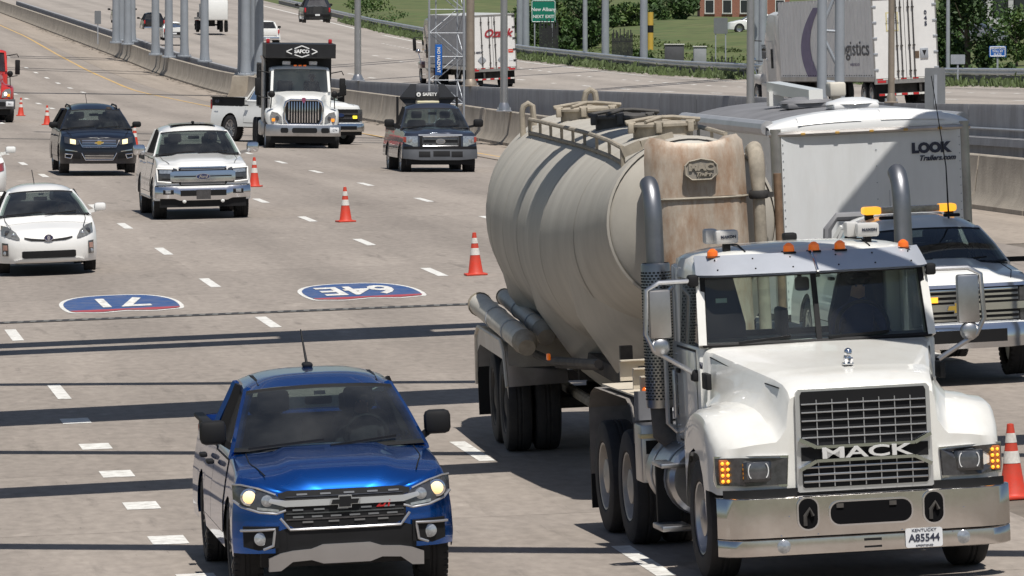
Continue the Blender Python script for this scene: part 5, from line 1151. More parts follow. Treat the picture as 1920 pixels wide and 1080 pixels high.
for y in (2.2, 4.4, 6.9, 8.6, 10.2, 11.5):
    r_, z_ = tk(y); obj('shell_seam', MB().lathe([(r_+.001, y-.02), (r_+.007, y), (r_+.001, y+.02)], (0, 0, z_), axis='y', n=56), DUST, t)
for y in (3.0, 6.6, 10.0):                                         # discharge hoppers under the shell
    r_, z_ = tk(y); rows = []
    for q, (rx, ry, zz) in enumerate(((r_*.985, 1.75, z_-.15), (r_*.86, 1.5, z_-.75), (.55, .85, .95 if y > 4 else 1.15), (.16, .2, .62), (.12, .14, .55))):
        rows.append([(rx*math.cos(2*math.pi*k/36), y+ry*math.sin(2*math.pi*k/36), zz) for k in range(36)])
    obj('hopper', MB().grid(rows, closed=True), DUST, t, smooth=60); obj('hopper_valve', MB().cyl((0, y, .5), (0, y, .62), .18, 16).cyl((-.3, y, .5), (.3, y, .5), .08, 10), GRIM, t)
# front cover with cast badge
rows = []
for z, w0, y in ((3.50, .30, .03), (3.52, .42, -.02), (3.46, .47, -.06), (3.3, .485, -.08), (2.98, .49, -.10)):
    rows.append([(w0*1.0*v, y+.20*abs(v)**5+.03, z+(.0 if z < 3.3 else .07*abs(v)**2-.03)) for v in np.linspace(-1, 1, 21)])
up_ = obj('front_cover', MB().grid(rows), RUST, t, smooth=50); rows = []
for z, w0, y in ((2.96, .485, -.10), (2.6, .47, -.12), (2.2, .45, -.15), (1.5, .42, -.2)):
    rows.append([(w0*v+.06*(2.96-z), y+.22*abs(v)**5+.03, z) for v in np.linspace(-1, 1, 21)])
lo_ = obj('front_cover_lower', MB().grid(rows), RUST, t, smooth=50)
obj('cover_seam', MB().tube([(v*.495, -.085+.22*abs(v)**5, 2.965) for v in np.linspace(-1, 1, 13)], .013, 6), DUS2, t)
oc = [(-.165, .055), (-.125, .10), (0, .125), (.125, .10), (.165, .055), (.165, -.04), (.10, -.095), (-.10, -.095), (-.165, -.04)]
bd = obj('badge', MB().prism([(x*.95+.03, z*.9+3.23) for x, z in oc], -.14, -.07, 'y'), M('dust_grey_badge', (.30, .27, .23), .6, .2, var=.15), t, smooth=0)
obj('badge_rim', MB().tube([(x*.92+.03, -.145, z*.9+3.23) for x, z in oc]+[(oc[0][0]*.92+.03, -.145, oc[0][1]*.9+3.23)], .009, 5), DUS2, bd)
text('badge_text', 'MAC', .085, DUS2, bd, (.03, -.15, 3.262), ext=.006, bold=.006, sx=1.3); text('badge_text', 'Trailer', .055, DUS2, bd, (.05, -.15, 3.195), ext=.006, bold=.003, shear=.3)
# pipes at the front
obj('intake_pipe', MB().tube([(.62, .12, 1.6), (.60, .10, 2.95), (.60, .12, 3.22), (.60, .18, 3.34), (.60, .3, 3.40), (.60, .5, 3.38)], [.06, .06, .078, .078, .078, .07], 14), DUS2, t); obj('pipe_clamp', MB().lathe([(.085, 2.93), (.095, 2.95), (.095, 2.99), (.085, 3.01)], (.60, .10, 0), n=14).box(.66, .74, .06, .12, 2.94, 2.99), GRIM, t)
obj('thin_pipe', MB().tube([(.80, .2, 1.4), (.80, .2, 3.16)], .04, 12), M('rusty_pipe', (.26, .17, .11), .6, .4, var=.3, scale=9), t)
for sx in (-1, 1): obj('landing_gear', MB().box(sx*.6-.06, sx*.6+.06, 1.4, 1.52, .3, 1.5).box(sx*.6-.12, sx*.6+.12, 1.35, 1.57, .26, .3), GRIM, t, smooth=0)
_ = 0 and obj('ladder', MB().bar((-.86, .5, 1.5), (-.80, .45, 3.35), .03, .03).bar((-.60, .5, 1.5), (-.56, .45, 3.45), .03, .03), STEEL, t, smooth=0)
# hatches
for y in (2.8, 6.55, 10.4):
    r_, z_ = tk(y); zt = z_+r_; hm = DUS2 if y != 6.55 else M('dark_hatch', (.075, .07, .065), .7, var=.3)
    h = obj('hatch', MB().lathe([(.30, zt-.06), (.30, zt+.08), (.335, zt+.08), (.335, zt+.105), (.28, zt+.12), (.12, zt+.13), (.001, zt+.13)], (0, y, 0), n=28), hm, t)
    for a in range(6):
        q = a*math.pi/3+.3; c_, s_ = math.cos(q), math.sin(q)
        obj('hatch_clamp', MB().box(-.03+.345*c_, .03+.345*c_, y+.345*s_-.03, y+.345*s_+.03, zt+.02, zt+.12, .01).cyl((.345*c_-.045, y+.345*s_, zt+.12), (.345*c_+.045, y+.345*s_, zt+.12), .018, 8), hm, h)
    obj('hatch_bar', MB().tube([(-.38, y-.05, zt+.13), (-.1, y-.02, zt+.165), (.1, y+.02, zt+.165), (.38, y+.05, zt+.13)], .02, 8).tube([(-.2, y-.25, zt+.13), (.0, y, zt+.17), (.2, y+.25, zt+.13)], .018, 8), hm, h, smooth=0)
for y in (12.4, 9.4):
    pass
obj('vent_pipe', MB().tube([(.05, 11.2, 3.45), (.05, 11.2, 3.70), (.07, 11.2, 3.77), (.12, 11.2, 3.80), (.17, 11.2, 3.77), (.18, 11.2, 3.68)], .036, 10), DUS2, t)
obj('vent_pipe', MB().tube([(-.62, 11.6, 3.2), (-.62, 11.6, 3.58), (-.60, 11.6, 3.64), (-.55, 11.6, 3.67), (-.50, 11.6, 3.64), (-.49, 11.6, 3.42)], .034, 10), DUS2, t)
# walkway rail
def rail(x, ya, yb, n, nm='walkway_rail'):
    z = lambda y: tk(y)[1]+math.sqrt(max(0, tk(y)[0]**2-x*x)); m = MB(); ys = np.linspace(ya, yb, n)
    m.tube([(x, y, z(y)+.17) for y in ys], .024, 8); m.tube([(x, ya, z(ya)+.17), (x, ya, z(ya)-.02)], .024, 8); m.tube([(x, yb, z(yb)+.17), (x, yb, z(yb)-.02)], .024, 8)
    m.tube([(x, y, z(y)+.02) for y in ys], .022, 8)
    for y in ys[1:-1]: m.bar((x, y, z(y)-.02), (x, y, z(y)+.16), .03, .03)
    return obj(nm, m, DUS2, t)
rail(-.60, 1.0, 10.9, 9); rail(.60, 2.6, 10.8, 8)
obj('spill_dam', MB().bar((-.60, .98, 3.40), (-.42, .95, 3.47), .04, .10).bar((-.42, .95, 3.47), (-.1, 1.0, 3.54), .04, .08), DUS2, t, smooth=0)
# hose tubes, rear fender, axles
HOS = M('hose_tube_aluminium', (.62, .58, .51), .5, .1, var=.12, dirt=(.42, .38, .31), damt=.6)
for i, (x, za, zb_, ya, yb) in enumerate(((-1.16, 1.30, 1.42, 6.4, 11.9), (-.86, 1.34, 1.48, 7.4, 12.1), (-.60, 1.36, 1.46, 7.8, 12.0))):
    h = obj('hose_tube', MB().tube([(x+.0, ya, za), (x, yb, zb_)], .125 if i != 1 else .09, 16), HOS, t); q = (yb-ya)
    obj('tube_cap', MB().tube([(x, yb, zb_), (x, yb+.06, zb_)], .14 if i != 1 else .10, 16), DUS2, h)
    for k in (.25, .6): obj('tube_band', MB().tube([(x, ya+q*k-.02, za+(zb_-za)*k), (x, ya+q*k+.03, za+(zb_-za)*k)], .135 if i != 1 else .10, 16), STEEL, h)
    obj('tube_front_fitting', MB().tube([(x, ya, za), (x, ya-.15, za), (x, ya-.3, za-.05)], [.135, .13, .09], 14), DUS2, h)
for sx in (-1, 1):
    pts = [(7.6, .75), (7.85, 1.12), (8.2, 1.22), (11.1, 1.22), (11.45, 1.12), (11.6, .55)]
    fd = obj('trailer_fender', MB().grid([[(sx*1.25, y, z), (sx*.6, y, z+.02)] for y, z in pts]).grid([[(sx*1.25, y, z), (sx*1.25, y, max(.62, z-.2))] for y, z in pts]), ALU, t, smooth=30)
    obj('fender_edge', MB().tube([(sx*1.26, y, z) for y, z in pts], .02, 6), HOS, fd)
    fv = obj('fender_valance', MB().grid([[(sx*1.22, 7.75, z), (sx*.35, 7.62, z)] for z in (.95, 1.25)]), M('dusty_valance', (.30, .275, .24), .7, var=.25), t)
    for yy in (8.55, 9.85):
        wheel(t, sx*1.09, yy, .51, .28, 'truck', GRIM); wheel(t, sx*.78, yy, .51, .28, 'truck', GRIM)
    obj('mud_flap', MB().box(sx*.62, sx*1.25, 11.55, 11.58, .2, .8), BLK, t, smooth=0)
    obj('side_marker', MB().box(sx*1.2, sx*1.24, 11.6, 11.66, 1.0, 1.1), REDL, t, smooth=0)
ch = MB()
for sx in (-1, 1): ch.box(sx*.42, sx*.54, 1.0, 12.2, 1.02, 1.18)
for y in (8.55, 9.85): ch.cyl((-1.0, y, .51), (1.0, y, .51), .08, 10)
ch.box(-.54, .54, 12.1, 12.25, .5, .62); ch.box(-.5, .5, 7.4, 7.6, .8, 1.1).box(-.2, .25, 6.9, 7.4, .38, .8)
obj('subframe', ch, GRIM, t, smooth=30)
obj('product_line', MB().tube([(-.45, 2.6, .62), (-.45, 10.4, .60), (-.4, 12.0, .62)], .06, 10), DUS2, t); obj('air_line', MB().tube([(-.9, 1.2, 1.35), (-.95, 5.8, 1.12), (-.95, 7.4, 1.10)], .045, 8).tube([(-.7, 3.0, 1.2), (-.75, 7.2, .98)], .03, 8), GRIM, t, kind='stuff')
obj('side_lamp', MB().box(-1.02, -.98, 5.4, 5.5, 1.15, 1.22, .01), ORL, t)
Y = 65.2; X = 1.90; place(t, X, Y, -.088, z=zg(X, Y)+.0)
# ------------------------------------------------------------------ enclosed cargo trailer
TRW = M('trailer_white_skin', (.70, .71, .71), .35, coat=.3, var=.04, scale=1.2, bump=.12, bscale=1.6, dirt=(.5, .49, .46), damt=.35, dscale=1.6, stretch=(2, 1, .4))
TRIM = M('trailer_trim_aluminium', (.42, .40, .38), .35, .8, var=.2, scale=3)
ROOFG = M('trailer_roof_grey', (.17, .17, .18), .7, var=.2, scale=2)
t = thing('cargo_trailer', 'tall white enclosed cargo trailer with rounded roof cap', 'trailer'); hw, L, zt, zc = 1.30, 7.0, 2.93, 3.16
obj('front_panel', MB().box(-hw+.12, hw-.12, .0, .03, .55, zt), TRW, t, smooth=0)
for sg in (-1, 1):
    obj('side_wall', MB().box(sg*(hw-.03), sg*hw, .14, L, .55, zt), TRW, t, smooth=0)
    obj('corner_post', MB().tube([(sg*(hw-.07), .07, .5), (sg*(hw-.07), .07, zt+.02)], .078, 12), TRIM, t)
    rv = MB()
    for k in range(22): rv.ball((sg*(hw-.14), -.004, .65+k*.105), .008, 4)
    obj('trim_rivets', rv, STEEL, t, kind='stuff')
rv = MB()
for k in range(11): rv.ball((.06, -.004, .7+k*.215), .009, 4)
obj('panel_rivets', rv, STEEL, t, kind='stuff'); obj('panel_joint', MB().box(.215, .222, -.004, .0, .6, 2.1), STEEL, t, smooth=0)
obj('rear_wall', MB().box(-hw, hw, L-.04, L, .5, zt), TRW, t, smooth=0); obj('floor', MB().box(-hw+.05, hw-.05, .05, L, .45, .56), GRIM, t, smooth=0)
def crown(v): return zt+.05+(zc-zt-.05)*(max(0, 1-abs(v)**2.2))**.75
rows = []
for y, k in ((-.02, .0), (-.03, .35), (.0, .62), (.06, .82), (.16, .94), (.34, 1.0), (.62, 1.0)):
    rows.append([(v*(hw+.012)*(1-.0*k), y+.12*abs(v)**8, zt-.03+(crown(v)-zt+.03+(.03 if abs(v) < .75 and k > .5 else 0)*0)*k+(.0)) for v in np.linspace(-1, 1, 33)])
obj('front_cap', MB().grid(rows), M('cap_white', (.80, .80, .79), .3, coat=.5, var=.03), t, smooth=60)
for x0, x1 in ((-.95, -.12), (.14, .98)): obj('cap_bulge', MB().grid([[(x, y-.004, zt-.03+(crown(x/hw)-zt+.03)*k+.012) for x in np.linspace(x0, x1, 11)] for y, k in ((-.03, .4), (.0, .62), (.06, .82), (.16, .94))]), M('cap_white', (.8, .8, .79)), t)
obj('trim_strip', MB().tube([(v*(hw+.015), -.035+.12*abs(v)**8, zt-.05) for v in np.linspace(-1, 1, 25)], .035, 8), TRIM, t)
obj('roof', MB().grid([[(v*hw*.97, y, crown(v)-.012) for v in np.linspace(-1, 1, 21)] for y in (.5, L)]), ROOFG, t, smooth=60)
for sg in (-1, 1): obj('roof_edge', MB().tube([(sg*(hw-.02), .35, zt+.03), (sg*(hw-.02), L, zt+.03)], .10, 10), M('roof_edge_grey', (.42, .42, .43), .4, .4, var=.1), t)
for x, y in ((-.30, 2.9), (.02, 1.3)):
    obj('roof_vent', MB().box(x-.3, x+.3, y-.3, y+.3, zc-.02, zc+.05, .02).lathe([(.36, zc+.05), (.34, zc+.08), (.15, zc+.13), (.001, zc+.135)], (x, y, 0), n=20), M('cap_white', (.8, .8, .79)) if y < 2 else ROOFG, t)
arm = obj('folded_mast', MB().obox((-.36, 3.4, zc+.20), (.15, -.75, -.05), (.10, .03, 0), (.0, .0, .075)).box(-.62, -.42, 3.9, 4.1, zc, zc+.2), WHT, t, smooth=0)
obj('mast_camera', MB().box(.10, .22, 3.1, 3.3, zc-.02, zc+.12, .02).box(.05, .27, 3.0, 3.35, zc+.11, zc+.30, .03), M('cream_camera', (.62, .58, .50), .5), t)
text('lettering', 'LOOK', .17, INK, t, (.56+.22, -.006, 2.62), bold=.012, sx=1.05); text('sub_lettering', 'Trailers.com', .095, INK, t, (.62+.24, -.006, 2.49), shear=.35, bold=.003)
for k in range(5): obj('clearance_lamp', MB().box(-.9+k*.45-.03, -.9+k*.45+.03, -.075, -.04, zt-.07, zt-.035, .008), M('dim_amber', (.5, .3, .08), .3), t)
for sg in (-1, 1):
    for y in (3.4, 4.3): wheel(t, sg*(hw-.12), y, .36, .22)
    obj('fender', MB().box(sg*hw, sg*(hw+.06), 2.9, 4.8, .55, .85, .02), ALU, t)
obj('tow_tongue', MB().bar((-.7, .1, .5), (0, -1.3, .5), .1, .12).bar((.7, .1, .5), (0, -1.3, .5), .1, .12), BLK, t, smooth=0)
put(t, 1650, 145, -.14)
# ------------------------------------------------------------------ conventional trucks seen from the front
def front_truck(lab, paint, cat='truck', bumper=CHR, dump=None, red=False):
    t = thing('conventional_truck', lab, cat)
    hood = []
    for y, w, zl, zm, ht in ((.16, 1.0, .85, 1.10, 1.60), (.22, 1.08, .85, 1.18, 1.66), (.5, 1.14, .95, 1.30, 1.74), (.95, 1.16, 1.12, 1.36, 1.79), (1.4, 1.14, 1.05, 1.30, 1.84), (1.62, 1.05, .95, 1.28, 1.86)):
        hh = .56+.28*(y-.16)/1.46
        half = [(w, zl), (w, zm-.1), (w-.04, zm-.02), (w-.14, zm+.02), (hh+.12, zm+.06), (hh+.03, zm+.16), (hh, ht-.12), (hh-.04, ht-.03), (hh-.14, ht), (hh*.5, ht+.03), (0, ht+.035)]
        yy = lambda x: y+.30*(abs(x)/1.1)**4*max(0, 1-(y-.16)/.9)
        hood.append([(x, yy(x), z) for x, z in half]+[(-x, yy(x), z) for x, z in reversed(half[:-1])])
    m = MB().grid([[(x, y, .85) for x, y, z in hood[0]]]+hood); obj('hood', m, paint, t, smooth=40)
    obj('wheel_well', MB().box(-.95, .95, .4, 1.6, .5, 1.15), BLK, t, smooth=0)
    gp = [(-.48, .86), (-.58, 1.02), (-.60, 1.40), (-.55, 1.56), (-.42, 1.63), (.42, 1.63), (.55, 1.56), (.60, 1.40), (.58, 1.02), (.48, .86)]
    gr = obj('grille', MB().prism([(x*.93, .03+z*.98) for x, z in gp], .10, .16, 'y'), GRB, t, smooth=0)
    obj('grille_surround', MB().tube([(x, .10, z) for x, z in gp]+[(gp[0][0], .10, gp[0][1])], .038, 8), CHR, gr)
    for k in range(12):
        x = -.46+k*.0836; obj('grille_bar', MB().box(x-.016, x+.016, .06, .11, .92 if abs(x) < .42 else 1.0, 1.58, .006), CHR, gr)
    obj('emblem', MB().prism([(-.07, 1.62), (0, 1.52), (.07, 1.62), (.05, 1.70), (-.05, 1.70)], .045, .07, 'y'), M('emblem_purple', (.25, .06, .12), .3), gr, smooth=0)
    for sg in (-1, 1):
        q = [(.66, .92), (.68, 1.10), (.80, 1.22), (.98, 1.26), (1.03, 1.12), (1.0, .92)]
        n = len(q); a = [(sg*x, .12+.34*(x/1.1)**4, z) for x, z in q]; b = [(p[0], p[1]+.08, p[2]) for p in a]
        h = obj('headlight', MB().add(a+b, [tuple(range(n)), tuple(reversed(range(n, 2*n)))]+[(i, i+n, (i+1) % n+n, (i+1) % n) for i in range(n)]), LENS, t, smooth=0)
        obj('lamp_lens', MB().lathe([(.001, -.01), (.06, 0), (.075, .03)], (sg*.80, .13+.34*(.8/1.1)**4-.01, 1.05), axis='y', n=16), DLEN if not red else M('lit_white_lamp', (.9, .9, .85), .2, emit=(1, .95, .85), es=1.6), h)
        obj('turn_lamp', MB().box(sg*.93-.05, sg*.93+.05, .27, .33, .95, 1.05, .01), AMB, h)
        wheel(t, sg*1.0, .95, .50, .30, 'truck', ALU)
        for y in (5.3, 6.6): wheel(t, sg*1.02, y, .50, .28, 'truck', GRIM); wheel(t, sg*.72, y, .5, .28, 'truck', GRIM)
        obj('front_pillar', MB().bar((sg*.90, 1.62, 1.86), (sg*.86, 1.86, 2.56), .08, .1), paint, t, smooth=0)
        obj('mirror', MB().box(sg*1.24, sg*1.42, 1.75, 1.84, 1.75, 2.30, .03), BLK, t)
        obj('mirror_arm', MB().tube([(sg*.95, 1.75, 2.45), (sg*1.3, 1.72, 2.52), (sg*1.36, 1.74, 2.4)], .02, 6).tube([(sg*.95, 1.7, 1.65), (sg*1.33, 1.74, 1.72)], .02, 6), BLK, t, kind='stuff')
        obj('hood_mirror', MB().ball((sg*.98, .42, 1.80), .11, 8, (1, .6, 1)).tube([(sg*.98, .45, 1.7), (sg*1.0, .55, 1.35)], .018, 6), BLK, t)
        obj('door', MB().box(sg*.94, sg*.97, 1.75, 2.75, .85, 1.85, .02), paint, t); obj('side_window', MB().box(sg*.935, sg*.945, 1.9, 2.72, 1.88, 2.46), GLD, t, smooth=0)
        obj('step', MB().box(sg*.8, sg*1.1, 1.75, 2.6, .42, .5, .02), ALU, t)
        obj('roof_beacon', MB().box(sg*.42-.13, sg*.42+.13, 2.0, 2.14, 2.70, 2.83, .03), M('clear_beacon', (.75, .76, .78), .2, coat=1), t) if dump else None
    obj('bumper', MB().grid([[(x, .02+.16*(abs(x)/1.17)**5+dy, z) for x in np.linspace(-1.17, 1.17, 25)] for z, dy in ((.50, .1), (.50, .01), (.52, 0), (.84, 0), (.86, .01), (.86, .1))]), bumper, t, smooth=50)
    for x0, x1 in ((-.72, -.48), (-.36, .42), (.55, .80)): obj('bumper_slot', MB().prism(rr(x0, x1, .60, .76, .05, 3), .0, .015, 'y'), BLK, t, smooth=0)
    p = obj('license_plate', MB().box(.82, 1.10, .0, .02, .60, .78, .01), PLATE, t); text('plate_number', '1274' if not red else '361', .09, INK, p, (.96, -.004, .69), ext=.002)
    obj('cab', MB().box(-.95, .95, 1.62, 2.9, .85, 1.88, .04).box(-.92, .92, 2.82, 2.9, 1.85, 2.6), paint, t, smooth=30)
    obj('air_dam', MB().box(-1.0, 1.0, .3, .4, .28, .52), BLK, t, smooth=0)
    wsp = lambda v, q: Vector((.88*v, 1.62-.08*(1-v*v), 1.87)).lerp(Vector((.84*v, 1.86-.07*(1-v*v), 2.56)), q)
    obj('windshield', MB().grid([[wsp(v, q) for v in np.linspace(-1, 1, 11)] for q in np.linspace(0, 1, 4)]), GLS, t, fix=False)
    obj('roof', MB().grid([[(hw*math.sin(a), y, 2.52+(zc-2.52)*max(0, math.cos(a))**.45) for a in np.linspace(-math.pi/2, math.pi/2, 13)] for y, hw, zc in ((1.80, .88, 2.58), (1.86, .92, 2.66), (2.1, .94, 2.70), (2.7, .94, 2.70), (2.92, .92, 2.6))]), paint, t, smooth=60)
    mk = MB()
    for x in (-.15, 0, .15): mk.box(x-.05, x+.05, 1.88, 1.96, 2.67, 2.71, .01)
    obj('marker_lights', mk, ORL, t, kind='stuff')
    for sx in (-.42, .42): s_ = obj('seat', MB().box(sx-.24, sx+.24, 2.6, 2.75, 1.5, 2.2, .06), SEAT, t)
    obj('dashboard', MB().box(-.88, .88, 1.68, 2.0, 1.6, 1.88, .04), DRK, t); obj('steering_wheel', MB().lathe([(.22+.016*math.cos(q), .016*math.sin(q)) for q in np.linspace(0, 2*math.pi, 9)], (.42, 2.2, 1.95), axis='y', n=20), BLK, t)
    obj('chassis', MB().box(-.45, .45, .6, 7.2, .55, .95).box(-.9, .9, 5.2, 5.4, .42, .58).box(-.9, .9, 6.5, 6.7, .42, .58), GRIM, t, smooth=0)
    obj('exhaust_stack', MB().tube([(-1.06, 3.1, .9), (-1.06, 3.1, 2.85), (-1.12, 3.1, 3.0)], .075, 12), ALU, t); obj('fuel_tank', MB().box(-1.15, -.55, 3.2, 4.4, .45, .95, .08), ALU, t)
    if dump:
        b = obj('dump_body', MB().box(-1.08, 1.08, 3.2, 3.28, 1.35, 3.02).box(-1.08, -1.0, 3.28, 6.4, 1.35, 2.75).box(1.0, 1.08, 3.28, 6.4, 1.35, 2.75).box(-1.0, 1.0, 3.28, 6.4, 1.3, 1.42).box(-1.05, 1.05, 6.35, 6.42, 1.4, 2.7), M('dump_body_black', (.014, .015, .018), .5, var=.2), t, smooth=0)
        cs = obj('cab_shield', MB().prism([(1.6, 2.95), (1.55, 3.36), (3.25, 3.40), (3.25, 3.0), (1.62, 2.92)], -1.10, 1.10, 'x'), M('dump_body_black', (.014, .015, .018)), b, smooth=0)
        text('logo_letters', 'SAFCO', .15, WINK, b, (.03, 1.555, 3.13), (R(90), 0, 0), bold=.008)
        lg = MB(); yv = 1.545
        for pts in (((-.2, 3.22), (-.02+.05, 3.31), (.26, 3.22)), ((-.2, 3.03), (.03, 2.955), (.26, 3.03)), ((-.28, 3.05), (-.46, 3.13), (-.28, 3.21)), ((.34, 3.05), (.52, 3.13), (.34, 3.21))):
            for a, c in zip(pts, pts[1:]): lg.bar((a[0], yv, a[1]), (c[0], yv, c[1]), .03, .03)
        obj('logo_chevrons', lg, WINK, b, smooth=0, kind='stuff')
        for sg in (-1, 1): obj('red_beacon', MB().box(sg*.98-.06, sg*.98+.06, 2.4, 2.55, 3.38, 3.52, .03), REDL, b)
        for k in range(4): obj('body_rib', MB().box(-1.12, -1.08, 3.5+k*.75, 3.62+k*.75, 1.4, 2.7), b.data.materials[0], b, smooth=0)
    return t
t = front_truck('white dump truck with black body, chrome grille and lettered cab shield', WHT, 'dump truck', ALU, dump=True)
put(t, 569, 60.2, -.10, dz=-.12); dump = t
pp = person('driver inside the white dump truck cab', 0, None, shirt=(.04, .05, .05)); seat_person(pp, t, .42, 2.55, 1.55)
t = front_truck('red truck entering at the left edge of the frame beside two cones', M('truck_red_paint', (.52, .03, .02), .3, coat=1, var=.05), 'truck', M('dark_bumper_steel', (.10, .10, .105), .5), red=True)
obj('flat_deck', MB().box(-1.2, 1.2, 3.2, 8.0, 1.0, 1.2, .02), M('truck_red_paint', (.52, .03, .02)), t)
put(t, -31, 51, -.13)
# ------------------------------------------------------------------ semi trailers on the far carriageway, seen from behind
MAROON = M('maroon_paint', (.10, .022, .025), .3, coat=1, var=.1)
def semi(lab, lab2, skin, cabpaint, kind):
    t = thing('box_trailer', lab, 'trailer'); L, hw, z0, z1 = 16.1, 1.30, 1.12, (4.10 if kind == 'o' else 4.32)
    for sg in (-1, 1):
        sd = obj('side_wall', MB().box(sg*(hw-.03), sg*hw, .05, L, z0, z1), skin, t, smooth=0)
        for k in range(26): obj('side_post', MB().box(sg*hw, sg*(hw+.012), .5+k*.61, .55+k*.61, z0+.1, z1), skin, sd, smooth=0)
        obj('bottom_rail', MB().box(sg*(hw-.02), sg*(hw+.02), .05, L, z0-.06, z0+.12), ALU, t, smooth=0)
        rv = MB()
        for k in range(38): rv.ball((sg*(hw+.022), .4+k*.41, z0+.18), .022, 4)
        obj('rail_rivets', rv, BLK, t, kind='stuff')
        door = obj('rear_door', MB().box(sg*.012, sg*(hw-.05), .0, .05, z0+.05, z1-.08), M('door_white', (.72, .71, .69), .4, var=.05, scale=1.5), t, smooth=0)
        for k in range(5): obj('hinge', MB().box(sg*(hw-.17), sg*(hw+.01), -.03, .02, z0+.35+k*.62, z0+.43+k*.62, .01), BLK if kind == 'o' else STEEL, door)
        for x in ((.18, .62) if sg < 0 else (.14, .62)) if kind == 'o' else (.16, .34):
            rod = obj('lock_rod', MB().cyl((sg*x, -.05, z0+.02), (sg*x, -.05, z1-.1), .025, 8), GRIM, door)
            for z in (z0+.3, z0+1.3, z1-.4): obj('rod_keeper', MB().box(sg*x-.05, sg*x+.05, -.07, .0, z-.03, z+.03), GRIM, rod, smooth=0)
        obj('door_frame', MB().box(sg*(hw-.05), sg*hw, -.01, .06, z0, z1), TRIM, t, smooth=0)
        for y in (1.2, 2.45): wheel(t, sg*1.03, y, .51, .28, 'truck', ALU); wheel(t, sg*.73, y, .51, .28, 'truck', GRIM)
        obj('tail_lamp', MB().box(sg*.85, sg*1.2, -.03, .02, z0-.14, z0-.04, .01), REDL, t)
    obj('roof', MB().box(-hw, hw, .0, L, z1-.02, z1+.03), TRW, t, smooth=0); obj('front_wall', MB().box(-hw, hw, L-.04, L, z0, z1), skin, t, smooth=0)
    obj('door_gap', MB().box(-.012, .012, .01, .045, z0, z1), BLK, t, smooth=0)
    obj('sill', MB().box(-hw, hw, -.02, .1, z0-.18, z0+.05), TRIM, t, smooth=0); obj('header', MB().box(-hw, hw, -.01, .08, z1-.08, z1+.02), TRIM, t, smooth=0)
    ug = obj('under_guard', MB().box(-1.15, 1.15, .0, .1, .46, .58).box(-.6, -.5, .02, .1, .5, z0-.1).box(.5, .6, .02, .1, .5, z0-.1), GRIM, t, smooth=0)
    for k in range(10): obj('reflective_tape', MB().box(-1.14+k*.229, -1.14+k*.229+.215, -.012, .0, .48, .56), REDL if k % 2 == 0 else MARK, ug, smooth=0)
    for k in range(10): obj('sill_tape', MB().box(-1.2+k*.24, -1.2+k*.24+.22, -.032, -.02, z0-.02, z0+.03), REDL if k % 2 == 0 else MARK, t, smooth=0)
    obj('floor', MB().box(-hw+.05, hw-.05, .1, L-.1, z0-.1, z0+.05).box(-.5, .5, .4, 4.2, .5, z0-.1), GRIM, t, smooth=0)
    obj('mud_flap', MB().box(-1.2, -.6, .3, .33, .2, .95).box(.6, 1.2, .3, .33, .2, .95), BLK, t, smooth=0, kind='stuff')
    # tractor ahead of it
    c = thing('highway_tractor', lab2, 'truck'); y0 = L-1.6
    cb = obj('sleeper_cab', MB().grid([[(w*math.copysign(1, v)*min(1, abs(v)*1.0), y, z) for v, z in ((-1, .95), (-1, zt-.5), (-.93, zt-.12), (-.7, zt), (.7, zt), (.93, zt-.12), (1, zt-.5), (1, .95))] for y, w, zt in ((y0+2.6, 1.2, 3.95), (y0+4.2, 1.22, 3.95), (y0+5.0, 1.15, 3.2), (y0+5.5, 1.1, 2.6), (y0+5.9, 1.08, 1.95), (y0+7.2, 1.0, 1.75), (y0+7.5, .8, 1.5))]).box(-1.19, 1.19, y0+2.58, y0+2.62, .95, 3.8), cabpaint, c, smooth=40)
    for sg in (-1, 1):
        obj('side_fairing', MB().box(sg*1.18, sg*1.24, y0+1.9, y0+2.7, .8, 3.8, .03).box(sg*1.15, sg*1.23, y0+.8, y0+5.6, .35, 1.0, .03), cabpaint, c)
        obj('side_window', MB().box(sg*1.16, sg*1.175, y0+4.6, y0+5.5, 2.0, 2.6), GLD, cb, smooth=0); obj('sleeper_vent', MB().box(sg*1.215, sg*1.235, y0+3.3, y0+3.6, 1.6, 2.4), BLK, cb, smooth=0)
        obj('fender', MB().box(sg*.8, sg*1.22, y0+5.9, y0+7.5, .9, 1.35, .12), cabpaint, c)
        for xx in (1.05,): wheel(c, sg*xx, y0+6.7, .52, .3, 'truck', ALU)
        for y in (y0-.4, y0+.9): wheel(c, sg*1.05, y, .52, .28, 'truck', ALU); wheel(c, sg*.75, y, .52, .28, 'truck', GRIM)
        obj('mirror', MB().box(sg*1.5, sg*1.7, y0+5.6, y0+5.7, 2.0, 2.75, .03), BLK, c); obj('mirror_arm', MB().tube([(sg*1.15, y0+5.5, 2.75), (sg*1.6, y0+5.65, 2.8)], .025, 6).tube([(sg*1.15, y0+5.5, 1.9), (sg*1.6, y0+5.65, 1.95)], .025, 6), BLK, c, kind='stuff')
        obj('hood_mirror', MB().ball((sg*1.2, y0+7.1, 1.95), .14, 8).tube([(sg*1.2, y0+7.1, 1.85), (sg*1.1, y0+6.9, 1.35)], .02, 6), CHR, c)
    obj('chassis', MB().box(-.45, .45, y0-1.2, y0+7.2, .6, .98), GRIM, c, smooth=0)
    c.parent = None
    return t, c
t, c = semi('grey box trailer with red script lettering on its white rear doors', 'maroon sleeper tractor pulling the trailer with the red script', M('dull_grey_skin', (.42, .43, .45), .45, .1, var=.08, scale=.6), MAROON, 'o')
text('script', 'Ozark', .62, M('script_red', (.35, .02, .03), .5), t, (.28, -.025, 3.05), shear=.35, bold=.018, sx=1.0); text('number', '148937', .17, INK, t, (-.82, -.012, 2.02), bold=.004)
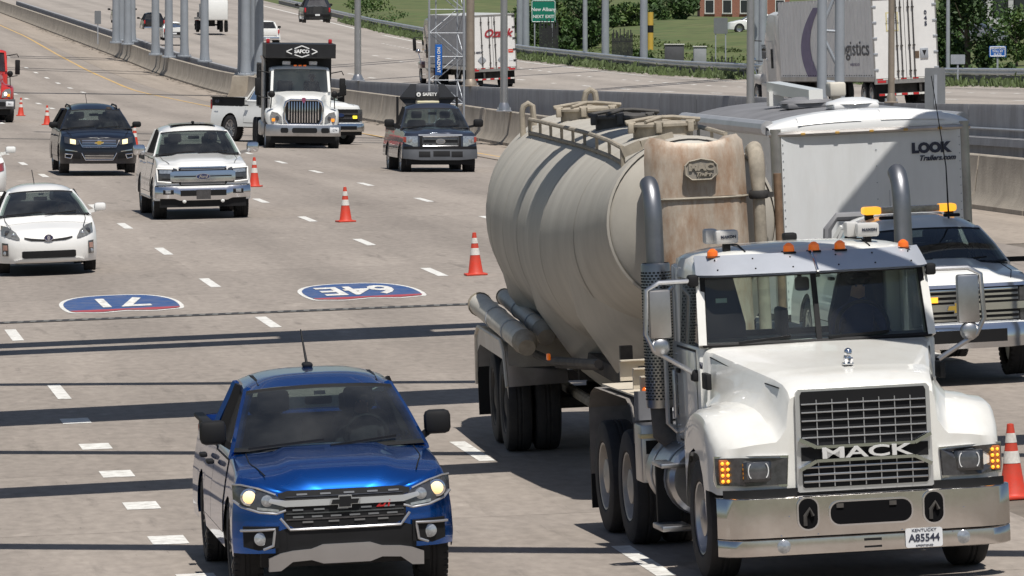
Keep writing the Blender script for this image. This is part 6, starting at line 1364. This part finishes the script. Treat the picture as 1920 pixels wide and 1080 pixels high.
for x in (-.65, .48): obj('placard_holder', MB().prism([(x, 1.35), (x+.24, 1.6), (x, 1.85), (x-.24, 1.6)], -.03, -.012, 'y'), STEEL, t, smooth=0)
o = obj('orange_sticker', MB().box(.86, 1.14, -.014, -.002, 1.95, 2.14), CONO, t, smooth=0); text('sticker_text', 'SAFE', .09, WINK, o, (1.0, -.016, 2.05), ext=.001)
obj('pale_sticker', MB().box(.9, 1.1, -.014, -.002, 1.5, 1.72), PLATE, t, smooth=0)
Y = F/33.5; place(t, at(928, Y), Y, -.155, zf, H-(165-YH)/33.5); c.matrix_world = t.matrix_basis.copy(); ozark = t
t, c = semi('white box trailer with a purple arc on its side and plain rear doors', 'white sleeper tractor pulling the trailer with the purple arc', M('offwhite_skin', (.80, .79, .77), .5, .0, var=.05, scale=.5, dirt=(.55, .54, .52), damt=.35), M('tractor_offwhite', (.62, .60, .57), .35, coat=.5, var=.05), 'l')
PUR = M('faded_purple_print', (.16, .13, .24), .5, var=.2, scale=3)
ar_ = []
for q in np.linspace(0, 1, 14):
    a = R(35+120*q); yc, zc_ = 6.6, 3.4; w = .85-.25*abs(q-.45)
    ar_.append([(-1.316, yc+5.2*math.cos(a)*0+(10.6-yc)*1.0*math.sin(a*.9)*1.0, 1.25+2.8*(1-q)), (-1.316, yc+(10.6-yc)*math.sin(a*.9)+2.0*(.55+.45*q), 1.25+2.8*(1-q))])
obj('arc_print', MB().grid(ar_), PUR, t, fix=False)
text('side_lettering', 'logistics', .85, M('print_dark_grey', (.08, .08, .09), .5), t, (-1.318, 3.2, 2.35), (R(90), 0, R(-90)), ext=.002, bold=.01, sx=1.9)
text('side_small_print', 'WESTBLVD', .16, PUR, t, (-1.318, 3.1, 1.72), (R(90), 0, R(-90)), ext=.002, sx=2)
lr = text('door_number', '0\n4\n5', .22, INK, t, (.86, -.012, 3.45), bold=.01)
n_ = obj('yellow_notice', MB().box(-.75, -.25, -.012, -.002, 3.0, 3.75), M('notice_yellow', (.62, .55, .30), .5, var=.1), t, smooth=0)
obj('notice_face', MB().box(-.70, -.30, -.016, -.012, 3.05, 3.70), PLATE, n_, smooth=0); text('notice_text', 'CAUTION\nWIDE TURN\nDO NOT PASS', .085, INK, n_, (-.5, -.018, 3.4), ext=.001)
bx = obj('document_box', MB().box(.58, .9, -.04, -.002, 1.88, 2.28, .01), STEEL, t); obj('box_logo', MB().prism([(.66, 2.2), (.83, 2.2), (.745, 1.98)], -.046, -.04, 'y'), BLK, bx, smooth=0); obj('diamond_sticker', MB().box(.32, .54, -.012, -.002, 1.9, 2.18), M('brown_sticker', (.12, .08, .05), .5, var=.6, scale=20), t, smooth=0)
Y = F/47.7; place(t, at(1703, Y), Y, -.194, zf, H-(200-YH)/47.7); c.matrix_world = t.matrix_basis.copy()
# ------------------------------------------------------------------ small traffic far up the other carriageway (driving away)
def far_car(name, lab, cat, P, px, py, s, k=-.11, load=None):
    c = Car(name, lab, cat, P); Y = F/s; X = at(px, Y); place(c.t, X, Y, k, zf, H-(py-YH)/s, flip=True)
    b = c.t
    obj('rear_bumper', MB().box(-c.w+.1, c.w-.1, c.L-.05, c.L+.1, .45, .68, .04), CHR if P.get('pickup') else BLK, b)
    p = obj('license_plate', MB().box(-.16, .16, c.L+.10, c.L+.112, .5, .62), PLATE, b, smooth=0)
    if P.get('pickup'): obj('tailgate_panel', MB().box(-c.w+.28, c.w-.28, c.L+.0, c.L+.03, .8, c.top(c.L-.2)-.02, .01), P['paint'], b)
    return c
TP = dict(L=5.8, W=2.0, fo=.95, wb=3.7, r=.40, zb=.45, bow=.06, cr=.16, paint=WHT, S=[(.3, 0), (1.1, .04)], top=[(0, 1.12), (1.4, 1.25), (4.1, 1.3), (5.8, 1.34)], cowl=1.38, belt=1.26, wbase=.89, wtop=.7, wst=2.2, wstz=1.75, roof=1.91, roofend=3.75, rearbase=4.0, rearz=1.80, wroof=.68, pickup=1, plain=1)
TC = dict(L=4.7, W=1.82, fo=.92, wb=2.75, r=.33, zb=.25, bow=.2, cr=.2, paint=WHT, S=[(.3, 0), (.8, .1)], top=[(0, .75), (1.1, .95), (3.9, 1.0), (4.7, 1.02)], cowl=1.15, belt=.96, wbase=.80, wtop=.58, wst=1.95, wstz=1.32, roof=1.45, roofend=3.2, rearbase=4.0, rearz=1.32, wroof=.55, deck=3.95, plain=1)
TS = dict(TC, L=4.8, top=[(0, .95), (1.1, 1.08), (3.9, 1.12), (4.8, 1.14)], belt=1.08, wstz=1.58, roof=1.74, roofend=4.2, rearbase=4.6, rearz=1.60, deck=4.55, W=1.95, wbase=.88, wtop=.68, wroof=.64, r=.37)
far_car('far_pickup', 'small white pickup driving away behind the tall gantry legs', 'pickup', TP, 492, 83, 24)
far_car('far_suv', 'dark suv driving away at the top edge on the far carriageway', 'suv', dict(TS, paint=M('charcoal_paint', (.03, .032, .036), .3, .3, coat=1)), 585, 41, 27)
far_car('far_sedan', 'small white car glimpsed between gantry legs on the far carriageway', 'car', TC, 321, 74, 24)
far_car('far_dark_pickup', 'dark pickup glimpsed left of the small white car among gantry legs', 'pickup', dict(TP, paint=M('black_car_paint', (.012, .012, .014), .3, .3, coat=1)), 283, 62, 21)
far_car('far_van', 'dark suv half hidden behind the farthest gantry legs', 'suv', dict(TS, paint=M('black_car_paint', (.012, .012, .014))), 228, 42, 21)
# flatbed truck far away
t = thing('flatbed_truck', 'flatbed truck seen from behind right of the gantry legs', 'truck')
obj('deck', MB().box(-1.2, 1.2, -6.5, .0, 1.1, 1.28), ALU, t, smooth=0); obj('headboard', MB().box(-1.2, 1.2, -6.5, -6.4, 1.2, 2.4), ALU, t, smooth=0); obj('cab', MB().box(-1.1, 1.1, -8.6, -6.7, 1.0, 2.7, .12), WHT, t)
ld = MB()
for i in range(4): ld.box(-1.0+.5*i, -.6+.5*i, -3.5, -.6, 1.28, 1.7+.1*(i % 2))
obj('load', ld, M('dark_load', (.08, .08, .085), .8, var=.4), t, smooth=0, kind='stuff')
for sg in (-1, 1):
    wheel(t, sg*1.0, -1.4, .5, .28, 'truck', GRIM); wheel(t, sg*1.0, -7.6, .5, .28, 'truck', GRIM); obj('mud_flap', MB().box(sg*.7, sg*1.2, -.6, -.57, .2, 1.0), BLK, t, smooth=0); obj('tail_lamp', MB().box(sg*.8, sg*1.1, -.02, .02, .9, 1.05), REDL, t, smooth=0)
obj('rear_sill', MB().box(-1.2, 1.2, -.05, .03, .55, .7).box(-.5, .5, -1.0, -.3, .5, 1.1), GRIM, t, smooth=0)
Y = F/22; place(t, at(391, Y), Y, -.11, zf, H-(60-YH)/22, flip=True); t.rotation_euler.z += math.pi
# ------------------------------------------------------------------ signs beyond and between
SGR = M('sign_green', (.005, .17, .11), .4, var=.06); SBU = M('sign_blue', (.01, .10, .38), .4, var=.06)
def sign(lab, px0, px1, py0, py1, Y, face, lines, ground, posts=2, back=False, border=True, size=None, cat='road sign', thick=.03):
    s = F/Y; X = at((px0+px1)/2, Y); w = (px1-px0)/s; z1, z0 = H-(py0-YH)/s, H-(py1-YH)/s
    t = thing('road_sign', lab, cat, (X, Y, ground)); h = z1-z0; zc = (z0+z1)/2-ground
    pn = obj('sign_panel', MB().prism([(x, zc+z) for x, z in rr(-w/2, w/2, -h/2, h/2, min(w, h)*.08, 3)], -.05, -.05+thick, 'y'), face, t, smooth=0)
    if border: obj('sign_border', MB().tube([(x, -.055, zc+z) for x, z in rr(-w/2+.05, w/2-.05, -h/2+.05, h/2-.05, min(w, h)*.07, 3)+[(w/2-.05, h/2-.05-min(w, h)*.07)]], .02, 4), WINK, pn)
    for i, (tx, fz, sz) in enumerate(lines): text('sign_text', tx, sz, WINK, pn, (0, -.055, zc+h*fz), bold=sz*.02)
    for i in range(posts): x = 0 if posts == 1 else (-w*.36+i*w*.72); obj('sign_post', MB().box(x-.04, x+.04, -.02, .05, -.6, zc+h*.4), STEEL, t, smooth=0)
    return t
sign('green guide sign with white lettering above the shrubs, beyond the guardrail', 996, 1042, 0, 42, 470, SGR, (('New Albany', .08, .34), ('NEXT EXIT', -.24, .30)), land(at(1019, 470), 470))
sign('small blue sign with white lettering on a post at the far right', 1854, 1886, 86, 107, 318, SBU, (('HIGH OCC', .28, .13), ('TOLL BY', .02, .13), ('PLATE', -.26, .13)), land(24, 318), posts=1)
sign('blank grey back of a sign on one post, left of the small blue sign', 1782, 1809, 102, 120, 322, STEEL, (), land(22, 322), posts=1, border=False)
sign('green sign edge showing left of the white sleeper tractor', 1436, 1462, 42, 92, 345, SGR, (('EXIT', .2, .3),), land(at(1449, 345), 345), posts=2)
sign('large grey back of a sign standing on the grass by the distant white car', 1338, 1364, 33, 63, 430, M('sign_back_grey', (.20, .21, .22), .5, .3), (), land(at(1351, 430), 430), border=False)
Y = 200; s = F/Y; X = at(1753, Y); t = thing('road_sign', 'tall grey back of a sign on the median right of the box trailer doors', 'road sign', (X, Y, wall_top(Y)-.8)); zb_ = H-(205-YH)/s-t.location.z; zt_ = H-(127-YH)/s-t.location.z
obj('sign_panel', MB().prism([(x, z) for x, z in rr(-.30, .30, zb_-.25, zt_, .03, 3)], .0, .03, 'y'), M('sign_back_grey', (.2, .21, .22)), t, smooth=0); obj('sign_post', MB().box(-.03, .06, -.05, -.0, -.2, zt_-.2), STEEL, t, smooth=0)
# lattice mast with a blue sign
Y = 232; s = F/Y; X = at(838, Y); z0 = d_(Y)
t = thing('lattice_mast', 'slender lattice mast with a blue panel in front of the grey trailer', 'mast', (X, Y, z0))
lg_ = [(-.60, 0), (-.38, .5), (.35, .3), (.58, -.1)]
for i, (x, y) in enumerate(lg_): obj('mast_leg', MB().tube([(x, y, 0), (x, y, 12)], .038 if i in (0, 3) else .028, 6), STEEL, t)
nb_ = MB()
for k in range(14):
    z = .4+k*.8
    for (a, b) in ((0, 2), (1, 3), (2, 3)):
        A, B = lg_[a], lg_[b]
        if k % 2: A, B = B, A
        nb_.tube([(A[0], A[1], z), (B[0], B[1], z+.8)], .017, 5)
    nb_.tube([(-.6, 0, z), (.58, -.1, z)], .014, 5)
obj('lattice_bracing', nb_, STEEL, t, kind='stuff')
zz = lambda py: H-(py-YH)/s-z0
pn = obj('blue_panel', MB().box(-.40, -.16, -.08, -.04, zz(141), zz(83), .02), SBU, t)
text('panel_text', 'NO HAZMAT', .145, WINK, pn, (-.28, -.085, (zz(141)+zz(83))/2), (R(90), R(90), 0), bold=.004)
# ------------------------------------------------------------------ vegetation
def leaf_mat(name, c):
    m = M(name, c, .6, var=.45, scale=1.3, spec=.3); return m
LF = [leaf_mat('leaf_dark_green', (.035, .065, .02)), leaf_mat('leaf_mid_green', (.05, .095, .025)), leaf_mat('leaf_light_green', (.085, .13, .035))]
BARK = M('bark', (.10, .08, .06), .9, var=.3, scale=6, bump=.5, bscale=12)
nrg = np.random.default_rng(5)
def leaves(C, rad, n, size, rough=.35):
    """n little leaf quads through the volume of several clumps"""
    m = MB(); ks = nrg.integers(0, len(C), n)
    for i in range(n):
        c, r = C[ks[i]], rad[ks[i]]; d = nrg.normal(size=3); d /= np.linalg.norm(d); p = np.array(c)+d*np.array(r)*(nrg.uniform(.25, 1.08)**.5)
        u = nrg.normal(size=3); u /= np.linalg.norm(u); w = np.cross(u, nrg.normal(size=3)); w /= np.linalg.norm(w); q = size*nrg.uniform(.6, 1.4)
        m.add([p-u*q, p+w*q*.5, p+u*q, p-w*q*.5], [(0, 1, 2, 3)])
    return m
def tree(name, lab, cat, X, Y, z, h, w, n, leaf, size=.16, trunk=True, group=None, d=None):
    t = thing(name, lab, cat, (X, Y, z), group); d = d or w
    if trunk:
        tr = MB().tube([(0, 0, -.5), (.05, 0, h*.25), (-.05, .1, h*.55), (.1, 0, h*.85)], [h*.028, h*.022, h*.015, h*.004], 8)
        for i in range(7):
            a = i*2.1; zz_ = h*(.25+.08*i); tr.tube([(0, 0, zz_), (math.cos(a)*w*.22, math.sin(a)*d*.22, zz_+h*.08), (math.cos(a)*w*.38, math.sin(a)*d*.38, zz_+h*.17)], [h*.011, h*.007, h*.002], 5)
        obj('trunk', tr, BARK, t)
    C, Rr = [], []
    for i in range(16 if trunk else 11):
        zz_ = nrg.uniform(.16 if trunk else .1, .92); rr0 = (math.sin(math.pi*min(1, .15+zz_*.85))**.7)*.5
        a = nrg.uniform(0, 6.28); q = nrg.uniform(.2, .85)*rr0
        C.append((math.cos(a)*q*w, math.sin(a)*q*d, zz_*h)); k = nrg.uniform(.14, .26); Rr.append((k*w, k*d, k*h*.8))
    for j, f in enumerate((.55, .45)):
        obj('crown' if trunk else 'foliage', leaves(C[j::2]+C[:3], Rr[j::2]+Rr[:3], int(n*f), size), LF[(leaf+j) % 3], t, smooth=0, fix=False)
    return t
lz = lambda px, Y: land(at(px, Y), Y)
tree('deciduous_tree', 'big leafy green tree at the right behind the blank sign', 'tree', at(1812, 345), 345, lz(1812, 345), 7.0, 3.6, 6500, 0, .13)
tree('deciduous_tree', 'narrower dark tree directly left of the big leafy tree', 'tree', at(1778, 362), 362, lz(1778, 362), 6.5, 2.2, 3000, 0, .14)
tree('deciduous_tree', 'round tree behind the far right gantry leg, right of the small blue sign', 'tree', at(1905, 380), 380, lz(1905, 380), 3.2, 2.6, 1800, 1, .13)
for i, (px, Y, h, w, lab) in enumerate(((985, 505, 3.6, 4.2, 'shrubby tree just right of the red lettered trailer'), (1022, 500, 4.6, 4.6, 'dense tree right behind the green guide sign'), (1058, 492, 4.0, 4.6, 'leafy tree right of the green guide sign'),
        (1090, 486, 4.2, 4.2, 'leafy tree behind the thin pale pole'), (1118, 500, 4.2, 3.4, 'dark tree behind the first gantry legs on the grass'), (1168, 570, 2.6, 5.6, 'low dark tree line clump left of the brick building'), (1265, 590, 3.0, 4.5, 'dark bushy tree near the brick building corner'), (1240, 600, 3.2, 4.0, 'dark tree partly behind the yellow post'))):
    tree('deciduous_tree', lab, 'tree', at(px, Y), Y, lz(px, Y)-.6, h, w, 2600, i % 3, .18, group='trees beyond the guardrail')
for i, (px, Y, h, w, lab) in enumerate(((700, 640, 2.6, 7, 'hedge of shrubs above the rail at the top, left of the grey trailer'), (1000, 474, 1.6, 3, 'low bright shrub under the green sign'), (1062, 462, 1.5, 3.2, 'low shrub right of the green sign posts'), (1190, 432, 1.2, 2.0, 'small bush between gantry legs on the grass'), (1885, 338, 1.2, 1.6, 'round yellow green bush under the far right gantry leg'), (1420, 372, 1.0, 1.6, 'little bush beside the pale pole foot'))):
    tree('shrub', lab, 'shrub', at(px, Y), Y, lz(px, Y)-.1, h, w, 1100, (i+1) % 3, .14, trunk=False, group='shrubs beyond the guardrail')
# weeds along the guardrail
m = MB()
for i in range(9000):
    Y = nrg.uniform(285, 640); X = RAIL(Y)+nrg.uniform(-1.1, -.05)+.2*math.sin(Y*1.7); 
    if math.sin(Y*.83)+math.sin(Y*.37+1)+nrg.uniform(-1, 1) < -1.1: continue
    h = nrg.uniform(.12, .5)*(1 if nrg.uniform() < .93 else 1.5); z = zf(X, Y); a = nrg.uniform(0, 6.28); w = nrg.uniform(.05, .13)
    m.add([(X-w*math.cos(a), Y-w*math.sin(a), z+h*.2), (X+w*math.cos(a), Y+w*math.sin(a), z+h*.15), (X+nrg.normal()*.08+w*.6*math.cos(a), Y+w*.4, z+h), (X-w*.5, Y, z+h*.9)], [(0, 1, 2, 3)])
obj('weeds', m, M('weed_green', (.085, .12, .04), .7, var=.5, scale=1.1), smooth=0, fix=False, kind='stuff')
m = MB()
for i in range(700):                                              # litter at the foot of the median barrier
    Y = nrg.uniform(150, 560); X = XB(Y)-abs(nrg.normal())*.35-.02; z = zg(X, Y)+.006; a = nrg.uniform(0, 6.28); w, l_ = nrg.uniform(.02, .06), nrg.uniform(.04, .35 if i % 9 else .9)
    c_, s_ = math.cos(a), math.sin(a); m.add([(X+c_*l_-s_*w, Y+s_*l_+c_*w, z+.02), (X-c_*l_-s_*w, Y-s_*l_+c_*w, z), (X-c_*l_+s_*w, Y-s_*l_-c_*w, z), (X+c_*l_+s_*w, Y+s_*l_-c_*w, z+.02)], [(0, 1, 2, 3)])
obj('litter', m, M('gutter_litter', (.05, .04, .03), .9, var=.5), smooth=0, fix=False, kind='stuff')
m = MB()
for i in range(9000):
    Y = nrg.uniform(380, 540); X = RAIL(Y)+nrg.uniform(.8, 14); z = land(X, Y)
    if math.sin(X*1.3+Y*.21)+math.sin(Y*.33-X*.7)+nrg.uniform(-1.2, 1.2) < .1: continue
    h = nrg.uniform(.06, .22); a = nrg.uniform(0, 6.28); w = nrg.uniform(.06, .16)
    m.add([(X-w*math.cos(a), Y-w*math.sin(a), z-.02), (X+w*math.cos(a), Y+w*math.sin(a), z-.02), (X+w*.7*math.cos(a)+nrg.normal()*.04, Y, z+h), (X-w*.6, Y, z+h*.8)], [(0, 1, 2, 3)])
obj('grass_tufts', m, M('tuft_green', (.085, .115, .035), .8, var=.5, scale=.5), smooth=0, fix=False, kind='stuff')
# fences, cabinets on the grass
FEN = M('dark_fence', (.02, .02, .022), .6)
def fence(lab, px0, px1, Y, h, n):
    X0, X1 = at(px0, Y), at(px1, Y); z = land((X0+X1)/2, Y); t = thing('picket_fence', lab, 'fence', ((X0+X1)/2, Y, z)); w = (X1-X0)/2
    for i in range(n): x = -w+2*w*i/(n-1); obj('picket', MB().box(x-.035, x+.035, -.03, .03, -.2, h*(1+.15*math.sin(i*2.3))), FEN, t, smooth=0)
    for zz_ in (.3, h*.75): obj('fence_rail', MB().box(-w, w, -.02, .02, zz_-.03, zz_+.03), FEN, t, smooth=0)
    return t
fence('black fence panel between the green sign posts and the pale pole', 1012, 1046, 458, 2.4, 16)
fence('black fence panel behind the second gantry legs on the grass', 1148, 1185, 430, 2.1, 16)
fence('thin black railing around the grey cabinets on the grass', 1298, 1378, 398, 1.0, 14)
def cabinet(lab, px0, px1, py0, Y, mat):
    s = F/Y; X = at((px0+px1)/2, Y); z = land(X, Y); w = (px1-px0)/s/2; h = H-(py0-YH)/s-z; t = thing('utility_cabinet', lab, 'cabinet', (X, Y, z))
    obj('cabinet_box', MB().box(-w, w, -.4, .4, -.2, h, .03), mat, t); obj('cabinet_lid', MB().box(-w-.04, w+.04, -.45, .45, h, h+.06, .02), M('pale_lid', (.5, .49, .45), .6), t); obj('cabinet_door', MB().box(-w*.85, w*.85, -.42, -.4, .1, h-.1, .01), mat, t)
cabinet('dark grey cabinet with a pale lid left of the two thin posts', 1246, 1282, 84, 405, M('cabinet_dark', (.07, .07, .075), .6, var=.15)); cabinet('light grey cabinet inside the thin railing', 1300, 1324, 88, 396, M('cabinet_grey', (.26, .27, .28), .6, var=.1))
# brick building, shop front, parked car, ground beyond
def brickmat():
    m = bpy.data.materials.new('red_brick'); m.use_nodes = True; n = m.node_tree.nodes; l = m.node_tree.links; p = n['Principled BSDF']; p.inputs['Roughness'].default_value = .9
    b = n.new('ShaderNodeTexBrick'); b.inputs['Color1'].default_value = (.30, .10, .06, 1); b.inputs['Color2'].default_value = (.24, .075, .05, 1); b.inputs['Mortar'].default_value = (.3, .25, .2, 1); b.inputs['Scale'].default_value = 4
    tc = n.new('ShaderNodeTexCoord'); mp = n.new('ShaderNodeMapping'); mp.inputs['Rotation'].default_value = (R(90), 0, 0); l.new(tc.outputs['Object'], mp.inputs[0]); l.new(mp.outputs[0], b.inputs[0]); l.new(b.outputs[0], p.inputs['Base Color']); return m
BRK = brickmat()
Y = 640; s = F/Y; X0, X1 = at(1312, Y), at(1480, Y); zb_ = H-(47-YH)/s
t = thing('brick_building', 'red brick building on the rise above the grass', 'building', ((X0+X1)/2, Y, zb_)); w = (X1-X0)/2
obj('wall', MB().box(-w, w, 0, 9, -2, 4.6), BRK, t, smooth=0); obj('roof', MB().box(-w-.2, w+.2, -.2, 9.2, 4.6, 4.85), STEEL, t, smooth=0)
for k in range(5):
    x = -w+.9+k*1.65; wd = obj('window', MB().box(x-.45, x+.45, -.06, .02, 1.1, 2.4), WHT, t, smooth=0); obj('pane', MB().box(x-.38, x+.38, -.075, -.06, 1.17, 2.33), M('dark_pane', (.03, .035, .04), .1), wd, smooth=0); obj('sill', MB().box(x-.5, x+.5, -.12, 0, 1.02, 1.1), TRIM, wd, smooth=0)
Y = 520; s = F/Y; X0, X1 = at(1848, Y), at(2010, Y); zb_ = land(X0, Y)
t = thing('shop_building', 'white commercial building with red sign at the far right', 'building', ((X0+X1)/2, Y, zb_)); w = (X1-X0)/2
obj('wall', MB().box(-w, w, 0, 8, -1, 4.5), M('pale_wall', (.5, .5, .5), .8, var=.08), t, smooth=0); obj('fascia', MB().box(-w-.2, w+.2, -.4, 0, 2.9, 4.2), WHT, t, smooth=0); text('shop_sign', 'Market', 1.1, M('script_red', (.35, .02, .03)), t, (-1.6, -.42, 3.5), bold=.03)
for k in range(4): wd = obj('window', MB().box(-w+.5+k*1.6, -w+1.7+k*1.6, -.05, .02, .7, 2.3), BLK, t, smooth=0); obj('pane', MB().box(-w+.6+k*1.6, -w+1.6+k*1.6, -.06, -.05, .8, 2.2), M('dark_pane', (.03, .035, .04)), wd, smooth=0)
c = Car('parked_car', 'white car parked on the grass rise beyond the sign back', 'car', TC); Y = 520; c.t.location = (at(1362, Y), Y, H-(61-YH)*Y/F); c.t.rotation_euler = (0, 0, R(-88))
c = Car('grey_parked_car', 'grey car half hidden behind the far right gantry leg', 'car', dict(TC, paint=M('grey_car_paint', (.3, .3, .31), .3, .5, coat=1))); Y = 430; place(c.t, at(1887, Y), Y, 2, lambda X, Y: land(X, Y)); c.t.rotation_euler = (0, 0, R(60))
Y = 445; t = thing('yellow_post', 'yellow and black marker post behind the third gantry legs', 'post', (at(1219, 470), 470, lz(1219, 470)))
obj('post', MB().cyl((0, 0, 0), (0, 0, 2.6), .22, 12), M('post_yellow', (.55, .36, .06), .6), t); obj('post_band', MB().cyl((0, 0, 1.2), (0, 0, 1.7), .225, 12), BLK, t)

sign('small grey sign back standing on the barrier at the far top left', 178, 190, 20, 45, 468, M('sign_back_grey', (.2, .21, .22)), (), d_(468)+1.0, posts=1, border=False)
